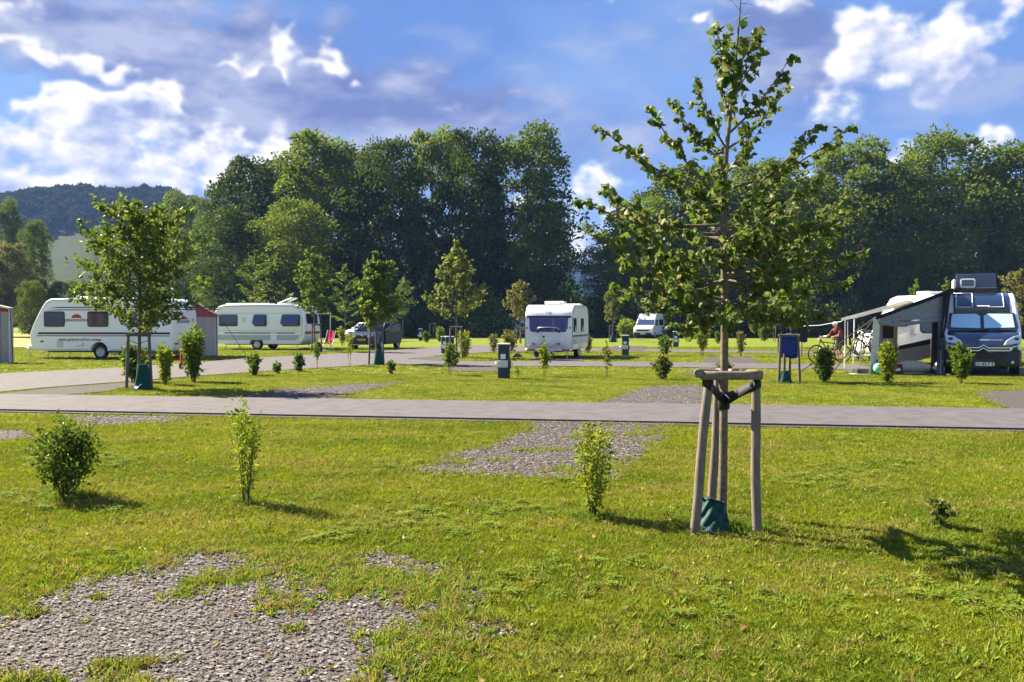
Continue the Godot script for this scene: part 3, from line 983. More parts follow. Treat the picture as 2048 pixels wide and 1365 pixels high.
		var x: float = (q[0] - 1024.0) * z / 1900.0
		for i in q[3]:
			var kind := 2 if rng.randf() < 0.6 else 0
			var s := rnd(0.5, 1.15)
			rx[kind].append(Transform3D(Basis(Vector3.UP, rnd(0, TAU)).scaled(Vector3(s, s * (0.7 if kind == 2 else 1.0), s)), Vector3(x + rng.randfn(0, q[2] * 0.6), 0.01, -z + rng.randfn(0, q[2] * 0.6))))
			rc[kind].append(pick([Color(0.15, 0.22, 0.024), Color(0.20, 0.25, 0.03), Color(0.25, 0.22, 0.07)], 0.2))
	# grass creeping over the kerb of the front road
	for i in 2600:
		var u := rnd(-22.0, 22.0)
		var far := rng.randf() < 0.4
		var zz := (lerpf(-24.32, -13.12, (u + 32.0) / 64.0) - 0.03) if far else (lerpf(-21.0, -9.2, (u + 32.0) / 64.0) + 0.06)
		if not far and wn.get_noise_2d(u * 2.0, 7.0) < -0.1: continue
		var kind := 2 if rng.randf() < 0.8 else 0
		var s := rnd(0.5, 1.0)
		rx[kind].append(Transform3D(Basis(Vector3.UP, rnd(0, TAU)).scaled(Vector3(s, s * 0.75, s)), Vector3(u, 0.0, zz + rng.randfn(0, 0.05))))
		rc[kind].append(pick([Color(0.14, 0.19, 0.022), Color(0.20, 0.22, 0.03), Color(0.24, 0.21, 0.06)], 0.2))
	# longer grass where the mower cannot reach
	for q in [[1448, 1052, 0.42, 420], [1516, 1068, 0.16, 90], [130, 1000, 0.22, 240], [490, 1012, 0.14, 120], [1186, 1038, 0.2, 160], [1880, 1058, 0.12, 60], [275, 780, 0.5, 160], [1575, 767, 0.5, 160]]:
		var z: float = 3040.0 / (q[1] - 646.0)
		var x: float = (q[0] - 1024.0) * z / 1900.0
		for i in q[3]:
			var a := rnd(0, TAU)
			var r: float = q[2] * sqrt(rng.randf())
			var kind := 2 if rng.randf() < 0.55 else 0
			var s := rnd(0.6, 1.25)
			rx[kind].append(Transform3D(Basis(Vector3.UP, rnd(0, TAU)).scaled(Vector3(s, s, s)), Vector3(x + cos(a) * r, 0, -z + sin(a) * r)))
			rc[kind].append(pick([Color(0.11, 0.19, 0.02), Color(0.16, 0.22, 0.03), Color(0.2, 0.22, 0.04)], 0.2))
	for k in 3:
		var o := many(["weed_rosettes", "clover", "tall_grass"][k], [ros, clover, tall][k], M.blade, rx[k], rc[k])
		tag(o, ["broad-leaved weeds scattered over lawn and gravel", "low clover patches in the lawn", "longer grass tufts along gravel edges and stakes"][k], "weeds", "", "stuff")
	# fallen leaves, dry and curled
	var dl := Leaves.new()
	dl.broad(Vector3(-0.02, 0.028, 0), Vector3.RIGHT, Vector3(0, 0.25, 0.97).normalized(), 0.045, 0.035, 0.5, 0.3, Color(1, 1, 1))
	var dx := []
	var dc := []
	for i in 160:
		var z := 3.6 + 8.0 * rng.randf()
		dx.append(Transform3D(Basis(Vector3.UP, rnd(0, TAU)) * Basis(Vector3.RIGHT, rnd(-0.5, 0.5)), Vector3(rnd(-1, 1) * 0.6 * z, rnd(0.0, 0.012), -z)))
		dc.append(pick([Color(0.22, 0.14, 0.05), Color(0.30, 0.22, 0.09), Color(0.14, 0.09, 0.045)], 0.2))
	tag(many("fallen_leaves", dl.mesh(), M.blade, dx, dc), "dry brown fallen leaves lying in the grass", "leaves", "", "stuff")
	# white clover flowers
	var fl := Leaves.new()
	for i in 26:
		var d := rdir()
		fl.leaf(Vector3(0, 0.035, 0), d, perp(d), 0.009, 0.005, 0.1, Color(0.75, 0.72, 0.66))
	var fx := []
	var fc := []
	for i in 70:
		var z := rnd(3.6, 9.0)
		var x := rnd(-1, 1) * 0.6 * z
		if inside(Vector2(x, -z), pads): continue
		fx.append(Transform3D(Basis(Vector3.UP, rnd(0, TAU)), Vector3(x, 0, -z)))
		fc.append(Color(1, 1, 1))
	tag(many("clover_flowers", fl.mesh(), M.blade, fx, fc), "tiny white clover flowers dotted in the lawn", "flowers", "", "stuff")

# ---------------------------------------------------------------- the tall wood
func big_crown(h: float, wid: float, low: float, clumps: int, leaves: int, size: float, trunk: Shape) -> ArrayMesh:
	var lv := Leaves.new()
	var centre := []
	for i in clumps:
		var t := low + (1.0 - low) * (float(i) + rng.randf()) / clumps
		var u := (t - low) / (1.0 - low)
		var prof := sqrt(maxf(0.0, 1.0 - pow((u - 0.48) / 0.60, 2.0)))
		var a := i * 2.39996 + rnd(-0.4, 0.4)
		var r := wid * 0.5 * prof * rnd(0.45, 0.95)
		centre.append([Vector3(cos(a) * r, h * t * 0.95, sin(a) * r), wid * rnd(0.13, 0.25) * (0.6 + 0.4 * prof)])
	for q in centre:
		var c: Vector3 = q[0]
		var from := Vector3(c.x * 0.08, maxf(h * 0.12, c.y - Vector2(c.x, c.z).length() * 0.9 - h * 0.06), c.z * 0.08)
		var rr := clampf(0.20 * (1.0 - c.y / h), 0.05, 0.2)
		trunk.tube([from, from.lerp(c, 0.5) + Vector3(0, -0.3, 0), c], [rr, rr * 0.6, rr * 0.25], 5, false)
	var per := leaves / clumps
	for q in centre:
		var c: Vector3 = q[0]
		var rc: float = q[1]
		var tone := rnd(0.65, 1.35)
		for i in per:
			var d := rdir()
			if d.y < -0.35: d.y *= -0.5
			var p := c + Vector3(d.x, d.y * 0.85, d.z) * rc * (0.45 + 0.65 * pow(rng.randf(), 0.6))
			var dir := (d * 0.7 + rdir() + Vector3(0, -0.25, 0)).normalized()
			var k := tone * rnd(0.75, 1.3)
			lv.leaf(p, dir, perp(dir), size * rnd(0.7, 1.35), size * rnd(0.5, 0.95), 0.18, Color(k, k * rnd(0.92, 1.05), k * rnd(0.75, 1.1)))
	return lv.mesh()

func big_tree_kind(h: float, wid: float, low: float, clumps: int, leaves: int, size: float) -> Array:
	var s := Shape.new()
	var pts := []
	var rad := []
	for i in 8:
		var t := i / 7.0
		pts.append(Vector3(sin(t * 4.0 + h) * 0.35 * t, h * 0.88 * t, cos(t * 3.0 + h) * 0.3 * t))
		rad.append(0.36 * (1.0 - t * 0.86))
	s.tube(pts, rad, 8, false)
	var crown := big_crown(h, wid, low, clumps, leaves, size, s)
	return [s.mesh(), crown]

func plant_tree(called: String, kind: Array, bark: Material, leaf: Material, at: Vector3, turn: float, scale_: Vector3, label: String, group: String) -> Node3D:
	var t := thing(called, label, "tree", at, turn, group)
	t.scale = scale_
	part("trunk", kind[0], bark, t)
	part("crown", kind[1], leaf, t).set_meta("kind", "stuff")
	return t

func behind_what(px: float) -> String:
	for q in [[480, "the striped caravan's awning"], [535, "the caravan roof rail"], [575, "the open caravan windows"], [620, "the caravan rear"], [670, "the magenta camp chair"], [740, "the bushy staked tree"], [790, "the blue car bonnet"], [840, "the open car door"], [880, "the empty stakes"], [930, "the golden lime tree"], [970, "the dry brown shrub"], [1020, "the front service post"], [1070, "the blue caravan curtains"], [1140, "the bicycle rack caravan's side"],
			[1240, "the bright thicket"], [1290, "the grey-green lime"], [1340, "the far white van"], [1400, "the vase-shaped shrub"], [1480, "the front lime trunk"], [1560, "the round wood-edge shrub"], [1640, "the blue towel"], [1720, "the bicycle rider"], [1780, "the cream awning"], [1830, "the white motorhome"], [1900, "the grey awning gable"], [2000, "the blue van roof hatch"], [2080, "the dark blue van"], [2150, "the yellow-green tree"]]:
		if px < q[0]: return q[1]
	return "everything past the dark blue van"

func wood() -> void:
	var kinds := [big_tree_kind(24, 12, 0.10, 52, 19000, 0.42), big_tree_kind(24, 12, 0.14, 44, 16000, 0.42), big_tree_kind(24, 12, 0.08, 58, 18000, 0.40)]
	var tones := []
	for c in [[0.044, 0.078, 0.013], [0.115, 0.165, 0.022], [0.085, 0.132, 0.019], [0.14, 0.155, 0.075], [0.12, 0.18, 0.022]]:
		tones.append(leaf_mat(1.0, 0.5, lin(c[0], c[1], c[2])))
	var gl := "tall trees of the wood behind the parked car"
	var gr := "tall trees of the wood behind the motorhome van"
	var tone_word := ["dark green", "light green", "mid green", "pale silvery", "bright green"]
	# x, top y, width in photo pixels at depth z, kind, tone, side
	var rows := [
		[500, 318, 150, 122, 0, 0, 0], [640, 262, 205, 116, 1, 1, 0], [778, 275, 150, 112, 2, 0, 0], [868, 256, 150, 118, 1, 1, 0], [948, 262, 130, 113, 0, 0, 0], [1052, 262, 185, 116, 1, 2, 0], [590, 400, 150, 106, 2, 1, 0],
		[560, 330, 170, 134, 2, 0, 0], [700, 300, 190, 136, 0, 0, 0], [890, 470, 160, 126, 1, 0, 0], [1000, 480, 150, 128, 2, 0, 0], [1085, 400, 110, 108, 0, 2, 0], [470, 420, 130, 110, 1, 0, 0],
		[1268, 400, 150, 112, 1, 4, 1], [1372, 338, 190, 118, 0, 2, 1], [1520, 322, 200, 114, 2, 1, 1], [1688, 280, 190, 116, 1, 1, 1], [1800, 330, 130, 111, 0, 2, 1], [1888, 262, 200, 115, 2, 1, 1], [2052, 268, 170, 113, 1, 2, 1], [2190, 300, 220, 116, 0, 0, 1],
		[1450, 380, 200, 134, 1, 0, 1], [1610, 350, 190, 136, 0, 0, 1], [1760, 360, 200, 134, 2, 0, 1], [1960, 340, 190, 136, 0, 0, 1], [2100, 340, 200, 134, 1, 0, 1], [1310, 450, 150, 130, 2, 0, 1], [1225, 470, 100, 108, 2, 4, 1]]
	for q in rows:
		var z: float = q[3]
		var s := 1900.0 / z
		var base := 646.0 + 1.6 * s
		var hh: float = (base - q[1]) / s / 24.0
		var ww: float = q[2] / s / 12.0 * 1.16
		plant_tree("broadleaf_tree", kinds[q[4]], M.bark, tones[q[5]], Vector3((q[0] - 1024.0) / s, 0, -z), rnd(0, 360), Vector3(ww, hh, ww),
			"tall %s tree in the wood%s behind %s" % [tone_word[q[5]], "" if z < 120 else ", farther row,", behind_what(q[0])], gl if q[6] == 0 else gr)
	# trees beyond the meadow
	for q in [[372, 388, 110, 190, 1, 1, "tall light green tree standing below the wooded hill"], [430, 396, 90, 170, 0, 2, "mid green tree between hill and dark wood"], [330, 410, 70, 205, 2, 2, "hazy mid green tree at the foot of the hill"],
			[14, 402, 75, 175, 1, 2, "thin hazy tree before the hill field"], [70, 440, 62, 120, 2, 2, "slim mid green tree beside the hill field"], [18, 484, 95, 105, 0, 3, "pale silvery willow at the meadow edge"], [62, 560, 56, 92, 2, 2, "low leafy tree at the meadow edge beside caravan"],
			[-60, 450, 120, 110, 0, 2, "mid green tree at the meadow edge past the willow"],
			[125, 560, 70, 120, 1, 4, "bright green round bush tree behind white caravan roof"], [178, 566, 60, 122, 0, 4, "small bright green tree behind white caravan roof"], [92, 575, 40, 118, 2, 4, "low bright green tree behind caravan nose"], [230, 575, 80, 124, 1, 4, "bright green tree behind the round staked tree"],
			[1112, 528, 26, 150, 2, 2, "slender columnar poplar in the gap between the woods"], [1092, 556, 44, 132, 0, 2, "dark small tree beside the slender poplar"], [1140, 596, 50, 160, 1, 3, "pale low tree in the gap between the woods"], [1172, 590, 40, 120, 2, 2, "small tree at the gap beside bright green trees"]]:
		var z: float = q[3]
		var s := 1900.0 / z
		var base := 646.0 + 1.6 * s
		var hh: float = (base - q[1]) / s / 24.0
		var ww: float = q[2] / s / 12.0 * 1.05
		plant_tree("broadleaf_tree", kinds[q[4]], M.bark, tones[q[5]], Vector3((q[0] - 1024.0) / s, 0, -z), rnd(0, 360), Vector3(ww, hh, ww), q[6], "")
	# undergrowth along the foot of the wood
	var lv := Leaves.new()
	for i in 520:
		var d := rdir()
		d.y = absf(d.y)
		var dir := (d + rdir()).normalized()
		lv.leaf(Vector3(d.x * 0.55, d.y * 0.9, d.z * 0.55) * rnd(0.6, 1.0), dir, perp(dir), rnd(0.07, 0.13), rnd(0.05, 0.09), 0.2, pick([Color(1, 1, 1), Color(0.7, 0.8, 0.7), Color(1.3, 1.25, 1.0)]))
	var head := lv.mesh()
	var xfs := []
	var cols := []
	for i in 430:
		var px := rnd(425, 1150) if i < 200 else rnd(1190, 2300)
		var z := rnd(101, 116)
		var s := rnd(2.2, 5.2)
		xfs.append(Transform3D(Basis(Vector3.UP, rnd(0, TAU)).scaled(Vector3(s, s * rnd(0.8, 1.4), s)), Vector3((px - 1024.0) * z / 1900.0, 0, -z)))
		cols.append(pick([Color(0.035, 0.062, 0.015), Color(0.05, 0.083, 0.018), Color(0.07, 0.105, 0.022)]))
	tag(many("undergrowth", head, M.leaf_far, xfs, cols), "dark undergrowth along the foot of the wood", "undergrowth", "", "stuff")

# ---------------------------------------------------------------- young staked trees
func limb(s: Shape, a: Vector3, b: Vector3, r: float, sag: float, n := 4) -> Array:
	var pts := []
	var rad := []
	for i in n + 1:
		var t := float(i) / n
		var p := a.lerp(b, t) + Vector3(0, sag * sin(PI * t), 0)
		pts.append(p)
		rad.append(lerpf(r, r * 0.25, t))
	s.tube(pts, rad, 5, false)
	return pts

func young_tree(label: String, at: Vector3, h: float, half_w: float, low: float, cone: float, limbs: int, leaves: int, size: float, cols: Array, leaf_m: Material, frond := false) -> Node3D:
	var t := thing("young_tree", label, "tree", at, rnd(0, 360))
	var s := Shape.new()
	var pts := []
	var rad := []
	for i in 7:
		var u := i / 6.0
		pts.append(Vector3(sin(u * 5 + h) * 0.03, h * u * 0.97, cos(u * 4 + h) * 0.03))
		rad.append(lerpf(0.05, 0.008, u))
	s.tube(pts, rad, 7, false)
	var lv := Leaves.new()
	for i in limbs:
		var u := (i + rng.randf() * 0.8) / limbs
		var y0 := h * lerpf(low, 0.90, u)
		var prof := lerpf(sqrt(maxf(0.02, 1.0 - pow((u - 0.35) / 0.72, 2))), 1.0 - u * 0.86, cone)
		var l := half_w * prof * rnd(0.5, 1.2)
		var a := i * 2.39996 + rnd(-0.4, 0.4)
		var tip := Vector3(cos(a) * l, y0 + l * rnd(0.25, 0.8), sin(a) * l)
		tip.y = minf(tip.y, h * 0.99)
		limb(s, Vector3(0, y0, 0), tip, 0.016, -l * 0.05)
		var p0 := Vector3(0, y0, 0)
		var per := leaves / limbs
		for k in per:
			var w := pow(rng.randf(), 0.7)
			var q: Vector3 = p0.lerp(tip, 0.15 + 0.88 * w)
			if frond:
				var out := (tip - p0).normalized()
				var sd := out.cross(Vector3.UP).normalized() * (1 if k % 2 == 0 else -1)
				var dir := (sd * 0.9 + out * 0.6 + Vector3(0, rnd(-0.5, 0.1), 0)).normalized()
				lv.leaf(q + rdir() * 0.05, dir, perp(dir), size * rnd(0.9, 1.6), size * 0.42, 0.15, pick(cols, 0.25))
			else:
				q += rdir() * half_w * 0.17 * rng.randf()
				var dir := (rdir() + (tip - p0).normalized() * 0.5 + Vector3(0, -0.5, 0)).normalized()
				lv.leaf(q, dir, perp(dir), size * rnd(0.75, 1.25), size * rnd(0.6, 0.9), 0.2, pick(cols, 0.25))
	for k in int(leaves * 0.04):
		var q := Vector3(rnd(-1, 1) * 0.06, h * rnd(0.86, 1.0), rnd(-1, 1) * 0.06)
		var dir := rdir()
		lv.leaf(q, dir, perp(dir), size, size * 0.7, 0.2, pick(cols, 0.25))
	part("trunk", s.mesh(), M.bark, t)
	part("crown", lv.mesh(), leaf_m, t).set_meta("kind", "stuff")
	return t

func stake_frame(label: String, at: Vector3, h: float, r: float, turn: float, thick := 0.035, fine := false) -> Node3D:
	var t := thing("tree_stake_frame", label, "stake frame", at, turn, "wooden stake frames round young trees")
	var foot := []
	var head := []
	for k in 3:
		var a := TAU * k / 3.0 + PI / 6
		foot.append(Vector3(cos(a) * r * 1.08, -0.05, sin(a) * r * 1.08))
		head.append(Vector3(cos(a) * r * 0.88, h, sin(a) * r * 0.88))
		var s := Shape.new()
		s.tube([foot[k], head[k]], [thick * 1.05, thick], 8)
		part("stake", s.mesh(), M.stake, t)
	for k in 3:
		var s := Shape.new()
		var a: Vector3 = head[k]
		var b: Vector3 = head[(k + 1) % 3]
		var e := (b - a).normalized() * 0.05
		s.tube([a - e + Vector3(0, thick * 0.4 - 0.012 * k, 0), b + e + Vector3(0, thick * 0.4 - 0.012 * k, 0)], [thick], 8)
		part("rail", s.mesh(), M.stake, t)
	for k in 2:
		var s := Shape.new()
		var a: Vector3 = head[k] + Vector3(0, -0.12, 0)
		s.tube([a, a.lerp(Vector3(0, h - 0.22, 0), 0.6), Vector3(0, h - 0.22, 0)], [0.022], 6, true, 0.3)
		part("strap", s.mesh(), M.strap, t)
	return t

func water_bag(label: String, at: Vector3, w: float, h: float, turn: float) -> Node3D:
	var t := thing("watering_bag", label, "watering bag", at, turn, "green watering bags round young trees")
	var s := Shape.new()
	var rows := []
	for i in 6:
		var u := i / 5.0
		var ring := []
		for k in 12:
			var a := TAU * k / 12.0
			var r := lerpf(w * 0.5, w * 0.30, u) * (1.0 + 0.07 * sin(a * 3 + u * 4) + 0.04 * sin(a * 7))
			ring.append(Vector3(cos(a) * r, h * u, sin(a) * r * 0.7))
		rows.append(ring)
	s.sg = 0
	for i in 5:
		for k in 12:
			var j := (k + 1) % 12
			s.qo(rows[i][k], rows[i][j], rows[i + 1][j], rows[i + 1][k], (rows[i][k] + rows[i][j]) * Vector3(1, 0, 1))
	s.sg = 1
	for k in 12: s.to(Vector3(0, h, 0), rows[5][k], rows[5][(k + 1) % 12], Vector3.UP)
	part("body", s.mesh(), M.bag, t)
	return t

func young_trees() -> void:
	var dark := [Color(0.075, 0.12, 0.02), Color(0.12, 0.175, 0.028), Color(0.165, 0.21, 0.036)]
	var lime := [Color(0.10, 0.15, 0.03), Color(0.15, 0.185, 0.05), Color(0.20, 0.21, 0.085)]
	var gold := [Color(0.17, 0.17, 0.055), Color(0.23, 0.20, 0.085), Color(0.12, 0.14, 0.04)]
	var fresh := [Color(0.07, 0.125, 0.02), Color(0.12, 0.18, 0.03), Color(0.17, 0.22, 0.045)]
	young_tree("round dense young tree in stakes beside the caravan with striped side", Vector3(-8.986, 0, -22.857), 4.499, 1.347, 0.30, 0.05, 60, 5600, 0.12, dark, M.leaf)
	stake_frame("wooden stakes round the dense young tree beside the striped caravan", Vector3(-8.919, 0, -22.687), 1.313, 0.30, 20)
	water_bag("dark green watering bag inside stakes of the dense round tree", Vector3(-8.77, 0, -22.519), 0.42, 0.62, 0)
	young_tree("slim young tree in stakes at the rear of the caravan with open windows", Vector3(-10.924, 0, -52.414), 5.766, 1.214, 0.34, 0.5, 38, 2200, 0.18, fresh, M.leaf)
	stake_frame("wooden stakes at the rear of the caravan with open windows", Vector3(-10.869, 0, -52.414), 1.49, 0.34, 40)
	water_bag("dark green watering bag in stakes at the caravan rear", Vector3(-10.549, 0, -51.525), 0.5, 0.55, 30)
	young_tree("bushy young tree in stakes before the parked blue car", Vector3(-5.243, 0, -36.627), 4.318, 0.925, 0.33, 0.25, 44, 3600, 0.16, fresh, M.leaf)
	stake_frame("wooden stakes round the bushy tree before the blue car", Vector3(-5.181, 0, -36.19), 1.429, 0.30, 10)
	water_bag("dark green watering bag at the foot of the tree before the blue car", Vector3(-5.026, 0, -35.765), 0.42, 0.62, 0)
	young_tree("pale golden young lime tree in stakes beside two dark service posts", Vector3(-2.524, 0, -42.817), 5.296, 1.487, 0.33, 0.9, 30, 2300, 0.17, lime, M.leaf_soft)
	stake_frame("pale wooden stakes round the golden lime tree", Vector3(-2.489, 0, -42.222), 1.4, 0.31, 0)
	young_tree("golden young lime tree behind the caravan seen from its rear", Vector3(0.64, 0, -76), 5.04, 1.44, 0.34, 0.6, 32, 1700, 0.21, gold, M.leaf_soft)
	stake_frame("wooden stakes just behind the caravan seen from its rear", Vector3(0.686, 0, -72.381), 1.181, 0.38, 0)
	young_tree("small bright young tree beyond the open car door", Vector3(-10.9, 0, -95), 6.15, 1.5, 0.35, 0.3, 26, 900, 0.22, fresh, M.leaf)
	young_tree("feathery young tree behind the caravan with open windows", Vector3(-21.558, 0, -80), 7.747, 1.937, 0.2, 0.35, 22, 1300, 0.30, fresh, M.leaf, true)
	young_tree("feathery young tree beside the red camp chair", Vector3(-14.844, 0, -84.444), 6.756, 1.511, 0.2, 0.35, 20, 1100, 0.30, fresh, M.leaf, true)
	young_tree("feathery sapling just above the caravan roof hatch", Vector3(-19.284, 0, -80), 4.379, 1.095, 0.3, 0.3, 12, 420, 0.32, fresh, M.leaf, true)
	young_tree("grey-green young lime tree in stakes near the far white van", Vector3(8.505, 0, -80), 4.968, 1.137, 0.34, 0.6, 28, 1100, 0.20, lime, M.leaf_soft)
	stake_frame("wooden stakes of the grey-green lime near the far van", Vector3(8.505, 0, -80), 1.347, 0.36, 0)
	water_bag("dark watering bag under the grey-green lime tree", Vector3(8.287, 0, -77.949), 0.6, 0.6, 0)
	young_tree("golden young lime tree directly before the far white van", Vector3(13.44, 0, -101.333), 5.227, 1.333, 0.42, 0.5, 26, 950, 0.22, gold, M.leaf_soft)
	stake_frame("wooden stakes directly before the far white van", Vector3(12.903, 0, -98.065), 1.394, 0.36, 0)
	young_tree("young tree in stakes with a blue towel over its frame", Vector3(7.566, 0, -25.763), 2.766, 1.017, 0.52, 0.3, 24, 1100, 0.12, fresh, M.leaf)
	stake_frame("wooden stakes draped with a blue towel", Vector3(7.299, 0, -25.124), 1.256, 0.30, 0)
	water_bag("dark green watering bag under the blue towel", Vector3(7.187, 0, -24.918), 0.34, 0.34, 0)
	young_tree("young bright tree rising behind the pale camper roof", Vector3(29.382, 0, -69.091), 4.727, 0.873, 0.35, 0.5, 24, 800, 0.18, fresh, M.leaf)
	young_tree("young bright tree peeping over the grey awning", Vector3(33.067, 0, -72.381), 5.029, 0.686, 0.35, 0.5, 20, 600, 0.18, fresh, M.leaf)
	young_tree("yellow-green young tree behind the blue van", Vector3(30.104, 0, -56.296), 4.741, 1.363, 0.2, 0.25, 34, 1900, 0.17, gold, M.leaf_soft)
	stake_frame("empty wooden stakes far behind the open car door", Vector3(-7.661, 0, -92.121), 1.503, 0.36, 0)
	stake_frame("wooden stakes at the dark wood edge beside the blue towel", Vector3(23.556, 0, -84.444), 1.422, 0.4, 30)

# ---------------------------------------------------------------- shrubs
func shrub(called: String, label: String, at: Vector3, h: float, wid: float, stems: int, leaves: int, size: float, cols: Array, low := 0.15, vase := 0.5, slim := 0.5, bare := 0) -> Node3D:
	var t := thing(called, label, "shrub", at, 0, "young shrubs planted between the pitches")
	var s := Shape.new()
	var lv := Leaves.new()
	leaves = int(leaves * 1.7)
	size *= 1.45
	for i in stems:
		var a := i * 2.39996 + rnd(-0.5, 0.5)
		var out: float = wid * 0.5 * (0.25 + 0.75 * float(i % 4) / 3.0) * rnd(0.75, 1.05)
		var tip := Vector3(cos(a) * out, h * (1.0 - 0.55 * pow(out / (wid * 0.5), 2.0) * (1.0 - vase)) * rnd(0.82, 1.0), sin(a) * out)
		if i == 0: tip = Vector3(rnd(-0.1, 0.1) * wid, h, 0)
		var root := Vector3(cos(a), 0, sin(a)) * wid * 0.05
		var p := limb(s, root, tip, 0.002 + h * 0.0035, h * 0.04)
		for k in leaves / stems:
			var u := low + (1.0 - low) * pow(rng.randf(), 0.8)
			var j := mini(int(u * 4), 3)
			var q: Vector3 = p[j].lerp(p[j + 1], u * 4 - j)
			var off := rdir() * wid * 0.16 * rng.randf()
			var dir := (rdir() + off.normalized() * 0.6 + Vector3(0, 0.25, 0)).normalized()
			lv.leaf(q + off, dir, perp(dir), size * rnd(0.7, 1.25), size * slim * rnd(0.8, 1.2), 0.2, pick(cols, 0.25))
	for i in bare:
		var a := rnd(0, TAU)
		limb(s, Vector3(0, h * 0.5, 0), Vector3(cos(a) * wid * rnd(0.2, 0.6), h * rnd(0.9, 1.12), sin(a) * wid * 0.4), 0.006, 0.02)
	part("stems", s.mesh(), M.twig, t).set_meta("kind", "stuff")
	part("foliage", lv.mesh(), M.leaf_soft, t).set_meta("kind", "stuff")
	return t

func shrubs() -> void:
	var deep := [Color(0.045, 0.08, 0.015), Color(0.075, 0.125, 0.022), Color(0.11, 0.155, 0.03)]
	var yellow := [Color(0.13, 0.20, 0.02), Color(0.20, 0.26, 0.025), Color(0.26, 0.28, 0.035)]
	var green := [Color(0.06, 0.11, 0.016), Color(0.10, 0.16, 0.022), Color(0.15, 0.20, 0.03)]
	var dry := [Color(0.14, 0.14, 0.045), Color(0.20, 0.18, 0.07), Color(0.10, 0.12, 0.03)]
	shrub("shrub", "dark dense rounded shrub alone on the front lawn", Vector3(-4.007, 0, -8.515), 0.722, 0.753, 30, 1400, 0.030, deep + green, 0.30, 0.1, 0.6, 7)
	shrub("shrub", "tall sparse yellow-green shrub with thin leaves on front lawn", Vector3(-2.315, 0, -8.238), 0.924, 0.416, 8, 340, 0.038, yellow, 0.12, 0.7, 0.42)
	shrub("shrub", "airy yellow-green shrub beside the front gravel pitch", Vector3(0.655, 0, -7.677), 0.796, 0.477, 12, 600, 0.037, yellow, 0.10, 0.75, 0.42)
	shrub("shrub", "tiny shrub with curled brownish leaves on front lawn", Vector3(3.308, 0, -7.325), 0.22, 0.2, 5, 46, 0.055, [Color(0.10, 0.13, 0.03), Color(0.16, 0.15, 0.05), Color(0.07, 0.11, 0.03)], 0.3, 0.5, 0.6)
	shrub("shrub", "dense vase-shaped shrub beside the road near red cart", Vector3(-8.578, 0, -25.546), 1.439, 0.887, 22, 1100, 0.085, green, 0.12, 0.9, 0.45)
	shrub("shrub", "smaller vase-shaped shrub between tree stakes and dense vase shrub", Vector3(-8.896, 0, -24.32), 0.986, 0.563, 14, 560, 0.075, yellow, 0.12, 0.9, 0.45)
	shrub("shrub", "rounded light shrub behind the dense tree's stakes", Vector3(-10.107, 0, -25.333), 1.013, 0.88, 18, 620, 0.09, green, 0.15, 0.4, 0.6)
	shrub("shrub", "leafy low shrub on verge before caravan wheel", Vector3(-7.804, 0, -28.679), 0.634, 0.574, 9, 220, 0.085, green, 0.15, 0.5, 0.6)
	shrub("shrub", "smallest round shrub on verge between two leafy shrubs", Vector3(-7.388, 0, -29.804), 0.329, 0.376, 7, 120, 0.07, deep, 0.1, 0.5, 0.6)
	shrub("shrub", "dark low shrub on verge below caravan rear", Vector3(-6.971, 0, -31.02), 0.539, 0.457, 8, 170, 0.085, deep, 0.15, 0.5, 0.6)
	shrub("shrub", "thin sapling on verge before caravan stakes", Vector3(-6.638, 0, -32.34), 0.919, 0.306, 3, 60, 0.075, green, 0.4, 0.7, 0.6)
	shrub("shrub", "thin pale sapling on verge before red chair", Vector3(-5.909, 0, -34.545), 1.273, 0.436, 3, 90, 0.075, yellow, 0.35, 0.7, 0.5)
	shrub("shrub", "small dark shrub on lawn right of green bag before blue car", Vector3(-3.723, 0, -29.231), 0.415, 0.308, 6, 110, 0.075, deep, 0.15, 0.6, 0.6)
	shrub("shrub", "young leafy sapling on lawn before the two service posts", Vector3(-1.887, 0, -28.679), 0.936, 0.513, 5, 150, 0.085, green, 0.35, 0.7, 0.6)
	shrub("shrub", "young sapling before the back of the white caravan", Vector3(0.954, 0, -27.89), 0.983, 0.47, 5, 150, 0.085, yellow, 0.3, 0.7, 0.55)
	shrub("shrub", "thin bare-stemmed sapling between caravan and service post", Vector3(2.7, 0, -27.143), 1.057, 0.429, 4, 60, 0.085, dry, 0.3, 0.8, 0.5)
	shrub("shrub", "tiny dark sprig beside the front service post", Vector3(0.173, 0, -27.387), 0.274, 0.173, 2, 14, 0.06, deep, 0.4, 0.7, 0.6)
	shrub("shrub", "bushy shrub with pale tips alone in mid lawn", Vector3(4.239, 0, -26.667), 0.646, 0.533, 14, 520, 0.075, dry + deep, 0.15, 0.5, 0.55)
	shrub("shrub", "bushy shrub behind the first service posts", Vector3(7.284, 0, -45.373), 0.979, 0.812, 12, 420, 0.10, green, 0.15, 0.6, 0.5)
	shrub("shrub", "vase-shaped shrub beyond lane with bare base", Vector3(9.099, 0, -45.373), 1.313, 0.764, 12, 420, 0.11, yellow, 0.3, 0.95, 0.45)
	shrub("shrub", "narrow upright shrub beyond lane next to front tree trunk", Vector3(10.776, 0, -44.706), 1.176, 0.518, 8, 260, 0.10, dry, 0.2, 0.9, 0.45)
	shrub("shrub", "round shrub at the edge of the dark wood", Vector3(21.838, 0, -82.162), 1.341, 1.211, 10, 300, 0.17, green, 0.15, 0.6, 0.5)
	shrub("shrub", "dense dark shrub before the bicycle rider", Vector3(8.347, 0, -25.333), 0.907, 0.72, 22, 900, 0.075, deep, 0.12, 0.35, 0.55)
	shrub("shrub", "tall shrub hiding the front of the grey awning", Vector3(10.027, 0, -25.333), 1.093, 0.613, 14, 760, 0.085, yellow, 0.08, 0.6, 0.5)
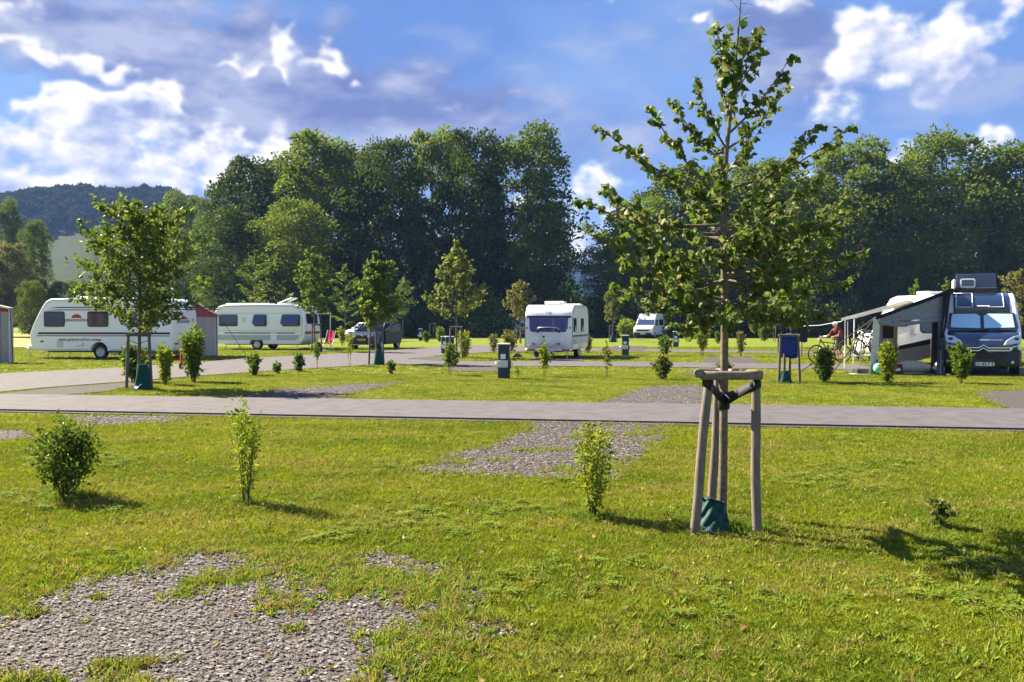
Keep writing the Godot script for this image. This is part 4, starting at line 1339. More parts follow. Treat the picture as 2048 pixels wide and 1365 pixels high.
	shrub("shrub", "leafy shrub before the dark blue van front", Vector3(11.79, 0, -24.918), 1.023, 0.682, 13, 640, 0.085, green, 0.22, 0.6, 0.6)
	shrub("shrub", "bright shrub at the foot of the golden lime stakes", Vector3(-2.194, 0, -43.429), 1.189, 0.777, 14, 480, 0.12, yellow, 0.1, 0.6, 0.5)
	shrub("shrub", "dry brownish shrub left standing beside caravan rear", Vector3(-0.107, 0, -50.667), 1.12, 1.227, 12, 380, 0.12, dry, 0.1, 0.6, 0.5)
	shrub("shrub", "sparse dry shrub behind the front service post", Vector3(-0.97, 0, -49.836), 1.023, 0.682, 8, 140, 0.12, dry, 0.1, 0.6, 0.5)
	shrub("shrub", "brownish shrub at the caravan's right wheel", Vector3(3.987, 0, -49.836), 0.918, 0.577, 8, 200, 0.11, dry, 0.1, 0.6, 0.5)
	shrub("shrub", "broad bright thicket before the far white van", Vector3(10.729, 0, -89.412), 1.976, 2.165, 26, 900, 0.19, yellow, 0.05, 0.5, 0.5)
	shrub("shrub", "small shrub in front of dark wood past second post", Vector3(14.989, 0, -80), 0.674, 0.589, 6, 120, 0.13, green, 0.1, 0.5, 0.5)
	shrub("shrub", "little shrub half hidden by the front tree trunk", Vector3(15.695, 0, -72.381), 0.914, 0.686, 6, 160, 0.13, green, 0.1, 0.5, 0.5)
	shrub("shrub", "low bush behind the front tree's top rail", Vector3(7.1, 0, -31.667), 0.283, 0.633, 10, 240, 0.07, green, 0.1, 0.5, 0.5)
	shrub("shrub", "bright shrub near the empty stakes behind the car", Vector3(-6.063, 0, -80), 1.221, 0.842, 8, 220, 0.16, yellow, 0.1, 0.6, 0.5)
	shrub("shrub", "shrub between car door and grey post", Vector3(-6.88, 0, -76), 0.88, 0.64, 6, 160, 0.15, green, 0.1, 0.6, 0.5)
	shrub("shrub", "thin sapling before the parked blue car's wheel", Vector3(-11.826, 0, -66.087), 1.287, 0.765, 7, 200, 0.14, yellow, 0.2, 0.6, 0.5)

# ---------------------------------------------------------------- the staked lime tree in front
func front_tree() -> void:
	var base := Vector3(1.659, 0, -7.45)
	var t := thing("lime_tree", "slender young lime tree held by three wooden stakes on front lawn", "tree", base)
	var s := Shape.new()
	var tp := []
	var tr := []
	for q in [[1446, 1058, 0.036], [1448, 900, 0.033], [1449, 740, 0.031], [1450, 600, 0.029], [1447, 480, 0.027], [1446, 400, 0.024], [1452, 300, 0.018], [1460, 220, 0.014], [1469, 130, 0.010], [1474, 70, 0.007], [1480, -8, 0.004]]:
		tp.append(Vector3((q[0] - 1024.0) * 7.45 / 1900.0, 1.6 + (646.0 - q[1]) * 7.45 / 1900.0, -7.45) - base)
		tr.append(q[2])
	tp[0].y = -0.05
	s.tube(tp, tr, 10, false)
	var on_trunk := func(y: float) -> Vector3:
		for i in tp.size() - 1:
			if y <= tp[i + 1].y: return tp[i].lerp(tp[i + 1], clampf((y - tp[i].y) / (tp[i + 1].y - tp[i].y), 0, 1))
		return tp[-1]
	# where each limb leaves the trunk, where it ends, how far it comes forward or goes back
	var limbs := [[395, 1200, 258, 0.1], [420, 1262, 300, -0.4], [400, 1300, 222, 0.3], [450, 1150, 402, -0.1], [470, 1215, 395, 0.5], [500, 1178, 470, 0.2], [520, 1240, 520, -0.6], [560, 1225, 575, 0.3], [600, 1290, 610, 0.6], [640, 1350, 655, -0.3],
		[380, 1692, 262, 0.0], [410, 1640, 250, 0.4], [430, 1600, 300, -0.5], [270, 1578, 118, 0.1], [300, 1572, 180, -0.2], [470, 1722, 420, 0.1], [500, 1690, 400, -0.5], [540, 1732, 500, 0.35], [570, 1700, 560, -0.2], [610, 1665, 630, 0.3], [620, 1600, 640, 0.1],
		[300, 1390, 170, 0.15], [330, 1345, 210, -0.3], [240, 1432, 118, -0.1], [200, 1510, 110, 0.15], [150, 1432, 70, 0.1], [140, 1512, 66, -0.1],
		[420, 1440, 330, 0.9], [480, 1520, 440, 1.0], [520, 1400, 480, 0.95], [560, 1330, 560, 0.9], [600, 1560, 590, 0.95], [610, 1450, 630, 0.9], [450, 1380, 400, -0.95], [520, 1500, 470, -1.0], [580, 1420, 560, -1.0], [620, 1580, 620, -0.85], [350, 1500, 260, 0.5], [340, 1420, 270, -0.5], [560, 1620, 540, 0.7], [480, 1600, 380, 0.6], [530, 1290, 470, 0.55], [620, 1380, 640, 0.5]]
	for k in 20:
		var y := rnd(430, 620)
		var wide := 250.0 * clampf((y - 180.0) / 260.0, 0.3, 1.0)
		limbs.append([y, 1450.0 + rnd(-1, 1) * wide, y - rnd(50, 120), rnd(-0.9, 0.9)])
	var all := []
	for q in limbs:
		var a: Vector3 = on_trunk.call(1.6 + (646.0 - q[0]) * 7.45 / 1900.0)
		var z: float = 7.45 - q[3]
		var b := Vector3((q[1] - 1024.0) * z / 1900.0, 1.6 + (646.0 - q[2]) * z / 1900.0, -z) - base
		var len := a.distance_to(b)
		var p := limb(s, a, b, 0.006 + 0.007 * len, -len * 0.07, 5)
		var n := int(6 + len * 9)
		for k in n:
			var u := 0.22 + 0.78 * (k + rng.randf()) / n
			var c: Vector3 = a.lerp(b, u) + Vector3(0, -len * 0.07 * sin(PI * u), 0)
			var out := ((b - a).normalized() * 0.7 + rdir() * 0.8 + Vector3(0, 0.15, 0)).normalized()
			var tl := rnd(0.05, 0.17) * (1.15 - 0.5 * u)
			limb(s, c, c + out * tl, 0.0035, 0.0, 2)
			var m := int(rnd(7, 12))
			for j in m:
				var at := c + out * tl * rnd(0.15, 1.05) + rdir() * 0.02
				var dir := (rdir() * 0.9 + out * 0.3 + Vector3(0.25, -0.55, 0.1)).normalized()
				all.append([at, dir, perp(dir), rnd(0.032, 0.060), rnd(0.85, 1.05), rnd(-0.1, 0.4), rnd(0.0, 0.5)])
	for k in 5:
		limb(s, on_trunk.call(4.0 + k * 0.03), Vector3(tp[-1].x + rnd(-0.12, 0.14), 4.05 + rnd(0.0, 0.15), rnd(-0.05, 0.05)), 0.0025, 0.01, 2)
	for k in 110:
		var at: Vector3 = on_trunk.call(rnd(3.2, 3.9)) + rdir() * 0.11
		var dir := (rdir() + Vector3(0, -0.4, 0)).normalized()
		all.append([at, dir, perp(dir), rnd(0.05, 0.085), 0.95, rnd(-0.1, 0.4), rnd(0.0, 0.4)])
	part("trunk", s.mesh(), M.bark, t)
	var cols := [Color(0.062, 0.115, 0.022), Color(0.09, 0.15, 0.03), Color(0.12, 0.17, 0.045), Color(0.15, 0.185, 0.08), Color(0.18, 0.185, 0.10)]
	all.sort_custom(func(x, y): return x[0].z + x[0].y * 0.001 > y[0].z + y[0].y * 0.001)
	var units := []
	var tints := []
	for i in 3:
		var lv := Leaves.new()
		lv.broad(Vector3.ZERO, Vector3.RIGHT, Vector3.UP, 1.0, 1.0, 0.1 + 0.12 * i, 0.1 + 0.2 * i, Color(1, 1, 1))
		units.append(lv.mesh())
	for c in cols: tints.append(leaf_mat(0.95, 0.42, lin(c.r, c.g, c.b)))
	var rest := Leaves.new()
	for i in all.size():
		var q: Array = all[i]
		if i % 5 == 0 and i < 1500:
			var n: Vector3 = q[1].cross(q[2])
			part("leaf", units[i % 3], tints[rng.randi() % 5], t, Transform3D(Basis(q[1] * q[3], q[2] * q[3] * q[4], n * q[3]), q[0]))
		else:
			rest.broad(q[0], q[1], q[2], q[3], q[3] * q[4], q[5], q[6], pick(cols, 0.15))
	part("foliage", rest.mesh(), leaf_mat(0.95, 0.42), t).set_meta("kind", "stuff")
	# stakes: three peeled logs, rails on top, dark webbing holding the trunk
	var f := thing("tree_stake_frame", "big weathered three-log stake frame holding the front lime tree", "stake frame", Vector3(1.656, 0, -7.35), 0, "wooden stake frames round young trees")
	var o := f.position
	var foot := [Vector3(1.368, -0.026, -7.12) - o, Vector3(1.844, -0.026, -7.12) - o, Vector3(1.653, -0.048, -7.85) - o]
	var head := [Vector3(1.48, 1.203, -7.12) - o, Vector3(1.825, 1.203, -7.12) - o, Vector3(1.695, 1.182, -7.78) - o]
	for k in 3:
		var g := Shape.new()
		var pts := []
		var rad := []
		for i in 9:
			var u := i / 8.0
			pts.append(foot[k].lerp(head[k], u) + Vector3(sin(u * 7 + k * 2) * 0.004, 0, cos(u * 6 + k) * 0.004))
			rad.append(0.0365 - 0.002 * u + 0.0012 * sin(u * 19 + k))
		g.tube(pts, rad, 14)
		part("stake", g.mesh(), M.log, f)
	var rails := [[Vector3(1.414, 1.206, -7.07) - o, Vector3(1.861, 1.209, -7.07) - o], [Vector3(1.41, 1.214, -7.05) - o + Vector3(0, 0.012, 0), Vector3(1.741, 1.177, -7.95) - o], [Vector3(1.862, 1.212, -7.16) - o, Vector3(1.713, 1.188, -7.9) - o]]
	for k in 3:
		var g := Shape.new()
		var a: Vector3 = rails[k][0]
		var b: Vector3 = rails[k][1]
		if k == 1: a += Vector3(-0.03, 0, 0.02)
		var e := (b - a).normalized()
		g.tube([a - e * 0.006, a, a.lerp(b, 0.3), a.lerp(b, 0.7), b, b + e * 0.006], [0.027, 0.035, 0.0345, 0.0335, 0.034, 0.027], 14)
		part("rail", g.mesh(), M.log_lying, f)
	# webbing: flat bands from the stake heads down to a loop round the trunk
	var knot := Vector3(1.659, 1, -7.4) - o
	var ends := [[Vector3(1.42, 1.153, -7.08) - o, Vector3(1.477, 1.131, -7.07) - o, Vector3(1.598, 1.035, -7.3) - o], [Vector3(1.859, 1.142, -7.08) - o, Vector3(1.816, 1.131, -7.07) - o, Vector3(1.732, 1.066, -7.25) - o], [Vector3(1.689, 1.135, -7.75) - o, Vector3(1.664, 1.084, -7.6) - o, Vector3(1.67, 1.032, -7.5) - o]]
	for k in 3:
		var g := Shape.new()
		var path := [ends[k][0], ends[k][1], ends[k][2], knot + Vector3(0.0, -0.01, 0.0)]
		for i in 3:
			var a: Vector3 = path[i]
			var b: Vector3 = path[i + 1]
			var wide := Vector3(0, 0.024 + 0.008 * i, 0)
			var wide2 := Vector3(0, 0.024 + 0.008 * (i + 1), 0)
			var n := (b - a).cross(Vector3.UP).normalized() * 0.004
			if n.z < 0: n = -n
			g.sg = 0
			g.qo(a - wide + n, b - wide2 + n, b + wide2 + n, a + wide + n, n)
			g.qo(a - wide - n, b - wide2 - n, b + wide2 - n, a + wide - n, -n)
			g.qo(a + wide - n, b + wide2 - n, b + wide2 + n, a + wide + n, Vector3.UP)
			g.qo(a - wide - n, b - wide2 - n, b - wide2 + n, a - wide + n, Vector3.DOWN)
		part("strap", g.mesh(), M.strap, f)
	var lp := Shape.new()
	lp.lathe([Vector2(0.042, -0.075), Vector2(0.047, -0.07), Vector2(0.049, 0.0), Vector2(0.05, 0.055), Vector2(0.042, 0.06)], 12, Transform3D(Basis(), on_trunk.call(1.6 + (646.0 - 800.0) * 7.45 / 1900.0) + base - o))
	part("strap_loop", lp.mesh(), M.strap, f)
	for k in 2:
		var lp2 := Shape.new()
		lp2.lathe([Vector2(0.037, -0.026), Vector2(0.0405, -0.024), Vector2(0.0405, 0.024), Vector2(0.037, 0.026)], 12, Transform3D(Basis(), foot[k].lerp(head[k], 0.955)))
		part("strap_loop", lp2.mesh(), M.strap, f)
	# the slack green watering bag between the feet
	var w := thing("watering_bag", "large creased dark green watering bag at the front lime tree", "watering bag", Vector3(1.55, 0, -7.22), 0, "green watering bags round young trees")
	var wo := w.position
	var bag := Shape.new()
	bag.sg = 0
	var front := []
	var back := []
	for j in 11:
		var v := j / 10.0
		var fr := []
		var bk := []
		for i in 11:
			var u := i / 10.0
			var xl := lerpf(1393, 1408, v)
			var xr := lerpf(1468, 1450, v)
			var y := lerpf(1079 - 7 * (1.0 - u), 1003 - 3 * sin(u * 5), v)
			var crease := 0.016 * sin(u * 9 + v * 6) * sin(v * 5 + u * 3) + 0.010 * sin(u * 17 - v * 13)
			var z := 7.14 + 0.14 * v - 0.05 * sin(PI * u) * (1 - v * 0.6) + crease
			fr.append(Vector3((lerpf(xl, xr, u) - 1024.0) * z / 1900.0, maxf(0.0, 1.6 + (646.0 - y) * z / 1900.0), -z) - wo)
			var zb := z + 0.16 * sin(PI * clampf(u, 0.04, 0.96)) + 0.03
			bk.append(Vector3((lerpf(xl, xr, u) - 1024.0) * z / 1900.0, maxf(0.0, 1.6 + (646.0 - y) * z / 1900.0) - 0.01 * v, -zb) - wo)
		front.append(fr)
		back.append(bk)
	for j in 10:
		for i in 10:
			bag.qo(front[j][i], front[j][i + 1], front[j + 1][i + 1], front[j + 1][i], Vector3(0, 0, 1))
			bag.qo(back[j][i], back[j][i + 1], back[j + 1][i + 1], back[j + 1][i], Vector3(0, 0, -1))
		bag.qo(front[j][0], back[j][0], back[j + 1][0], front[j + 1][0], Vector3(-1, 0, 0))
		bag.qo(front[j][10], back[j][10], back[j + 1][10], front[j + 1][10], Vector3(1, 0, 0))
	for i in 10: bag.qo(front[10][i], front[10][i + 1], back[10][i + 1], back[10][i], Vector3.UP)
	part("body", bag.mesh(), M.bag, w)
	var rim := Shape.new()
	var rp := []
	for i in 11: rp.append(front[10][i] + Vector3(0, 0.0, 0.004))
	rim.tube(rp, [0.007], 6)
	part("rim", rim.mesh(), M.strap, w)
	var fl := Shape.new()
	fl.tri(Vector3(1.429, 0.315, -7.2) - wo, Vector3(1.478, 0.247, -7.22) - wo, Vector3(1.429, 0.228, -7.2) - wo)
	fl.tri(Vector3(1.431, 0.314, -7.21) - wo, Vector3(1.431, 0.226, -7.21) - wo, Vector3(1.48, 0.245, -7.23) - wo)
	part("flap", fl.mesh(), M.strap, w)
	var pale := mat(lin(0.55, 0.60, 0.56), 0.6)
	for q in [[[1401, 1052], [1416, 1060], [1436, 1073]], [[1400, 1062], [1410, 1066], [1416, 1067]]]:
		var c := Shape.new()
		var cp := []
		for p in q: cp.append(Vector3((p[0] - 1024.0) * 7.085 / 1900.0, 1.6 + (646.0 - p[1]) * 7.085 / 1900.0, -7.085) - wo)
		c.tube(cp, [0.0035], 5)
		part("cord", c.mesh(), pale, w)
	# a dry bent twig on the lawn beside the bag
	var tw := Shape.new()
	tw.tube([Vector3(1.104, -0.016, -7.6), Vector3(1.227, 0.008, -7.62), Vector3(1.272, 0.02, -7.6), Vector3(1.3, -0.009, -7.35)], [0.004, 0.005, 0.005, 0.003], 5)
	var tn := thing("dry_twig", "bent pale dry twig lying beside the green watering bag", "twig")
	part("stick", tw.mesh(), mat(lin(0.38, 0.32, 0.18), 0.8), tn)

# ---------------------------------------------------------------- vehicles (front looks along +z)
func wheel(parent: Node, x: float, l: float, r: float, w: float, spokes: int) -> void:
	var sd := signf(x)
	var xf := Transform3D(Basis(Vector3(0, 0, 1), Vector3(sd, 0, 0), Vector3(0, sd, 0)), Vector3(x, r, l))
	var o := Node3D.new()
	o.name = numbered(parent, "wheel")
	parent.add_child(o, true)
	var t := Shape.new()
	t.lathe([Vector2(r * 0.62, -w / 2), Vector2(r * 0.92, -w / 2), Vector2(r, -w * 0.34), Vector2(r, w * 0.34), Vector2(r * 0.92, w / 2), Vector2(r * 0.66, w / 2), Vector2(r * 0.62, w * 0.4)], 22, xf)
	part("tyre", t.mesh(), M.rubber, o)
	var d := Shape.new()
	d.lathe([Vector2(r * 0.64, w * 0.42), Vector2(r * 0.58, w * 0.44), Vector2(r * 0.54, w * 0.22), Vector2(r * 0.2, w * 0.3), Vector2(0.0, w * 0.36)], 20, xf)
	if spokes > 0:
		for k in spokes:
			var a := TAU * k / spokes
			var dir := Vector3(cos(a), 0, sin(a))
			d.box(xf * (dir * r * 0.34 + Vector3(0, w * 0.36, 0)), Vector3(r * 0.5, w * 0.12, r * 0.13), 0.006, xf.basis * Basis(Vector3.UP, -a))
	part("rim", d.mesh(), M.metal if spokes else M.silver, o)

func arch(l: float, r: float, y: float, n := 9) -> Array:
	var a := []
	for i in n + 1:
		var t := PI * i / n
		a.append(Vector2(l - cos(t) * r, y + sin(t) * r))
	return a

func panel(called: String, p: PackedVector2Array, thick: float, m: Material, parent: Node, xf: Transform3D, bev := 0.003) -> MeshInstance3D:
	var s := Shape.new()
	s.plate(p, thick, xf, bev)
	return part(called, s.mesh(), m, parent)

func window(parent: Node, xf: Transform3D, w: float, h: float, r: float, glass: Material, frame := 0.035) -> MeshInstance3D:
	var f := panel("window", rrect(w, h, r), 0.018, M.trim, parent, xf)
	panel("pane", rrect(w - frame * 2, h - frame * 2, r * 0.7), 0.008, glass, f, xf.translated_local(Vector3(0, 0, 0.016)))
	return f

func chassis(parent: Node, w: float, l0: float, l1: float, axle: float) -> void:
	var s := Shape.new()
	s.box(Vector3(0, 0.34, (l0 + l1) / 2), Vector3(w * 0.5, 0.1, absf(l1 - l0) * 0.96), 0.01)
	s.tube([Vector3(-w * 0.42, 0.32, axle), Vector3(w * 0.42, 0.32, axle)], [0.05], 8)
	part("chassis", s.mesh(), M.under, parent)
	for x in [-1, 1]:
		for l in [l0 * 0.86, l1 * 0.86]:
			var g := Shape.new()
			g.tube([Vector3(x * w * 0.36, 0.36, l), Vector3(x * w * 0.36, 0.02, l * 1.06)], [0.022], 6)
			g.box(Vector3(x * w * 0.36, 0.012, l * 1.06), Vector3(0.14, 0.024, 0.14), 0.004)
			part("corner_steady", g.mesh(), M.metal, parent)

func vehicles() -> void:
	striped_caravan()
	grey_band_caravan()
	rear_view_caravan()
	blue_van()
	pale_camper()
	far_van()
	var c := car(M.carblue, "dark blue car with its door and tailgate open", Vector3(-8.303, 0, -58), -14.0, true)
	car(M.white, "white car mostly hidden behind the dark blue car", Vector3(-12.126, 0, -80), -26.0, false)
	# a white camper far back between the lime trees
	var f := thing("camper", "small white camper far behind the caravan seen from its rear", "camper", Vector3(0.547, 0, -104), 12.0)
	var s := Shape.new()
	s.hull(poly([Vector2(2.9, 0.4), Vector2(3.0, 0.9), Vector2(2.6, 1.3), Vector2(2.1, 2.0), Vector2(1.5, 2.5), Vector2(-2.9, 2.6), Vector2(-3.0, 2.4), Vector2(-3.0, 0.45)]), 2.2, 0.08)
	part("body", s.mesh(), M.white, f)
	for l in [1.2, -0.6, -2.0]: window(f, on_side(-1, 2.2, l, 1.75), 0.9, 0.6, 0.08, M.glass)
	for x in [-1, 1]:
		for l in [1.9, -1.9]: wheel(f, x * 0.98, l, 0.33, 0.22, 0)

func striped_caravan() -> void:
	var t := thing("caravan", "white caravan with dark and red stripes and a red sun emblem", "caravan", Vector3(-17.84, 0, -42.63), -97.0, "white caravans parked on the pitches")
	var w := 2.3
	var p := [Vector2(3.12, 0.36), Vector2(3.30, 0.62), Vector2(3.32, 1.15), Vector2(3.20, 1.45), Vector2(3.0, 1.86), Vector2(2.74, 2.32), Vector2(2.56, 2.55), Vector2(2.3, 2.66), Vector2(0, 2.70), Vector2(-2.7, 2.67), Vector2(-3.08, 2.60), Vector2(-3.26, 2.4), Vector2(-3.32, 2.0), Vector2(-3.32, 0.5), Vector2(-3.25, 0.36)]
	p.append_array(arch(0.06, 0.40, 0.36))
	var s := Shape.new()
	s.hull(poly(p), w, 0.055)
	part("body", s.mesh(), M.white, t)
	for l in [2.16, 0.12, -1.75]: window(t, on_side(1, w, l, 1.76), 0.98, 0.68, 0.09, M.glass)
	window(t, on_rear(-3.32, 0.1, 1.8), 1.0, 0.02, 0.008, M.glass, 0.002)
	# stripes
	panel("stripe", poly([Vector2(-2.45, -0.02), Vector2(-2.0, 0.045), Vector2(5.4, 0.045), Vector2(5.4, 0.0), Vector2(-1.9, 0.0)]), 0.004, M.stripe_dark, t, on_side(1, w, 0, 2.25), 0.0)
	panel("stripe", poly([Vector2(-2.6, -0.03), Vector2(-2.0, 0.025), Vector2(5.4, 0.025), Vector2(5.4, -0.015), Vector2(-1.9, -0.015)]).slice(0, 5), 0.004, M.stripe_red, t, on_side(1, w, 0, 2.16), 0.0)
	for q in [["stripe", 1.14, 0.09, M.stripe_dark, 2.98], ["stripe", 1.03, 0.04, M.stripe_red, 3.05]]:
		panel(q[0], poly([Vector2(-q[4], -q[2] / 2), Vector2(-q[4] + 0.08, q[2] / 2), Vector2(3.2, q[2] / 2), Vector2(3.2, -q[2] / 2)]), 0.004, q[3], t, on_side(1, w, 0, q[1]), 0.0)
	# emblem: red half sun over a dark name
	for q in [[on_side(1, w, 1.12, 1.78), 0.42, 0.135], [on_rear(-3.32, 0.15, 1.72), 0.42, 0.14]]:
		var xf: Transform3D = q[0]
		var arc := PackedVector2Array()
		for k in 13: arc.append(Vector2(cos(PI * k / 12.0) * 0.24, sin(PI * k / 12.0) * 0.17))
		panel("emblem", arc, 0.005, M.red, t, xf.translated_local(Vector3(0, 0.03, 0)), 0.0)
		lettering("gebetsroither", q[2], M.stripe_dark, t, xf.translated_local(Vector3(0, -0.06, 0.004)))
	lettering("www.gebetsroither.com", 0.12, M.stripe_dark, t, on_side(1, w, 1.05, 0.86, 0.003))
	lettering("21", 0.16, M.stripe_red, t, on_rear(-3.323, -0.75, 1.72))
	# hatches, vents, lights
	panel("service_flap", rrect(0.3, 0.3, 0.03), 0.012, M.palegrey, t, on_side(1, w, 1.9, 0.66))
	var vn := Shape.new()
	vn.box(Vector3(w / 2 + 0.05, 0.68, 0.94), Vector3(0.1, 0.16, 0.26), 0.02)
	part("vent_cowl", vn.mesh(), M.white, t)
	for l in [2.75, 0.06]: panel("marker_lamp", rrect(0.16, 0.06, 0.02), 0.02, M.trim, t, on_side(1, w, l, 0.78 if l > 1 else 0.84))
	for x in [-0.85, 0.85]:
		panel("tail_lamp", rrect(0.26, 0.14, 0.04), 0.03, M.lamp_red, t, on_rear(-3.32, x, 0.66))
	panel("tail_lamp", rrect(0.12, 0.5, 0.04), 0.02, M.lamp_red, t, on_rear(-3.32, -1.02, 1.25))
	panel("number_plate", rrect(0.52, 0.11, 0.02), 0.01, M.plate_white, t, on_rear(-3.32, 0.0, 0.7))
	panel("handle", rrect(0.34, 0.05, 0.02), 0.03, M.trim, t, on_rear(-3.32, -0.7, 2.2))
	# sill and wheel arch trim
	var tr := Shape.new()
	var a := []
	for q in arch(0.06, 0.43, 0.36): a.append(Vector3(w / 2 + 0.005, q.y, q.x))
	tr.tube(a, [0.035], 6)
	part("arch_trim", tr.mesh(), M.white, t)
	var sk := Shape.new()
	sk.box(Vector3(w / 2 + 0.006, 0.43, 1.8), Vector3(0.016, 0.05, 2.6), 0.004)
	sk.box(Vector3(w / 2 + 0.006, 0.43, -1.85), Vector3(0.016, 0.05, 2.7), 0.004)
	part("sill", sk.mesh(), M.palegrey, t)
	chassis(t, w, -3.1, 3.0, 0.06)
	for x in [-1, 1]: wheel(t, x * 1.0, 0.06, 0.325, 0.2, 0)
	# drawbar and jockey wheel
	var h := Shape.new()
	h.tube([Vector3(-0.5, 0.4, 3.1), Vector3(0, 0.42, 4.2)], [0.045], 6)
	h.tube([Vector3(0.5, 0.4, 3.1), Vector3(0, 0.42, 4.2)], [0.045], 6)
	h.tube([Vector3(0, 0.42, 4.1), Vector3(0, 0.5, 4.5)], [0.05], 6)
	h.tube([Vector3(0.12, 0.7, 4.0), Vector3(0.12, 0.08, 4.0)], [0.03], 6)
	h.box(Vector3(0, 0.52, 3.5), Vector3(1.4, 0.22, 0.5), 0.06)
	part("drawbar", h.mesh(), M.palegrey, t)
	var rf := Shape.new()
	rf.box(Vector3(0.1, 2.73, 1.3), Vector3(0.7, 0.10, 0.7), 0.03)
	part("roof_hatch", rf.mesh(), M.cream, t)
	var rg := Shape.new()
	rg.box(Vector3(0.0, 2.72, -1.6), Vector3(0.5, 0.09, 0.5), 0.03)
	part("roof_hatch", rg.mesh(), M.cream, t)
	for q in [[-2.55, 1.0], [2.62, 0.72]]: panel("seam", rrect(0.014, q[1], 0.004, 1), 0.004, M.palegrey, t, on_side(1, w, q[0], 1.6 if q[0] < 0 else 1.5), 0.0)
	var ed := Shape.new()
	ed.tube([Vector3(w / 2 + 0.002, 2.36, 2.62), Vector3(w / 2 + 0.002, 2.56, 2.3), Vector3(w / 2 + 0.002, 2.60, 0), Vector3(w / 2 + 0.002, 2.57, -2.7), Vector3(w / 2 + 0.002, 2.45, -3.1)], [0.016], 5)
	part("roof_trim", ed.mesh(), M.palegrey, t)
	lean_to("grey lean-to awning with red roof band behind the striped caravan", t.position, -97.0, -w / 2 - 0.01, 2.62, 2.02, 2.55, -3.15, 2.4)

# awning fixed along the far side of a caravan: falls away along -x, its end shows at -z
func lean_to(label: String, at: Vector3, turn: float, x0: float, h0: float, h1: float, deep: float, l0: float, l1: float) -> void:
	var t := thing("awning_tent", label, "awning", at, turn, "grey and red awnings")
	var x1 := x0 - deep
	var s := Shape.new()
	var n := 10
	var drop := func(u: float) -> float: return lerpf(h0, h1, u) - 0.05 * sin(PI * u)
	for i in n:
		var a := float(i) / n
		var b := float(i + 1) / n
		s.sg = 0
		for side in [0.0, -0.02]:
			s.qo(Vector3(lerpf(x0, x1, a), drop.call(a) + side, l0 - 0.05), Vector3(lerpf(x0, x1, b), drop.call(b) + side, l0 - 0.05), Vector3(lerpf(x0, x1, b), drop.call(b) + side, l1), Vector3(lerpf(x0, x1, a), drop.call(a) + side, l1), Vector3.UP if side == 0.0 else Vector3.DOWN)
	part("roof", s.mesh(), M.tent_pale, t)
	var g := Shape.new()
	var band := Shape.new()
	var edge := Shape.new()
	var ep := []
	for i in n:
		var a := float(i) / n
		var b := float(i + 1) / n
		var xa := lerpf(x0, x1, a)
		var xb := lerpf(x0, x1, b)
		var za := l0 + 0.03 * sin(a * 21)
		var zb := l0 + 0.03 * sin(b * 21)
		for off in [0.0, 0.012]:
			g.sg = 0
			g.qo(Vector3(xa, 0.02, za + off), Vector3(xb, 0.02, zb + off), Vector3(xb, h1 - 0.16, zb + off), Vector3(xa, h1 - 0.16, za + off), Vector3(0, 0, -1) if off == 0.0 else Vector3(0, 0, 1))
			band.sg = 0
			band.qo(Vector3(xa, h1 - 0.16, za + off), Vector3(xb, h1 - 0.16, zb + off), Vector3(xb, drop.call(b) - 0.03, zb + off), Vector3(xa, drop.call(a) - 0.03, za + off), Vector3(0, 0, -1) if off == 0.0 else Vector3(0, 0, 1))
		ep.append(Vector3(xa, drop.call(a) - 0.02, l0 - 0.06))
	ep.append(Vector3(x1, h1 - 0.02, l0 - 0.06))
	edge.tube(ep, [0.045], 6)
	part("end_panel", g.mesh(), M.tent, t)
	part("gable_band", band.mesh(), M.tent_red, t)
	part("roof_edge", edge.mesh(), M.tent_pale, t)
	var f := Shape.new()
	f.box(Vector3(x1, h1 / 2, (l0 + l1) / 2), Vector3(0.02, h1, l1 - l0), 0.0)
	part("front_panel", f.mesh(), M.tent, t)
	for l in [l0 + 0.02, l1]:
		var p := Shape.new()
		p.tube([Vector3(x1 + 0.02, 0, l - 0.04), Vector3(x1 + 0.02, h1, l - 0.04)], [0.025], 6)
		part("pole", p.mesh(), M.palegrey, t)
	var sm := Shape.new()
	sm.tube([Vector3(x1 * 0.8 + x0 * 0.2, 0.02, l0 - 0.02), Vector3(x1 * 0.8 + x0 * 0.2, h1 - 0.16, l0 - 0.02)], [0.012], 5)
	part("seam", sm.mesh(), M.trim, t)
	var r := Shape.new()
	r.tube([Vector3(x1, h1, l0), Vector3(x1 - 0.9, 0.02, l0 - 1.1)], [0.012], 5)
	part("guy_rope", r.mesh(), M.strap, t)

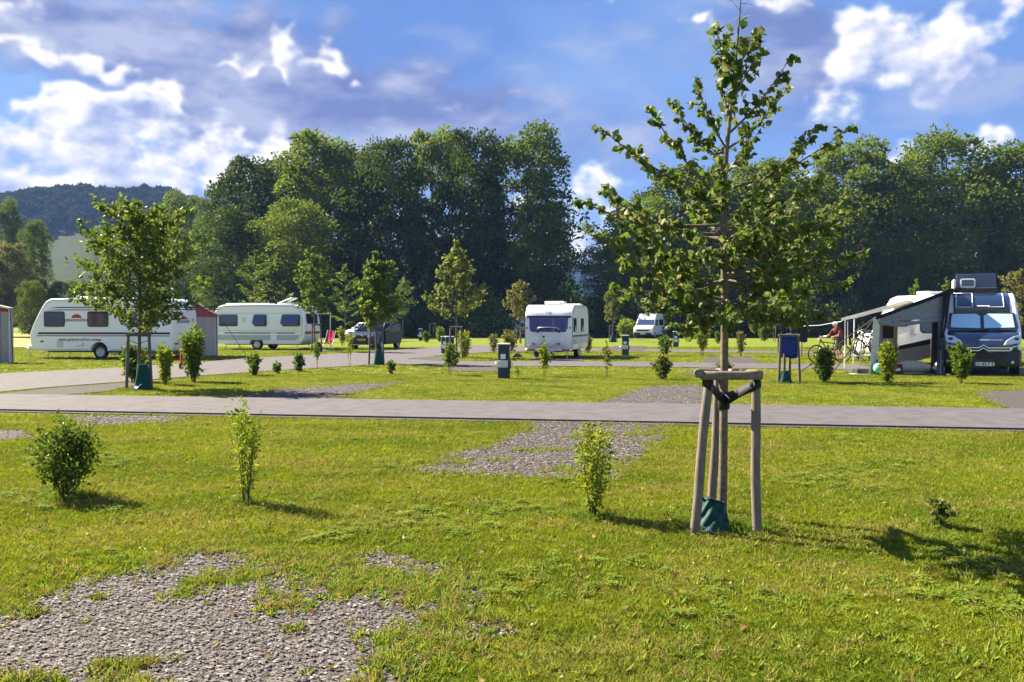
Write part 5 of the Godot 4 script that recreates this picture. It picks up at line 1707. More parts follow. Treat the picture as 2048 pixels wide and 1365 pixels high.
func grey_band_caravan() -> void:
	var t := thing("caravan", "white caravan with grey lower band and top-hung windows propped open", "caravan", Vector3(-14.67, 0, -56.99), -102.0, "white caravans parked on the pitches")
	var w := 2.3
	var p := [Vector2(2.75, 0.34), Vector2(2.86, 0.6), Vector2(2.87, 1.9), Vector2(2.80, 2.3), Vector2(2.62, 2.55), Vector2(2.3, 2.66), Vector2(0, 2.70), Vector2(-2.2, 2.66), Vector2(-2.6, 2.5), Vector2(-2.8, 2.15), Vector2(-2.87, 1.6), Vector2(-2.87, 0.7), Vector2(-2.6, 0.34)]
	p.append_array(arch(0.15, 0.42, 0.34))
	var s := Shape.new()
	s.hull(poly(p), w, 0.05)
	part("body", s.mesh(), M.white, t)
	panel("lower_band", poly([Vector2(-2.75, 0), Vector2(2.3, 0), Vector2(2.52, 0.12), Vector2(2.6, 0.3), Vector2(-2.8, 0.3)]), 0.004, M.silver, t, on_side(1, w, 0, 0.58), 0.0)
	panel("stripe", poly([Vector2(-2.2, -0.03), Vector2(2.3, -0.03), Vector2(2.3, 0.03), Vector2(-2.2, 0.03)]), 0.006, M.stripe_dark, t, on_side(1, w, 0, 1.0), 0.0)
	panel("stripe", poly([Vector2(-2.75, -0.012), Vector2(2.7, -0.012), Vector2(2.7, 0.012), Vector2(-2.75, 0.012)]), 0.005, M.silver, t, on_side(1, w, 0, 1.14), 0.0)
	panel("stripe", poly([Vector2(-2.75, -0.015), Vector2(2.7, -0.015), Vector2(2.7, 0.015), Vector2(-2.75, 0.015)]), 0.005, M.silver, t, on_side(1, w, 0, 2.16), 0.0)
	for q in [[1.95, 1.22, false], [-0.1, 0.82, true], [-2.05, 1.14, true]]:
		var xf := on_side(1, w, q[0], 1.74)
		var f := window(t, xf, q[1], 0.70, 0.09, M.glass, 0.03)
		if q[2]:
			# the acrylic pane swings out from its top edge
			var hx := xf * Transform3D(Basis(Vector3.RIGHT, -0.42), Vector3(0, 0.33, 0.03))
			panel("open_sash", rrect(q[1] - 0.04, 0.62, 0.08), 0.02, M.glass_blue, f, hx.translated_local(Vector3(0, -0.31, 0)))
		else:
			panel("open_sash", rrect(q[1] - 0.06, 0.44, 0.05), 0.02, M.glass_blue, f, xf.translated_local(Vector3(0, 0.08, 0.026)))
	# emblem of three strokes
	for k in 3: panel("emblem", poly([Vector2(-0.16 + 0.02 * k, 0.16 - k * 0.11), Vector2(0.18 - 0.02 * k, 0.19 - k * 0.11), Vector2(0.18 - 0.02 * k, 0.15 - k * 0.11), Vector2(-0.10 + 0.03 * k, 0.11 - k * 0.11)]), 0.006, M.silver, t, on_side(1, w, 0.95, 1.72), 0.0)
	var ed := Shape.new()
	ed.tube([Vector3(w / 2 + 0.002, 2.3, 2.72), Vector3(w / 2 + 0.002, 2.56, 2.3), Vector3(w / 2 + 0.002, 2.60, 0), Vector3(w / 2 + 0.002, 2.56, -2.2), Vector3(w / 2 + 0.002, 2.35, -2.6), Vector3(w / 2 + 0.002, 1.7, -2.78), Vector3(w / 2 + 0.002, 0.8, -2.72)], [0.018], 5)
	part("roof_trim", ed.mesh(), M.silver, t)
	panel("service_flap", rrect(0.4, 0.42, 0.04), 0.012, M.white, t, on_side(1, w, -0.95, 0.80))
	window(t, on_slope(-2.87, 1.45, -2.80, 2.15, 0.55, 0.0, false), 1.6, 0.62, 0.12, M.glass)
	panel("lamp_cluster", rrect(2.0, 0.16, 0.06), 0.03, M.lamp_red, t, on_rear(-2.87, 0.0, 1.02))
	panel("number_plate", rrect(0.5, 0.11, 0.02), 0.01, M.plate_white, t, on_rear(-2.87, 0.0, 0.8))
	chassis(t, w, -2.6, 2.6, 0.15)
	for x in [-1, 1]: wheel(t, x * 1.0, 0.15, 0.33, 0.2, 6)
	var rf := Shape.new()
	rf.box(Vector3(0.2, 2.73, 1.0), Vector3(0.9, 0.08, 2.8), 0.02)
	part("roof_rail", rf.mesh(), M.white, t)
	var hb := Shape.new()
	hb.box(Vector3(0, 2.74, -1.3), Vector3(0.9, 0.10, 0.9), 0.02)
	part("roof_hatch", hb.mesh(), M.cream, t)
	var hl := Shape.new()
	hl.box(Vector3(0, 2.93, -1.35), Vector3(0.86, 0.04, 0.86), 0.015, Basis(Vector3.RIGHT, 0.35))
	part("hatch_lid", hl.mesh(), M.cream, t)
	var h := Shape.new()
	h.tube([Vector3(-0.5, 0.38, 2.7), Vector3(0, 0.4, 3.9)], [0.045], 6)
	h.tube([Vector3(0.5, 0.38, 2.7), Vector3(0, 0.4, 3.9)], [0.045], 6)
	part("drawbar", h.mesh(), M.metal, t)
	# roll-out awning on its far side
	var a := thing("canopy", "pale roll-out canopy on poles behind the caravan with open windows", "canopy", t.position, -102.0)
	var c := Shape.new()
	c.box(Vector3(-2.4, 2.38, -0.6), Vector3(2.5, 0.03, 4.0), 0.0, Basis(Vector3.BACK, 0.18))
	part("sheet", c.mesh(), M.tent_pale, a)
	for l in [-2.5, 1.3]:
		var pl := Shape.new()
		pl.tube([Vector3(-3.6, 0, l), Vector3(-3.6, 2.17, l)], [0.025], 6)
		part("pole", pl.mesh(), M.palegrey, a)

func rear_view_caravan() -> void:
	var t := thing("caravan", "older white caravan showing its back with blue curtains and bicycle rack", "caravan", Vector3(2.15, 0, -44.2), 166.75, "white caravans parked on the pitches")
	var w := 2.14
	var p := [Vector2(-2.25, 0.40), Vector2(-2.36, 0.52), Vector2(-2.36, 1.15), Vector2(-2.30, 1.80), Vector2(-2.24, 2.0), Vector2(-2.12, 2.2), Vector2(-1.93, 2.33), Vector2(-1.7, 2.40), Vector2(0, 2.42), Vector2(1.7, 2.40), Vector2(2.1, 2.25), Vector2(2.3, 1.9), Vector2(2.36, 1.2), Vector2(2.2, 0.7), Vector2(1.9, 0.40)]
	p.reverse()
	var q := []
	for v in p: q.append(v)
	var ar := arch(-0.35, 0.38, 0.40)
	ar.reverse()
	q.append_array(ar)
	var s := Shape.new()
	s.hull(poly(q), w, 0.045)
	part("body", s.mesh(), M.white, t)
	# seams at the corners
	for x in [-1, 1]:
		var sm := Shape.new()
		sm.tube([Vector3(x * (w / 2 - 0.01), 0.5, -2.35), Vector3(x * (w / 2 - 0.01), 1.15, -2.352), Vector3(x * (w / 2 - 0.01), 1.8, -2.29), Vector3(x * (w / 2 - 0.01), 2.18, -2.12), Vector3(x * (w / 2 - 0.01), 2.39, -1.72)], [0.013], 5)
		part("corner_trim", sm.mesh(), M.trim, t)
	var wx := on_slope(-2.36, 1.15, -2.30, 1.80, 0.52, 0.0, false)
	var wn := panel("rear_window", poly([Vector2(-0.88, 0.33), Vector2(-0.86, -0.14), Vector2(-0.76, -0.30), Vector2(0.76, -0.30), Vector2(0.86, -0.14), Vector2(0.88, 0.33)]), 0.02, M.glass_blue, t, wx)
	var cur := Shape.new()
	for k in 26:
		var x0 := -0.80 + k * 0.0615
		if k == 16 or k == 17: continue
		cur.tube([wx * Vector3(x0, -0.26, 0.012), wx * Vector3(x0 + 0.01, 0.28, 0.012)], [0.030], 6, true)
	part("curtain", cur.mesh(), M.curtain, wn)
	panel("rear_band", rrect(2.0, 0.09, 0.03), 0.03, M.trim, t, on_slope(-2.30, 1.80, -2.24, 2.0, 0.3, 0.0, false))
	# diamond emblem
	var dx := on_slope(-2.24, 2.0, -2.12, 2.2, 0.35, 0.03, false)
	panel("emblem", poly([Vector2(-0.14, 0), Vector2(0, 0.085), Vector2(0.14, 0), Vector2(0, -0.085)]), 0.012, M.silver, t, dx)
	panel("emblem", poly([Vector2(-0.075, 0), Vector2(0, 0.04), Vector2(0.075, 0), Vector2(0, -0.04)]), 0.016, M.white, t, dx, 0.001)
	for x in [-0.97, 0.97]: panel("marker_lamp", rrect(0.07, 0.07, 0.03), 0.03, M.trim, t, on_slope(-2.36, 1.15, -2.30, 1.80, 0.35, x, false))
	# hatch lines on the lower back
	for g in [[0, 1.10, 2.0, 0.014], [0, 1.02, 1.5, 0.010], [0, 0.60, 2.0, 0.014]]: panel("seam", rrect(g[2], g[3], 0.004, 1), 0.006, M.palegrey, t, on_rear(-2.36, g[0], g[1]), 0.0)
	for x in [-0.75, 0.75, -0.46, 0.40]: panel("seam", rrect(0.012, 0.42, 0.004, 1), 0.006, M.palegrey, t, on_rear(-2.36, x, 0.81), 0.0)
	panel("handle", rrect(0.10, 0.07, 0.02), 0.05, M.trim, t, on_rear(-2.36, 0.22, 0.98))
	# bicycle rack: bent tube with two arms and a lower tray
	var rk := Shape.new()
	rk.tube([Vector3(0.48, 1.17, -2.40), Vector3(0.48, 1.33, -2.46), Vector3(0.42, 1.38, -2.48), Vector3(0, 1.40, -2.49), Vector3(-0.42, 1.38, -2.48), Vector3(-0.48, 1.33, -2.46), Vector3(-0.48, 1.17, -2.40)], [0.024], 8)
	part("rack_hoop", rk.mesh(), M.metal, t)
	for x in [0.48, -0.48, 0.02]:
		var bk := Shape.new()
		bk.box(Vector3(x, 1.22 if x != 0.02 else 1.36, -2.42), Vector3(0.07, 0.13, 0.12), 0.015)
		part("rack_bracket", bk.mesh(), M.trim, t)
	var rt := Shape.new()
	rt.box(Vector3(0.0, 0.60, -2.52), Vector3(1.75, 0.05, 0.16), 0.012)
	rt.tube([Vector3(0.30, 0.6, -2.5), Vector3(0.30, 1.2, -2.46)], [0.014], 6)
	rt.tube([Vector3(-0.35, 0.5, -2.5), Vector3(-0.35, 1.2, -2.46)], [0.014], 6)
	part("rack_tray", rt.mesh(), M.metal, t)
	for x in [0.68, 0.60, 0.28, -0.42, -0.52]:
		var ck := Shape.new()
		ck.box(Vector3(x, 0.66, -2.54), Vector3(0.045, 0.12, 0.08), 0.01)
		part("rack_clip", ck.mesh(), M.trim, t)
	var bm := Shape.new()
	bm.box(Vector3(0, 0.40, -2.34), Vector3(2.08, 0.11, 0.16), 0.03)
	part("bumper", bm.mesh(), M.cream, t)
	for x in [-0.78, 0.78]: panel("tail_lamp", rrect(0.34, 0.07, 0.02), 0.012, M.lamp_red, t, on_rear(-2.42, x, 0.40))
	panel("number_plate", rrect(0.5, 0.10, 0.02), 0.01, M.plate_white, t, on_rear(-2.43, -0.02, 0.31))
	# the side: two windows, cream upper wall, stripe band, grey skirt
	for l in [-1.72, 0.35]:
		var f := window(t, on_side(-1, w, l, 1.50), 0.78, 0.62, 0.05, M.glass, 0.05)
		panel("curtain", poly([Vector2(-0.1, -0.26), Vector2(0.22, -0.26), Vector2(0.1, 0.0)]), 0.004, M.palegrey, f, on_side(-1, w, l, 1.50, 0.024), 0.0)
	panel("side_wall", poly([Vector2(-2.15, 1.0), Vector2(2.15, 1.0), Vector2(2.1, 1.9), Vector2(1.75, 2.28), Vector2(-1.7, 2.28), Vector2(-2.1, 1.9)]), 0.002, M.cream, t, on_side(-1, w, 0, 0), 0.0)
	panel("stripe", poly([Vector2(-2.2, 0), Vector2(2.2, 0), Vector2(2.2, 0.07), Vector2(-2.2, 0.07)]), 0.005, M.stripe_dark, t, on_side(-1, w, 0, 0.98), 0.0)
	panel("stripe", poly([Vector2(-2.2, 0), Vector2(2.2, 0), Vector2(2.2, 0.04), Vector2(-2.2, 0.04)]), 0.005, M.silver, t, on_side(-1, w, 0, 0.92), 0.0)
	panel("side_print", poly([Vector2(-2.2, 0), Vector2(-0.9, 0), Vector2(-1.2, 0.22), Vector2(-2.2, 0.22)]), 0.004, M.silver, t, on_side(-1, w, 0, 0.64), 0.0)
	panel("side_print", poly([Vector2(-0.75, 0), Vector2(2.0, 0), Vector2(2.0, 0.2), Vector2(-1.0, 0.2)]), 0.004, M.palegrey, t, on_side(-1, w, 0, 0.66), 0.0)
	chassis(t, w, -2.2, 2.1, -0.35)
	for x in [-1, 1]: wheel(t, x * 0.93, -0.35, 0.31, 0.19, 0)
	var rf := Shape.new()
	rf.box(Vector3(0.0, 2.47, -1.1), Vector3(0.7, 0.1, 0.55), 0.03)
	part("roof_hatch", rf.mesh(), M.cream, t)
	for hq in [[Vector3(0.12, 2.53, 0.0), Vector3(0.9, 0.14, 0.7)], [Vector3(-0.5, 2.46, 1.0), Vector3(0.9, 0.08, 0.6)]]:
		var rg := Shape.new()
		rg.box(hq[0], hq[1], 0.03)
		part("roof_hatch", rg.mesh(), M.cream, t)

func blue_van() -> void:
	var turn := -23.0
	var fd := Vector3(sin(deg_to_rad(turn)), 0, cos(deg_to_rad(turn)))
	var t := thing("camper_van", "dark blue and white camper van facing out with silver windscreen shades", "van", Vector3(14.16, 0, -28.5) - fd * 3.0, turn)
	var w := 2.12
	var bend := func(v: Vector3) -> Vector3:
		return Vector3(v.x * (1.0 - 0.10 * smoothstep(1.2, 2.6, v.y)) * (1.0 - 0.09 * smoothstep(2.4, 3.05, v.z)), v.y, v.z)
	var p := [Vector2(2.7, 0.28), Vector2(2.78, 0.5), Vector2(2.78, 1.0), Vector2(2.62, 1.26), Vector2(2.46, 1.32), Vector2(2.2, 1.60), Vector2(1.98, 1.88), Vector2(1.80, 2.16), Vector2(1.56, 2.40), Vector2(1.2, 2.52), Vector2(0, 2.56), Vector2(-2.9, 2.56), Vector2(-3.0, 2.48), Vector2(-3.0, 0.36), Vector2(-2.92, 0.3)]
	p.append_array(arch(-1.9, 0.40, 0.3))
	p.append_array(arch(1.95, 0.40, 0.3))
	var s := Shape.new()
	s.hull(poly(p), w, 0.07, bend)
	part("body", s.mesh(), M.white, t)
	var b := Shape.new()
	b.hull(poly([Vector2(2.4, 0.26), Vector2(2.95, 0.26), Vector2(3.0, 0.34), Vector2(3.0, 0.70), Vector2(2.93, 0.80), Vector2(2.4, 0.80)]), w + 0.015, 0.05, bend)
	part("bumper", b.mesh(), M.trim, t)
	var n := Shape.new()
	n.hull(poly([Vector2(2.4, 0.80), Vector2(2.93, 0.80), Vector2(2.90, 0.98), Vector2(2.80, 1.15), Vector2(2.66, 1.27), Vector2(2.48, 1.335), Vector2(2.40, 1.32)]), w - 0.10, 0.06, bend)
	part("bonnet", n.mesh(), M.navy, t)
	# windscreen in its black surround, two reflective shades behind a centre gap
	var wx := on_slope(2.46, 1.32, 1.98, 1.88, 0.5)
	var ws := panel("windscreen", poly([Vector2(-0.93, -0.36), Vector2(0.93, -0.36), Vector2(0.98, -0.2), Vector2(0.90, 0.38), Vector2(-0.90, 0.38), Vector2(-0.98, -0.2)]), 0.02, M.glass, t, wx.translated_local(Vector3(0, 0, 0.012)))
	for x in [-1, 1]:
		var pp := poly([Vector2(0.05 * x, -0.245), Vector2(0.88 * x, -0.21), Vector2(0.84 * x, 0.33), Vector2(0.16 * x, 0.34), Vector2(0.05 * x, 0.25)])
		panel("sun_shade", pp, 0.010, M.shield, ws, wx.translated_local(Vector3(0, 0, 0.026)), 0.002)
	for x in [-0.35, 0.3]:
		var wp := Shape.new()
		wp.tube([wx * Vector3(x, -0.37, 0.04), wx * Vector3(x + 0.5, -0.31, 0.05)], [0.012], 5)
		part("wiper", wp.mesh(), M.trim, t)
	# navy panel over the cab with pale outlines
	var cp := Shape.new()
	cp.hull(poly([Vector2(2.005, 1.90), Vector2(1.83, 2.17), Vector2(1.585, 2.415), Vector2(1.2, 2.54), Vector2(1.0, 2.5), Vector2(1.5, 2.3), Vector2(1.9, 1.88)]), 1.58, 0.03)
	var cab := part("cab_panel", cp.mesh(), M.navy, t)
	for q in [[-0.25, 0.02], [0.62, 0.0], [-0.72, 0.0]]:
		var ln := Shape.new()
		ln.tube([Vector3(q[0], 2.09, 1.90), Vector3(q[0], 2.19, 1.835), Vector3(q[0] * 0.98, 2.43, 1.60), Vector3(q[0] * 0.97, 2.53, 1.28)], [0.014], 5)
		part("outline", ln.mesh(), M.plate_white, cab)
	for q in [[-0.70, -0.27], [0.18, 0.60]]:
		var ln := Shape.new()
		ln.tube([Vector3(q[0], 2.09, 1.90), Vector3(q[1], 2.09, 1.90)], [0.010], 5)
		part("outline", ln.mesh(), M.plate_white, cab)
	panel("brand_strip", rrect(0.36, 0.03, 0.012), 0.01, M.plate_white, cab, on_slope(2.005, 1.90, 1.83, 2.17, 0.82, 0.05), 0.0)
	# double chevron bars across the nose
	for y in [0.0, -0.085]:
		var ch := Shape.new()
		var pts := [Vector3(-0.94 if y == 0.0 else -0.80, 0.865 + y + (0.05 if y == 0.0 else 0.0), 2.85), Vector3(-0.70, 0.85 + y, 2.945), Vector3(-0.13, 0.845 + y, 2.965), Vector3(0, 0.93 + y, 2.965), Vector3(0.13, 0.845 + y, 2.965), Vector3(0.70, 0.85 + y, 2.945), Vector3(0.94 if y == 0.0 else 0.80, 0.865 + y + (0.05 if y == 0.0 else 0.05), 2.85)]
		for k in pts.size(): pts[k].z += 0.02 if y == 0.0 else 0.045
		ch.tube(pts, [0.024], 6)
		part("chevron_bar", ch.mesh(), M.chrome, t)
	for x in [-1, 1]:
		var hx := Transform3D(Basis(Vector3.UP, 0.42 * x) * Basis(Vector3.RIGHT, -0.5), Vector3(0.78 * x, 1.02, 2.83))
		var hl := panel("headlamp", poly([Vector2(-0.30 * x, -0.12), Vector2(0.22 * x, -0.06), Vector2(0.27 * x, 0.20), Vector2(0.05 * x, 0.16), Vector2(-0.20 * x, 0.02)]), 0.09, M.lamp_clear, t, hx, 0.012)
		panel("lamp_unit", rrect(0.14, 0.08, 0.03), 0.012, M.trim, hl, hx.translated_local(Vector3(0.10 * x, 0.06, 0.088)))
		var fl := Shape.new()
		fl.lathe([Vector2(0.05, 0), Vector2(0.045, 0.02), Vector2(0, 0.026)], 12, Transform3D(Basis(Vector3.RIGHT, PI / 2), Vector3(0.78 * x, 0.42, 2.985)))
		part("fog_lamp", fl.mesh(), M.lamp_clear, t)
		# mirrors on arms, and a dark cover hanging at the mirror
		var mr := Shape.new()
		mr.box(Vector3(1.20 * x, 1.30, 2.05), Vector3(0.22, 0.42, 0.12), 0.04)
		mr.tube([Vector3(1.0 * x, 1.2, 2.05), Vector3(1.2 * x, 1.22, 2.05)], [0.03], 6)
		part("mirror", mr.mesh(), M.trim, t)
		window(t, on_side(x, w - 0.06, 1.6, 1.55, 0.0), 0.8, 0.5, 0.1, M.glass)
		for l in [-1.9, 1.95]: wheel(t, x * 0.92, l, 0.34, 0.24, 5)
	# grille, intake, number plate
	var gr := Shape.new()
	for k in 4: gr.box(Vector3(0, 0.70 - k * 0.055, 3.005), Vector3(1.1, 0.018, 0.02), 0.004)
	part("grille", gr.mesh(), M.rubber, t)
	var np := panel("number_plate", rrect(0.56, 0.12, 0.012), 0.012, M.plate_white, t, Transform3D(Basis(), Vector3(0.02, 0.36, 3.004)))
	panel("country_strip", rrect(0.045, 0.11, 0.006), 0.004, mat(lin(0.01, 0.03, 0.25), 0.5), np, Transform3D(Basis(), Vector3(-0.23, 0.36, 3.015)), 0.0)
	lettering("KU 457 ET", 0.105, M.stripe_dark, np, Transform3D(Basis(), Vector3(0.045, 0.36, 3.015)))
	for q in [[0.02, 1.09, 0.30, 0.024], [0.36, 1.08, 0.34, 0.012]]: panel("bonnet_print", rrect(q[2], q[3], 0.005), 0.003, M.silver, t, on_slope(2.90, 0.98, 2.80, 1.15, 0.6, q[0]), 0.0)
	# roof hatch standing open
	var rb := Shape.new()
	rb.box(Vector3(-0.12, 2.66, 0.6), Vector3(1.25, 0.16, 0.9), 0.04)
	part("roof_box", rb.mesh(), M.trim, t)
	var rh := Shape.new()
	rh.box(Vector3(-0.12, 2.90, 0.95), Vector3(1.16, 0.56, 0.06), 0.05, Basis(Vector3.RIGHT, -0.22))
	part("roof_hatch", rh.mesh(), M.navy, t)
	var hw := Transform3D(Basis(Vector3.RIGHT, -0.22), Vector3(-0.35, 2.87, 0.985))
	panel("hatch_window", rrect(0.44, 0.30, 0.06), 0.012, M.cream, t, hw)
	panel("hatch_pane", rrect(0.36, 0.22, 0.04), 0.016, M.glass_blue, t, hw)
	var rs := Shape.new()
	rs.box(Vector3(-0.75, 2.82, 0.9), Vector3(0.12, 0.36, 0.3), 0.05)
	part("hatch_side", rs.mesh(), M.cream, t)

func pale_camper() -> void:
	var t := thing("motorhome", "white motorhome cab standing behind the grey awning", "motorhome", Vector3(16.436, 0, -37), -72.0)
	var w := 2.1
	var s := Shape.new()
	var p := [Vector2(2.8, 0.35), Vector2(2.9, 0.8), Vector2(2.7, 1.1), Vector2(2.1, 1.25), Vector2(1.75, 1.75), Vector2(1.45, 2.2), Vector2(1.2, 2.55), Vector2(0.9, 2.66), Vector2(-2.9, 2.7), Vector2(-3.0, 2.5), Vector2(-3.0, 0.4)]
	p.append_array(arch(-1.9, 0.38, 0.35))
	p.append_array(arch(1.95, 0.38, 0.35))
	s.hull(poly(p), w, 0.06)
	part("body", s.mesh(), M.white, t)
	window(t, on_side(1, w, 1.1, 1.52), 0.95, 0.62, 0.16, M.glass_blue, 0.05)
	window(t, on_side(1, w, -1.2, 1.75), 1.0, 0.5, 0.1, M.glass)
	panel("windscreen", rrect(1.7, 0.66, 0.1), 0.02, M.glass, t, on_slope(2.1, 1.25, 1.45, 2.2, 0.5))
	var mr := Shape.new()
	mr.box(Vector3(1.26, 1.36, 1.95), Vector3(0.22, 0.44, 0.16), 0.06)
	mr.tube([Vector3(1.0, 1.28, 1.85), Vector3(1.2, 1.28, 1.95)], [0.025], 6)
	mr.tube([Vector3(1.0, 1.45, 1.85), Vector3(1.2, 1.45, 1.95)], [0.025], 6)
	part("mirror", mr.mesh(), M.white, t)
	panel("door_seam", rrect(0.02, 1.3, 0.008, 1), 0.004, M.palegrey, t, on_side(1, w, 0.5, 1.1), 0.0)
	for x in [-1, 1]:
		for l in [-1.9, 1.95]: wheel(t, x * 0.92, l, 0.33, 0.22, 0)
	var rf := Shape.new()
	rf.box(Vector3(0, 2.76, 0.2), Vector3(0.7, 0.12, 0.7), 0.03)
	part("roof_hatch", rf.mesh(), M.cream, t)
	var rg := Shape.new()
	rg.box(Vector3(0, 2.76, -1.4), Vector3(0.5, 0.12, 0.5), 0.03)
	part("roof_hatch", rg.mesh(), M.cream, t)

func far_van() -> void:
	var t := thing("delivery_van", "white high-roof van parked at the dark wood edge", "van", Vector3(14.485, 0, -99), -24.0)
	var w := 2.0
	var bend := func(v: Vector3) -> Vector3: return Vector3(v.x * (1.0 - 0.09 * smoothstep(1.2, 2.6, v.y)), v.y, v.z)
	var s := Shape.new()
	var p := [Vector2(2.85, 0.35), Vector2(3.0, 0.55), Vector2(2.98, 0.95), Vector2(2.75, 1.2), Vector2(2.2, 1.35), Vector2(1.7, 1.95), Vector2(1.4, 2.35), Vector2(1.0, 2.55), Vector2(-2.9, 2.6), Vector2(-3.0, 2.4), Vector2(-3.0, 0.4)]
	s.hull(poly(p), w, 0.07, bend)
	part("body", s.mesh(), M.white, t)
	panel("windscreen", poly([Vector2(-0.92, -0.37), Vector2(0.92, -0.37), Vector2(0.84, 0.37), Vector2(-0.84, 0.37)]), 0.02, M.glass_blue, t, on_slope(2.2, 1.35, 1.7, 1.95, 0.5))
	panel("grille", rrect(1.3, 0.2, 0.05), 0.03, M.trim, t, Transform3D(Basis(), Vector3(0, 0.84, 2.98)))
	panel("bumper", rrect(1.85, 0.3, 0.06), 0.05, M.trim, t, Transform3D(Basis(), Vector3(0, 0.46, 2.97)))
	panel("number_plate", rrect(0.52, 0.11, 0.02), 0.02, M.plate_white, t, Transform3D(Basis(), Vector3(0, 0.5, 3.01)))
	for x in [-1, 1]:
		panel("headlamp", rrect(0.34, 0.2, 0.05), 0.03, M.lamp_clear, t, Transform3D(Basis(Vector3.UP, 0.3 * x), Vector3(0.8 * x, 0.92, 2.93)))
		window(t, on_side(x, w - 0.05, 1.35, 1.62), 0.9, 0.6, 0.1, M.glass)
		window(t, on_side(x, w - 0.05, -0.4, 1.66), 1.6, 0.6, 0.1, M.glass)
		var mr := Shape.new()
		mr.box(Vector3(1.16 * x, 1.5, 2.0), Vector3(0.2, 0.4, 0.12), 0.04)
		part("mirror", mr.mesh(), M.trim, t)
		for l in [-1.8, 2.0]: wheel(t, x * 0.9, l, 0.35, 0.24, 0)
	var rf := Shape.new()
	rf.box(Vector3(0, 2.68, 0.3), Vector3(0.8, 0.18, 0.8), 0.05)
	part("roof_vent", rf.mesh(), M.trim, t)

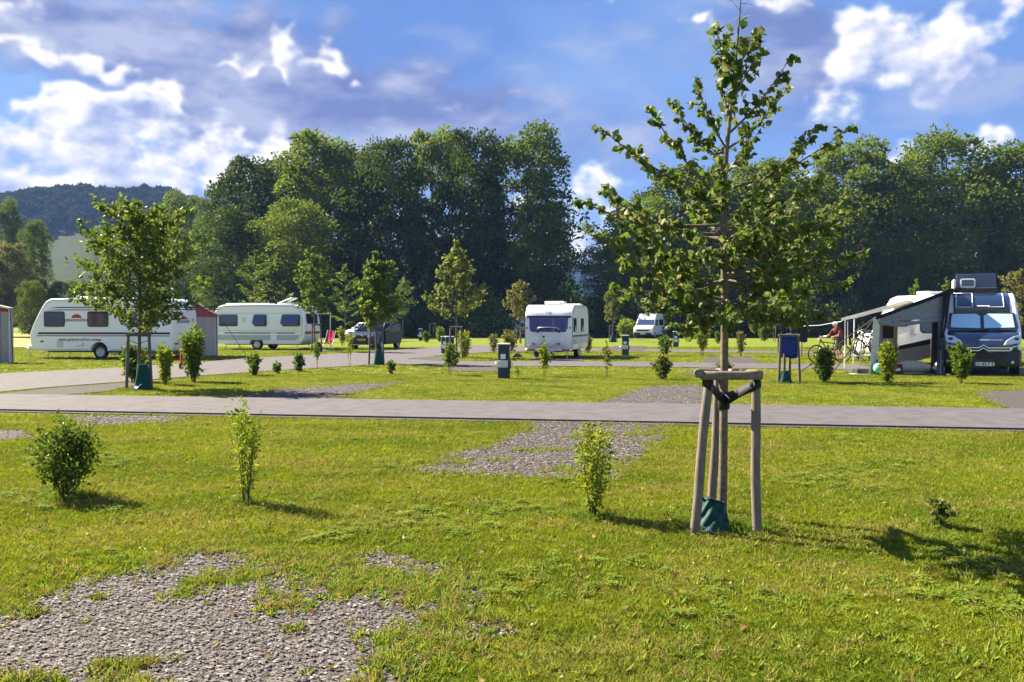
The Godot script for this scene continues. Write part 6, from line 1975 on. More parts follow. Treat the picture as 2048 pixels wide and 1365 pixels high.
func car(paint: Material, label: String, at: Vector3, turn: float, opened: bool) -> Node3D:
	var t := thing("car", label, "car", at, turn)
	var w := 1.84
	var bend := func(v: Vector3) -> Vector3: return Vector3(v.x * (1.0 - 0.10 * smoothstep(1.75, 2.25, absf(v.z))), v.y, v.z)
	var cab_bend := func(v: Vector3) -> Vector3: return Vector3(v.x * (1.0 - 0.22 * smoothstep(0.95, 1.65, v.y)), v.y, v.z)
	var p := [Vector2(2.12, 0.28), Vector2(2.22, 0.45), Vector2(2.22, 0.78), Vector2(2.10, 0.95), Vector2(1.6, 1.05), Vector2(1.05, 1.10), Vector2(-1.9, 1.10), Vector2(-2.18, 1.0), Vector2(-2.22, 0.5), Vector2(-2.12, 0.3)]
	p.append_array(arch(-1.36, 0.38, 0.3))
	p.append_array(arch(1.36, 0.38, 0.3))
	var s := Shape.new()
	s.hull(poly(p), w, 0.09, bend)
	part("body", s.mesh(), paint, t)
	var c := Shape.new()
	c.hull(poly([Vector2(1.1, 1.05), Vector2(0.35, 1.56), Vector2(-1.6, 1.58), Vector2(-2.05, 1.08)]), w - 0.12, 0.03, cab_bend)
	part("glazing", c.mesh(), M.glass, t)
	var r := Shape.new()
	r.hull(poly([Vector2(0.42, 1.545), Vector2(0.30, 1.60), Vector2(-0.6, 1.655), Vector2(-1.5, 1.63), Vector2(-1.68, 1.56), Vector2(-0.6, 1.57)]), w - 0.42, 0.025)
	part("roof", r.mesh(), paint, t)
	for x in [-1, 1]:
		var pl := Shape.new()
		pl.tube([Vector3(0.86 * x, 1.06, 1.08), Vector3(0.70 * x, 1.56, 0.36)], [0.035], 6)
		pl.tube([Vector3(0.86 * x, 1.06, -0.35), Vector3(0.71 * x, 1.58, -0.4)], [0.03], 6)
		pl.tube([Vector3(0.86 * x, 1.06, -1.95), Vector3(0.70 * x, 1.60, -1.55)], [0.06], 6)
		pl.tube([Vector3(0.70 * x, 1.57, 0.36), Vector3(0.70 * x, 1.60, -1.55)], [0.035], 6)
		part("pillar", pl.mesh(), paint, t)
		panel("headlamp", poly([Vector2(-0.26 * x, -0.06), Vector2(0.2 * x, -0.08), Vector2(0.24 * x, 0.09), Vector2(-0.22 * x, 0.05)]), 0.03, M.lamp_clear, t, Transform3D(Basis(Vector3.UP, 0.35 * x), Vector3(0.60 * x, 0.80, 2.17)))
		var mr := Shape.new()
		mr.box(Vector3(1.0 * x, 1.14, 0.78), Vector3(0.22, 0.15, 0.12), 0.04)
		part("mirror", mr.mesh(), paint, t)
		for l in [-1.36, 1.36]: wheel(t, x * 0.81, l, 0.345, 0.22, 5)
	panel("grille", rrect(0.86, 0.15, 0.04), 0.02, M.trim, t, Transform3D(Basis(), Vector3(0, 0.79, 2.215)))
	panel("bumper", rrect(1.5, 0.24, 0.06), 0.03, M.trim, t, Transform3D(Basis(), Vector3(0, 0.44, 2.205)))
	panel("chrome_strip", rrect(1.4, 0.03, 0.01), 0.03, M.chrome, t, Transform3D(Basis(), Vector3(0, 0.30, 2.17)))
	var np := panel("number_plate", rrect(0.52, 0.11, 0.01), 0.012, M.plate_yellow, t, Transform3D(Basis(), Vector3(0, 0.60, 2.225)))
	var em := Shape.new()
	em.lathe([Vector2(0.075, 0), Vector2(0.075, 0.02), Vector2(0.06, 0.025)], 16, Transform3D(Basis(Vector3.RIGHT, PI / 2), Vector3(0, 0.80, 2.23)))
	part("emblem", em.mesh(), M.chrome, t)
	if opened:
		# driver's door swung wide on its front hinge
		var hx := Transform3D(Basis(Vector3.UP, -0.66), Vector3(0.90, 0, 0.92))
		var d := Shape.new()
		var base := hx * Transform3D(Basis(Vector3(0, 0, -1), Vector3.UP, Vector3(1, 0, 0)), Vector3(0, 0, 0))
		d.plate(poly([Vector2(0.02, 0.36), Vector2(1.05, 0.36), Vector2(1.18, 0.6), Vector2(1.2, 1.06), Vector2(0.02, 1.08)]), 0.09, base, 0.02)
		var door := part("front_door", d.mesh(), paint, t)
		door.set_meta("label", "driver's door swung open")
		var fr := Shape.new()
		fr.tube([base * Vector3(0.04, 1.07, 0.04), base * Vector3(0.62, 1.54, -0.08), base * Vector3(1.12, 1.57, -0.09), base * Vector3(1.18, 1.06, 0.04)], [0.035], 6)
		part("door_frame", fr.mesh(), paint, door)
		panel("pane", poly([Vector2(0.08, 1.08), Vector2(0.64, 1.51), Vector2(1.08, 1.53), Vector2(1.14, 1.08)]), 0.008, M.clear_glass, door, base.translated_local(Vector3(0, 0, 0.02)), 0.0)
		# tailgate up
		var g := Shape.new()
		g.plate(rrect(1.3, 0.75, 0.12), 0.07, Transform3D(Basis(Vector3.RIGHT, 1.15), Vector3(0, 1.86, -1.95)), 0.02)
		part("tailgate", g.mesh(), M.glass_blue, t)
		var gi := Shape.new()
		gi.plate(rrect(1.36, 0.1, 0.04), 0.06, Transform3D(Basis(Vector3.RIGHT, 1.15), Vector3(0, 2.03, -2.33)), 0.02)
		part("tailgate_edge", gi.mesh(), paint, t)
		for x in [-0.55, 0.55]:
			var st := Shape.new()
			st.tube([Vector3(x, 1.2, -1.9), Vector3(x, 1.85, -2.0)], [0.018], 5)
			part("gas_strut", st.mesh(), M.trim, t)
	return t

# ---------------------------------------------------------------- camp things
func service_post(label: String, at: Vector3, h: float, w: float, turn: float) -> void:
	var t := thing("service_post", label, "service post", at, turn, "dark service posts with white caps")
	var k := h / 1.03
	var s := Shape.new()
	s.box(Vector3(0, 0.19 * k, 0), Vector3(w, 0.38 * k, w * 0.8), 0.02)
	part("foot", s.mesh(), M.teal, t)
	var b := Shape.new()
	b.box(Vector3(0, 0.68 * k, -w * 0.02), Vector3(w * 0.96, 0.6 * k, w * 0.72), 0.015)
	b.box(Vector3(w * 0.02, 0.40 * k, -w * 0.02), Vector3(w * 1.12, 0.22 * k, w * 0.78), 0.015)
	part("column", b.mesh(), M.teal, t)
	var c := Shape.new()
	c.box(Vector3(0, 0.985 * k + 0.01, 0), Vector3(w * 1.06, 0.045 * k, w * 0.85), 0.012)
	part("cap", c.mesh(), M.cap, t)
	panel("notice", rrect(w * 0.44, 0.14 * k, 0.006, 1), 0.006, M.plate_white, t, Transform3D(Basis(), Vector3(-0.01, 0.64 * k, w * 0.345)), 0.001)
	panel("socket_panel", rrect(w * 0.86, 0.2 * k, 0.012), 0.03, M.palegrey, t, Transform3D(Basis(), Vector3(-0.01, 0.43 * k, w * 0.37)))
	panel("socket_lip", rrect(w * 0.80, 0.015, 0.005, 1), 0.012, M.silver, t, Transform3D(Basis(), Vector3(-0.01, 0.385 * k, w * 0.37 + 0.03)), 0.001)
	for y in [0.86, 0.76]:
		var so := Shape.new()
		so.lathe([Vector2(0.0, 0.05), Vector2(0.035, 0.045), Vector2(0.04, 0.0)], 10, Transform3D(Basis(Vector3.BACK, -PI / 2), Vector3(w * 0.48, y * k, 0.0)))
		part("socket", so.mesh(), M.palegrey, t)
	for x in [-1, 1]:
		var tp := Shape.new()
		tp.tube([Vector3(x * w * 0.56, 0.45 * k, 0), Vector3(x * w * 0.75, 0.45 * k, 0), Vector3(x * w * 0.77, 0.40 * k, 0)], [0.014], 6)
		part("water_tap", tp.mesh(), M.metal, t)

func cloth(called: String, parent: Node, m: Material, a: Vector3, b: Vector3, drop: float, wave: float, folds: float, n := 16) -> void:
	# a sheet hanging from the line a-b
	var s := Shape.new()
	s.sg = 0
	var out := (b - a).cross(Vector3.UP).normalized()
	if out.z < 0: out = -out
	var g := []
	for j in 7:
		var v := j / 6.0
		var row := []
		for i in n + 1:
			var u := float(i) / n
			row.append(a.lerp(b, u) + Vector3(0, -drop * v + 0.02 * sin(u * 7.0) * v, 0) + out * (sin(u * folds + v * 0.7) * wave * (0.3 + v)))
		g.append(row)
	for j in 6:
		for i in n:
			s.qo(g[j][i], g[j][i + 1], g[j + 1][i + 1], g[j + 1][i], out)
			s.qo(g[j][i] - out * 0.012, g[j][i + 1] - out * 0.012, g[j + 1][i + 1] - out * 0.012, g[j + 1][i] - out * 0.012, -out)
	part(called, s.mesh(), m, parent)

func sheet(called: String, parent: Node, m: Material, c: Array, sag: float, thick := 0.012, n := 12) -> MeshInstance3D:
	# a cloth stretched over four corners (in order), slightly slack
	var s := Shape.new()
	s.sg = 0
	var nn: Vector3 = (c[1] - c[0]).cross(c[3] - c[0]).normalized()
	var g := []
	for j in n + 1:
		var v := float(j) / n
		var row := []
		for i in n + 1:
			var u := float(i) / n
			var p: Vector3 = c[0].lerp(c[1], u).lerp(c[3].lerp(c[2], u), v)
			row.append(p + Vector3(0, -sag * sin(PI * u) * sin(PI * v), 0) + nn * 0.012 * sin(u * 13.0 + v * 4.0))
		g.append(row)
	for j in n:
		for i in n:
			s.qo(g[j][i], g[j][i + 1], g[j + 1][i + 1], g[j + 1][i], nn)
			s.qo(g[j][i] - nn * thick, g[j][i + 1] - nn * thick, g[j + 1][i + 1] - nn * thick, g[j + 1][i] - nn * thick, -nn)
	return part(called, s.mesh(), m, parent)

func rod(called: String, parent: Node, m: Material, pts: Array, r: float, sides := 6) -> MeshInstance3D:
	var s := Shape.new()
	s.tube(pts, [r], sides)
	return part(called, s.mesh(), m, parent)

func camp_things() -> void:
	service_post("dark service post with white cap standing on the lawn before caravan", Vector3(-0.229, 0, -27.143), 1.03, 0.33, -8)
	service_post("service post with white cap before the far white van", Vector3(5.503, 0, -46.061), 1.02, 0.34, -8)
	service_post("small service post with white cap before the dark wood", Vector3(10.71, 0, -62.041), 1.06, 0.36, -8)
	service_post("smallest pale-capped service post behind a vase-shaped shrub", Vector3(16.211, 0, -80), 1.08, 0.38, -8)
	service_post("dark service post in shade under the golden lime tree", Vector3(-2.941, 0, -44.706), 0.98, 0.40, 10)
	service_post("dark service post just behind another at golden lime", Vector3(-3.484, 0, -49.032), 0.92, 0.34, 10)
	service_post("plain grey-looking post between car door and empty stakes", Vector3(-8.133, 0, -84.444), 1.1, 0.32, 0)
	# awning at the edge of the meadow, of a caravan outside the view
	lean_to("grey awning corner with red roof band near the striped caravan's nose", Vector3(-21.819, 0, -38.6), 172.0, 0.0, 2.75, 2.2, 1.98, -0.6, -0.42)
	red_chair()
	blue_awning()
	rider()
	# a cart behind the vase shrub
	var ct := thing("hand_cart", "red hand cart half hidden behind dense vase-shaped shrub", "cart", Vector3(-11.115, 0, -32.34))
	var cs := Shape.new()
	cs.box(Vector3(0, 0.45, 0), Vector3(0.30, 0.55, 0.4), 0.04)
	part("body", cs.mesh(), M.red, ct)
	for x in [-0.17, 0.17]:
		var wl := Shape.new()
		wl.lathe([Vector2(0, -0.03), Vector2(0.13, -0.03), Vector2(0.15, 0), Vector2(0.13, 0.03), Vector2(0, 0.03)], 14, Transform3D(Basis(Vector3.BACK, PI / 2), Vector3(x, 0.15, 0)))
		part("wheel", wl.mesh(), M.rubber, ct)
	rod("handle", ct, M.trim, [Vector3(-0.15, 0.7, -0.2), Vector3(-0.15, 1.05, -0.4), Vector3(0.15, 1.05, -0.4), Vector3(0.15, 0.7, -0.2)], 0.015)
	# white paper scrap at the stakes
	var pp := thing("paper_scrap", "crumpled white scrap at the foot of dense tree's stakes", "litter", Vector3(-8.859, 0, -22.353))
	sheet("sheet", pp, M.plate_white, [Vector3(-0.1, 0.02, 0.05), Vector3(0.05, 0.05, 0.08), Vector3(0.12, 0.16, -0.04), Vector3(-0.04, 0.1, -0.06)], 0.03, 0.004, 4)
	# dark drain cover beside the lane
	var mh := thing("wheel_chock", "small black wheel chock on grass beside caravan seen from rear", "chock", Vector3(0.229, 0, -43.429))
	var mc := Shape.new()
	mc.plate(poly([Vector2(-0.3, 0), Vector2(0.34, 0), Vector2(0.1, 0.2), Vector2(-0.05, 0.22)]), 0.16, Transform3D(Basis(), Vector3(0, 0, -0.08)), 0.01)
	part("wedge", mc.mesh(), M.trim, mh)

func red_chair() -> void:
	var t := thing("camp_chair", "magenta folding camp chair beside the caravan with open windows", "chair", Vector3(-10.274, 0, -53.333), -22)
	sheet("backrest", t, M.chair_red, [Vector3(-0.26, 0.50, 0.02), Vector3(0.26, 0.50, 0.02), Vector3(0.25, 1.16, -0.26), Vector3(-0.25, 1.16, -0.26)], 0.02)
	sheet("seat", t, M.chair_red, [Vector3(-0.26, 0.46, 0.52), Vector3(0.26, 0.46, 0.52), Vector3(0.26, 0.45, 0.0), Vector3(-0.26, 0.45, 0.0)], 0.03)
	for x in [-0.29, 0.29]:
		rod("leg", t, M.cap, [Vector3(x, 0.0, 0.50), Vector3(x, 0.46, 0.1), Vector3(x, 0.68, -0.06)], 0.016)
		rod("leg", t, M.cap, [Vector3(x, 0.0, -0.12), Vector3(x, 0.46, 0.48), Vector3(x, 0.66, 0.44)], 0.016)
		rod("armrest", t, M.palegrey, [Vector3(x, 0.68, -0.08), Vector3(x, 0.67, 0.46)], 0.022)
		rod("back_frame", t, M.cap, [Vector3(x * 0.93, 0.45, 0.04), Vector3(x * 0.9, 1.18, -0.27)], 0.015)
	rod("crossbar", t, M.cap, [Vector3(-0.29, 0.06, 0.45), Vector3(0.29, 0.06, 0.45)], 0.012)

func blue_awning() -> void:
	# pale flat awning of the motorhome behind
	var p := thing("awning", "pale cream awning sheet sloping from the white motorhome", "awning", Vector3(11.919, 0, -33.5))
	var o := p.position
	sheet("roof", p, M.tent_pale, [Vector3(11.463, 1.722, -33) - o, Vector3(14.155, 2.405, -34) - o, Vector3(15.865, 2.427, -37.4) - o, Vector3(13.066, 1.792, -36.4) - o], 0.04, 0.03)
	sheet("valance", p, M.tent_pale, [Vector3(11.435, 1.652, -32.97) - o, Vector3(14.142, 2.315, -33.97) - o, Vector3(14.142, 2.422, -33.97) - o, Vector3(11.435, 1.756, -32.97) - o], 0.0)
	rod("pole", p, M.palegrey, [Vector3(11.602, 1.704, -33.05) - o, Vector3(11.585, 0, -33.05) - o], 0.022)
	rod("pole", p, M.palegrey, [Vector3(13.087, 1.772, -36.3) - o, Vector3(13.068, 0, -36.3) - o], 0.022)
	# grey awning of the blue van
	var t := thing("awning", "grey-blue awning with gable fixed to the dark blue van", "awning", Vector3(12.048, 0, -29.5))
	o = t.position
	var a := Vector3(11.188, 1.784, -29.2) - o
	var b := Vector3(13.741, 2.675, -29.6) - o
	var a2 := Vector3(12.636, 1.839, -32.4) - o
	var b2 := Vector3(15.33, 2.739, -32.8) - o
	sheet("roof", t, M.tent_blue, [a, b, b2, a2], 0.06, 0.02)
	sheet("roof_band", t, M.cloth_dark, [a + Vector3(0, -0.10, 0.02), b + Vector3(0, -0.12, 0.02), b + Vector3(0, 0.01, 0.02), a + Vector3(0, 0.01, 0.02)], 0.0)
	sheet("gable_panel", t, M.tent_blue, [Vector3(11.28, 1.631, -29.24) - o, Vector3(13.46, 1.74, -29.6) - o, b + Vector3(-0.06, -0.10, 0.0), a + Vector3(0.02, -0.08, 0.0)], -0.05)
	# rolled hem under the gable
	rod("rolled_hem", t, M.tent_blue, [Vector3(11.28, 1.615, -29.24) - o, Vector3(11.813, 1.538, -29.3) - o, Vector3(12.472, 1.6, -29.4) - o, Vector3(13.46, 1.709, -29.6) - o], 0.06, 8)
	# the standing leg walls: pale at the outer corner, blue at the van
	for q in [[M.tent_pale, Vector3(11.108, 1.723, -29.15), Vector3(11.361, 1.723, -29.25), Vector3(11.242, -0.065, -29.3), Vector3(10.951, -0.039, -29.1)], [M.tent_blue, Vector3(11.281, 1.692, -29.28), Vector3(11.536, 1.662, -29.5), Vector3(11.458, -0.046, -29.5), Vector3(11.207, -0.078, -29.25)], [M.tent_blue, Vector3(13.259, 1.693, -29.5), Vector3(13.491, 1.693, -29.6), Vector3(13.476, -0.051, -29.6), Vector3(13.153, -0.056, -29.4)], [M.brown_cloth, Vector3(13.206, 1.694, -29.8), Vector3(13.439, 1.694, -29.9), Vector3(13.376, -0.037, -29.9), Vector3(13.143, 0.047, -29.8)], [M.cloth_dark, Vector3(13.369, 2.59, -29.4), Vector3(13.648, 2.625, -29.5), Vector3(13.415, 0.917, -29.5), Vector3(13.245, 0.919, -29.4)]]:
		var g := []
		for k in 4: g.append(q[k + 1] - o)
		sheet("side_wall", t, q[0], [g[3], g[2], g[1], g[0]], 0.03)
	sheet("side_wall", t, M.tent_pale, [Vector3(11.303, 0.141, -29.5) - o, Vector3(12.524, 0.092, -32.2) - o, a2 + Vector3(0, -0.1, 0), a + Vector3(0, -0.1, 0)], 0.05)
	for q in [[a, Vector3(11.188, 0, -29.2)], [a2, Vector3(12.636, 0, -32.4)], [Vector3(13.375, 1.693, -29.55) - o, Vector3(13.322, 0, -29.5)]]:
		rod("pole", t, M.palegrey, [q[0], q[1] - o], 0.02)
	for q in [[Vector3(11.188, 1.784, -29.2), Vector3(9.246, 0, -30.5)], [Vector3(11.188, 1.784, -29.2), Vector3(9.704, 0, -28.9)]]:
		rod("guy_rope", t, M.strap, [q[0] - o, q[1] - o], 0.016)
	# half-height windbreak inside
	var w := thing("windbreak", "beige canvas windbreak with brown top band under the grey awning", "windbreak", Vector3(13.235, 0, -31.2))
	o = w.position
	sheet("canvas", w, M.canvas, [Vector3(12.701, 0.2, -31.3) - o, Vector3(13.717, 0.454, -31.1) - o, Vector3(13.717, 0.896, -31.1) - o, Vector3(12.734, 0.71, -31.3) - o], 0.0)
	sheet("top_band", w, M.brown_cloth, [Vector3(12.734, 0.71, -31.3) - o, Vector3(13.717, 0.896, -31.1) - o, Vector3(13.717, 1.076, -31.1) - o, Vector3(12.767, 0.842, -31.3) - o], 0.0)
	rod("pole", w, M.palegrey, [Vector3(12.742, 0.875, -31.32) - o, Vector3(12.709, 0, -31.32) - o], 0.016)
	rod("pole", w, M.palegrey, [Vector3(13.741, 1.109, -31.08) - o, Vector3(13.741, 0, -31.08) - o], 0.016)
	# inner curtain and folding chair
	var cu := thing("tent_curtain", "brown gathered tent curtain with pale window at awning's back", "curtain", Vector3(12.648, 0, -32))
	o = cu.position
	cloth("cloth", cu, M.brown_cloth, Vector3(12.507, 1.498, -32.2) - o, Vector3(13.043, 1.532, -32.1) - o, 1.45, 0.03, 16.0)
	cloth("tied_flap", cu, M.canvas, Vector3(12.827, 1.533, -31.9) - o, Vector3(12.961, 1.533, -31.9) - o, 0.75, 0.02, 9.0, 8)
	sheet("window", cu, M.palegrey, [Vector3(12.441, 0.761, -31.9) - o, Vector3(12.794, 0.761, -31.9) - o, Vector3(12.827, 1.08, -31.9) - o, Vector3(12.475, 1.08, -31.9) - o], 0.0)
	# bedding, bags and a cool box on the ground sheet
	var gs := thing("ground_sheet", "grey ground sheet spread under the grey awning", "ground sheet", Vector3(12.323, 0, -29.6))
	o = gs.position
	sheet("sheet", gs, M.tent, [Vector3(11.051, 0, -29) - o + Vector3(0, 0.03, 0), Vector3(13.309, 0, -29.2) - o + Vector3(0, 0.03, 0), Vector3(14.669, 0, -32) - o + Vector3(0, 0.03, 0), Vector3(12.402, 0, -31.8) - o + Vector3(0, 0.03, 0)], 0.0, 0.01)
	var bd := thing("air_bed", "beige folded air bed lying under the grey awning", "air bed", Vector3(12.61, 0, -29.8) + Vector3(0, 0.05, 0))
	var bs := Shape.new()
	bs.tube([Vector3(-0.5, 0.17, 0), Vector3(-0.2, 0.19, 0), Vector3(0.25, 0.17, 0), Vector3(0.5, 0.14, 0)], [0.12, 0.18, 0.17, 0.10], 12, true, 1.0)
	part("mattress", bs.mesh(), M.canvas, bd)
	var pl := Shape.new()
	pl.tube([Vector3(0.56, 0.08, 0.2), Vector3(0.70, 0.24, 0.2), Vector3(0.80, 0.40, 0.2)], [0.08, 0.10, 0.07], 10)
	part("bolster", pl.mesh(), M.canvas, bd)
	var cb := thing("cool_box", "dark red cool box with white print under awning", "cool box", Vector3(11.813, 0, -29.15) + Vector3(0, 0.04, 0))
	var ms := Shape.new()
	ms.box(Vector3(0, 0.13, 0), Vector3(0.30, 0.26, 0.26), 0.03)
	part("body", ms.mesh(), mat(lin(0.09, 0.006, 0.014), 0.5), cb)
	var ls := Shape.new()
	ls.box(Vector3(0, 0.275, 0), Vector3(0.31, 0.035, 0.27), 0.012)
	part("lid", ls.mesh(), M.tent_red, cb)
	panel("print", poly([Vector2(-0.08, -0.05), Vector2(0.08, -0.03), Vector2(0.05, 0.05), Vector2(-0.06, 0.02)]), 0.004, M.plate_white, cb, Transform3D(Basis(), Vector3(0, 0.13, 0.13)), 0.0)
	for q in [["blue", [0.01, 0.10, 0.42], 1765, 0.30, 0.16, "shiny blue swimming bag on the ground under grey awning"], ["green", [0.20, 0.55, 0.42], 1757, 0.12, 0.17, "pale green inflatable ball beside the blue bag"]]:
		var bg := thing("beach_ball" if q[0] == "green" else "swim_bag", q[5], "ball" if q[0] == "green" else "bag", Vector3(11.272, 0, -29.1) + Vector3((q[2] - 1760.0) * 29.1 / 1900.0, 0.04, 0.05 if q[0] == "green" else -0.2))
		var sp := Shape.new()
		var prof := []
		for k in 9: prof.append(Vector2(sin(PI * k / 8.0) * q[4], q[3] + 0.05 - cos(PI * k / 8.0) * q[4] * (1.0 if q[0] == "green" else 1.25)))
		sp.lathe(prof, 14)
		var mm := mat(lin(q[1][0], q[1][1], q[1][2]), 0.25)
		part("body", sp.mesh(), mm, bg)
		var vv := Shape.new()
		vv.box(Vector3(0, q[3] + 0.05 + q[4] * (1.0 if q[0] == "green" else 1.25), 0), Vector3(0.05, 0.03, 0.05), 0.01)
		part("valve", vv.mesh(), M.plate_white, bg)
	var bx := thing("storage_box", "flat black storage box on grass outside the grey awning", "box", Vector3(10.874, 0, -29.515))
	var b1 := Shape.new()
	b1.box(Vector3(0, 0.10, 0), Vector3(0.42, 0.15, 0.4), 0.02)
	part("body", b1.mesh(), M.trim, bx)
	var b3 := Shape.new()
	b3.box(Vector3(-0.06, 0.012, 0.02), Vector3(0.56, 0.024, 0.5), 0.006)
	part("mat", b3.mesh(), M.cap, bx)
	# black cover hung from the van's mirror
	var mc := thing("lantern", "black hanging lantern on the awning pole beside the van", "lantern", Vector3(13.126, 0.776, -29))
	var lp := Shape.new()
	lp.lathe([Vector2(0, 0), Vector2(0.12, 0.01), Vector2(0.13, 0.25), Vector2(0.10, 0.34), Vector2(0.03, 0.38), Vector2(0, 0.39)], 12)
	part("body", lp.mesh(), M.trim, mc)
	rod("hanger", mc, M.strap, [Vector3(0, 0.38, 0), Vector3(0.02, 1.0, 0.2)], 0.012)

func rider() -> void:
	# bicycle pointing along the lane, rider stooped behind the bars
	var t := thing("bicycle", "black bicycle held by the stooping person in red", "bicycle", Vector3(12.72, 0, -38), -172)
	var wr := 0.36
	for l in [-0.55, 0.56]:
		var n := Node3D.new()
		n.name = numbered(t, "wheel")
		t.add_child(n, true)
		var ty := Shape.new()
		var prof := []
		for k in 9: prof.append(Vector2(wr - 0.02 + cos(TAU * k / 8.0) * 0.028, sin(TAU * k / 8.0) * 0.028))
		ty.lathe(prof, 26, Transform3D(Basis(Vector3.RIGHT, PI / 2), Vector3(l, wr, 0)))
		part("tyre", ty.mesh(), M.rubber, n)
		var sp := Shape.new()
		for k in 12:
			var a := TAU * k / 12.0
			sp.tube([Vector3(l, wr, 0), Vector3(l + cos(a) * (wr - 0.03), wr + sin(a) * (wr - 0.03), 0)], [0.002], 4)
		sp.lathe([Vector2(0, -0.04), Vector2(0.04, -0.03), Vector2(0.04, 0.03), Vector2(0, 0.04)], 10, Transform3D(Basis(Vector3.RIGHT, PI / 2), Vector3(l, wr, 0)))
		part("spokes", sp.mesh(), M.metal, n)
	var f := Shape.new()
	for q in [[Vector3(0.38, 0.92, 0), Vector3(-0.05, 0.32, 0)], [Vector3(0.40, 0.84, 0), Vector3(-0.18, 0.78, 0)], [Vector3(-0.05, 0.32, 0), Vector3(-0.22, 0.92, 0)], [Vector3(-0.05, 0.32, 0), Vector3(-0.55, 0.36, 0)], [Vector3(-0.19, 0.8, 0), Vector3(-0.55, 0.36, 0)], [Vector3(0.37, 0.98, 0), Vector3(0.45, 0.7, 0), Vector3(0.56, 0.36, 0)]]:
		f.tube(q, [0.022], 7)
	part("frame", f.mesh(), M.trim, t)
	rod("handlebar", t, M.metal, [Vector3(0.28, 1.08, 0.28), Vector3(0.36, 1.06, 0.12), Vector3(0.37, 1.0, 0), Vector3(0.36, 1.06, -0.12), Vector3(0.28, 1.08, -0.28)], 0.014)
	var sd := Shape.new()
	sd.tube([Vector3(-0.36, 0.95, 0), Vector3(-0.22, 0.95, 0), Vector3(-0.08, 0.93, 0)], [0.08, 0.06, 0.03], 8, true, 0.5)
	part("saddle", sd.mesh(), M.trim, t)
	var lm := Shape.new()
	lm.lathe([Vector2(0, 0), Vector2(0.05, 0.03), Vector2(0.05, 0.06), Vector2(0, 0.07)], 10, Transform3D(Basis(Vector3.BACK, -PI / 2), Vector3(0.42, 0.95, 0)))
	part("headlamp", lm.mesh(), M.lamp_clear, t)
	# the person
	var at := Vector3(13.768, 0, -40)
	var p := thing("person", "person in red shirt and dark shorts and helmet stooping over a bicycle", "person", at, -60)
	var skin := Color(0.42, 0.23, 0.16)
	var shirt := Color(0.10, 0.022, 0.024)
	var shorts := Color(0.03, 0.03, 0.04)
	var bones := []
	for x in [-1.0, 1.0]:
		bones.append([Vector3(0.10 * x, 0.90, -0.10), Vector3(0.11 * x, 0.50, 0.02 + 0.05 * x), 0.095, 0.065, shorts])
		bones.append([Vector3(0.11 * x, 0.50, 0.02 + 0.05 * x), Vector3(0.11 * x, 0.10, -0.06 + 0.05 * x), 0.062, 0.042, skin])
		bones.append([Vector3(0.11 * x, 0.05, -0.08 + 0.05 * x), Vector3(0.12 * x, 0.04, 0.12 + 0.05 * x), 0.045, 0.040, Color(0.05, 0.05, 0.06)])
		bones.append([Vector3(0.19 * x, 1.30, 0.12), Vector3(0.25 * x, 1.08, 0.28), 0.058, 0.046, shirt])
		bones.append([Vector3(0.25 * x, 1.08, 0.28), Vector3(0.22 * x, 1.02, 0.52), 0.042, 0.032, skin])
		bones.append([Vector3(0.22 * x, 1.02, 0.52), Vector3(0.20 * x, 1.02, 0.60), 0.034, 0.030, skin])
		for k in 4: bones.append([Vector3(0.20 * x + (k - 1.5) * 0.02, 1.02, 0.60), Vector3(0.20 * x + (k - 1.5) * 0.022, 0.985, 0.66 - absf(k - 1.4) * 0.008), 0.0105, 0.009, skin])
		bones.append([Vector3(0.17 * x, 1.01, 0.57), Vector3(0.145 * x, 0.985, 0.62), 0.012, 0.010, skin])
	bones.append([Vector3(0, 0.92, -0.12), Vector3(0, 1.08, -0.04), 0.145, 0.14, shorts])
	bones.append([Vector3(0, 1.06, -0.05), Vector3(0, 1.28, 0.09), 0.15, 0.155, shirt])
	bones.append([Vector3(-0.12, 1.30, 0.11), Vector3(0.12, 1.30, 0.11), 0.085, 0.085, shirt])
	bones.append([Vector3(0, 1.34, 0.14), Vector3(0, 1.45, 0.20), 0.055, 0.05, skin])
	bones.append([Vector3(0, 1.50, 0.22), Vector3(0, 1.56, 0.235), 0.085, 0.092, skin])
	bones.append([Vector3(0, 1.485, 0.315), Vector3(0, 1.46, 0.32), 0.016, 0.014, skin])
	bones.append([Vector3(-0.09, 1.51, 0.23), Vector3(-0.095, 1.53, 0.225), 0.018, 0.018, skin])
	bones.append([Vector3(0.09, 1.51, 0.23), Vector3(0.095, 1.53, 0.225), 0.018, 0.018, skin])
	var body := skin_mesh(bones, 0.017, 0.03)
	var bm := mat(Color(1, 1, 1), 0.75, 0.0, 0.3)
	bm.vertex_color_use_as_albedo = true
	part("body", body, bm, p)
	var hm := Shape.new()
	var hp := []
	for k in 7: hp.append(Vector2(cos(PI / 2 * k / 6.0) * 0.118, 1.545 + sin(PI / 2 * k / 6.0) * 0.105))
	hm.lathe(hp, 16, Transform3D(Basis(), Vector3(0, 0, 0.23)))
	part("helmet", hm.mesh(), M.palegrey, p)
	for x in [-0.032, 0.032]:
		var ey := Shape.new()
		ey.lathe([Vector2(0, -0.008), Vector2(0.008, 0), Vector2(0, 0.008)], 8, Transform3D(Basis(), Vector3(x, 1.515, 0.305)))
		part("eye", ey.mesh(), M.trim, p)
	# clothes line with washing
	var cl := thing("clothes_line", "thin clothes line from a post to the cream awning", "clothes line", Vector3(13.432, 0, -44))
	var o := cl.position
	rod("post", cl, M.stake, [Vector3(13.432, 0, -44) - o, Vector3(13.432, 1.392, -44) - o], 0.03)
	rod("line", cl, M.palegrey, [Vector3(13.167, 1.437, -44.2) - o, Vector3(12.644, 1.497, -39) - o, Vector3(11.498, 1.652, -33.1) - o], 0.010)
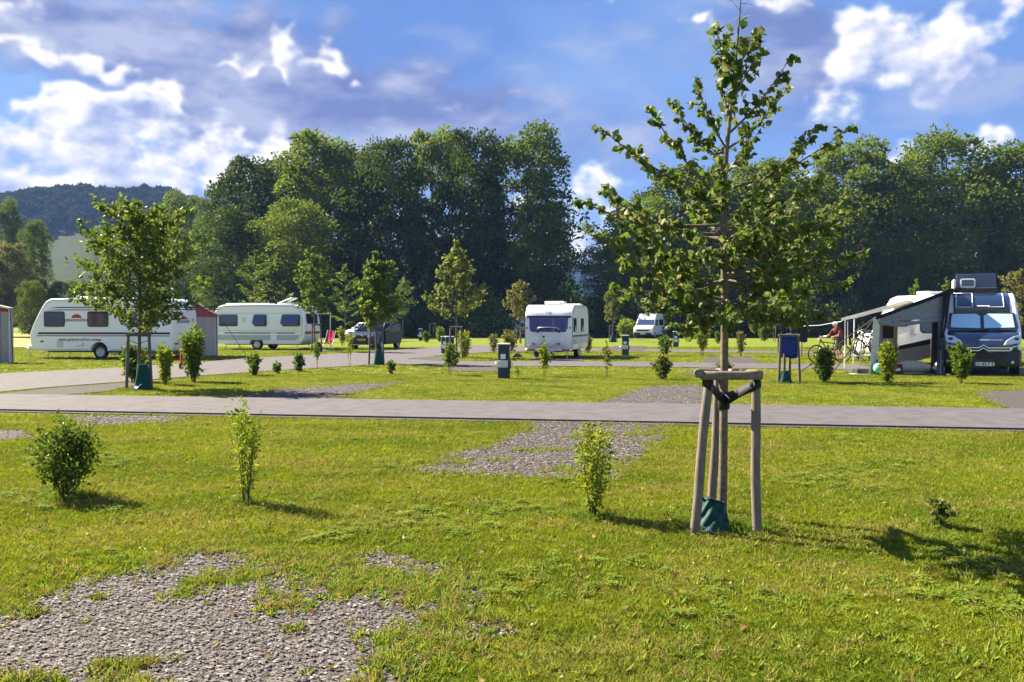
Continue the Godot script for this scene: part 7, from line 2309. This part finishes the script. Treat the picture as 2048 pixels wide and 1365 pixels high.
	rod("crossarm", cl, M.palegrey, [Vector3(13.154, 1.438, -44) - o, Vector3(13.733, 1.461, -44) - o], 0.02)
	var c2 := thing("dark_washing", "dark garment hanging from the clothes line post", "washing", Vector3(13.47, 0, -43.9))
	cloth("cloth", c2, M.cloth_dark, Vector3(13.239, 1.392, -43.9) - c2.position, Vector3(13.678, 1.415, -43.9) - c2.position, 0.70, 0.03, 10.0)
	var c3 := thing("striped_towel", "dark towels with white stripes hanging from the cream awning", "towel", Vector3(11.619, 0, -33))
	for k in 6:
		var a := Vector3(11.463, 1.652, -32.9) - c3.position + Vector3(0.052 * k, 0.0, 0.02 * sin(k * 2.0))
		cloth("stripe_pale" if k % 2 else "stripe_dark", c3, M.plate_white if k % 2 else M.cloth_dark, a, a + Vector3(0.022 if k % 2 else 0.075, 0, 0.01), 0.82, 0.008, 3.0, 4)
	var tw := thing("blue_towel", "blue towel hung over the wooden stake frame", "towel", Vector3(7.25, 0, -25))
	o = tw.position
	cloth("front_side", tw, M.towel_blue, Vector3(7.006, 1.271, -25.02) - o, Vector3(7.474, 1.271, -25) - o, 0.50, 0.02, 9.0)
	cloth("back_side", tw, M.towel_blue, Vector3(7.221, 1.278, -25.5) - o, Vector3(7.673, 1.279, -25.4) - o, 0.62, 0.02, 8.0)
	sheet("top_fold", tw, M.towel_blue, [Vector3(7.006, 1.284, -25.02) - o, Vector3(7.474, 1.284, -25) - o, Vector3(7.68, 1.292, -25.42) - o, Vector3(7.226, 1.291, -25.52) - o], -0.02)
	# low table with a parasol pole through it
	var tb := thing("camp_table", "small round dark table with parasol pole and crossed legs", "table", Vector3(14.611, 0, -40))
	var tt := Shape.new()
	tt.lathe([Vector2(0, 0.42), Vector2(0.34, 0.42), Vector2(0.37, 0.45), Vector2(0.34, 0.48), Vector2(0.08, 0.52), Vector2(0, 0.54)], 20)
	part("tabletop", tt.mesh(), M.trim, tb)
	for k in 3:
		var a := TAU * k / 3.0 + 0.3
		rod("leg", tb, M.trim, [Vector3(cos(a) * 0.25, 0, sin(a) * 0.25), Vector3(-cos(a) * 0.18, 0.43, -sin(a) * 0.18)], 0.018)
	rod("pole", tb, M.trim, [Vector3(0, 0.0, 0), Vector3(0, 1.5, 0)], 0.03, 8)
	var pot := Shape.new()
	pot.lathe([Vector2(0, 0.1), Vector2(0.1, 0.12), Vector2(0.13, 0.30), Vector2(0, 0.31)], 12)
	part("pot", pot.mesh(), M.trim, tb)
	# pile of bicycles on a carrier beside the awning
	for k in 3:
		var b := t.duplicate()
		b.name = numbered(self, "bicycle")
		add_child(b, true)
		b.position = Vector3(12.947, 0, -34.5) + Vector3(0.03 * k, 0.38 + 0.03 * k, -0.22 * k)
		b.rotation_degrees = Vector3(0, [-160, 14, -172][k], 0)
		b.scale = Vector3(0.62, 0.85, 0.85)
		tag(b, ["front bicycle of three on the metal carrier beside awning", "middle bicycle of three on the metal carrier beside awning", "rearmost bicycle of three on the metal carrier beside awning"][k], "bicycle", "bicycles on the carrier")
	var cr := thing("bicycle_carrier", "metal carrier holding the stacked bicycles beside the awning", "carrier", Vector3(13.022, 0, -34.7))
	rod("upright", cr, M.metal, [Vector3(-0.3, 0, 0), Vector3(-0.3, 0.45, 0)], 0.025)
	rod("upright", cr, M.metal, [Vector3(0.3, 0, 0), Vector3(0.3, 0.45, 0)], 0.025)
	var tray := Shape.new()
	tray.box(Vector3(0, 0.40, 0), Vector3(1.0, 0.04, 0.8), 0.01)
	part("tray", tray.mesh(), M.metal, cr)

# one continuous skin over tapered bones (surface nets)
func skin_mesh(bones: Array, cell: float, blend: float) -> ArrayMesh:
	var field := {}
	var lo := Vector3.ONE * 1e9
	for b in bones:
		var m := Vector3.ONE * (maxf(b[2], b[3]) + cell * 3)
		lo = lo.min(b[0].min(b[1]) - m)
	var dist := func(p: Vector3, b: Array) -> float:
		var ab: Vector3 = b[1] - b[0]
		var t := clampf((p - b[0]).dot(ab) / maxf(ab.length_squared(), 1e-9), 0, 1)
		return p.distance_to(b[0] + ab * t) - lerpf(b[2], b[3], t)
	for b in bones:
		var m := Vector3.ONE * (maxf(b[2], b[3]) + cell * 2.5)
		var i0 := Vector3i(((b[0].min(b[1]) - m - lo) / cell).floor())
		var i1 := Vector3i(((b[0].max(b[1]) + m - lo) / cell).ceil())
		for x in range(i0.x, i1.x + 1):
			for y in range(i0.y, i1.y + 1):
				for z in range(i0.z, i1.z + 1):
					var d: float = dist.call(lo + Vector3(x, y, z) * cell, b)
					if d > cell * 3: continue
					var k := Vector3i(x, y, z)
					if field.has(k):
						var e: Array = field[k]
						var h := maxf(blend - absf(e[0] - d), 0.0) / blend
						if d < e[0]: e[1] = b[4]
						e[0] = minf(e[0], d) - h * h * blend * 0.25
					else: field[k] = [d, b[4]]
	var vid := {}
	var v := PackedVector3Array()
	var c := PackedColorArray()
	var corner := []
	for q in 8: corner.append(Vector3i(q & 1, (q >> 1) & 1, (q >> 2) & 1))
	for k in field.keys():
		var s := Vector3.ZERO
		var n := 0
		var vals := []
		for q in corner: vals.append(field[k + q][0] if field.has(k + q) else cell * 3)
		for e in [[0, 1], [2, 3], [4, 5], [6, 7], [0, 2], [1, 3], [4, 6], [5, 7], [0, 4], [1, 5], [2, 6], [3, 7]]:
			var a: float = vals[e[0]]
			var b: float = vals[e[1]]
			if (a < 0) != (b < 0):
				s += Vector3(corner[e[0]]).lerp(Vector3(corner[e[1]]), a / (a - b))
				n += 1
		if n:
			vid[k] = v.size()
			v.append(lo + (Vector3(k) + s / n) * cell)
			c.append(field[k][1])
	var ix := PackedInt32Array()
	for k in field.keys():
		var a: float = field[k][0]
		for ax in 3:
			var d := Vector3i(1 if ax == 0 else 0, 1 if ax == 1 else 0, 1 if ax == 2 else 0)
			var b: float = field[k + d][0] if field.has(k + d) else cell * 3
			if (a < 0) == (b < 0): continue
			var u := Vector3i(d.z, d.x, d.y)
			var w := Vector3i(d.y, d.z, d.x)
			var q := [k - u - w, k - w, k, k - u]
			if not (vid.has(q[0]) and vid.has(q[1]) and vid.has(q[2]) and vid.has(q[3])): continue
			var id := [vid[q[0]], vid[q[1]], vid[q[2]], vid[q[3]]]
			var nn := (v[id[1]] - v[id[0]]).cross(v[id[2]] - v[id[0]])
			var out := Vector3(d) * (1.0 if a < 0 else -1.0)
			if nn.dot(out) > 0: ix.append_array(PackedInt32Array([id[0], id[2], id[1], id[0], id[3], id[2]]))
			else: ix.append_array(PackedInt32Array([id[0], id[1], id[2], id[0], id[2], id[3]]))
	var nor := PackedVector3Array()
	nor.resize(v.size())
	for i in range(0, ix.size(), 3):
		var fn := (v[ix[i + 2]] - v[ix[i]]).cross(v[ix[i + 1]] - v[ix[i]])
		for j in 3: nor[ix[i + j]] += fn
	for i in nor.size(): nor[i] = nor[i].normalized()
	var ar := []
	ar.resize(Mesh.ARRAY_MAX)
	ar[Mesh.ARRAY_VERTEX] = v
	ar[Mesh.ARRAY_NORMAL] = nor
	ar[Mesh.ARRAY_COLOR] = c
	ar[Mesh.ARRAY_INDEX] = ix
	var m := ArrayMesh.new()
	m.add_surface_from_arrays(Mesh.PRIMITIVE_TRIANGLES, ar)
	return m
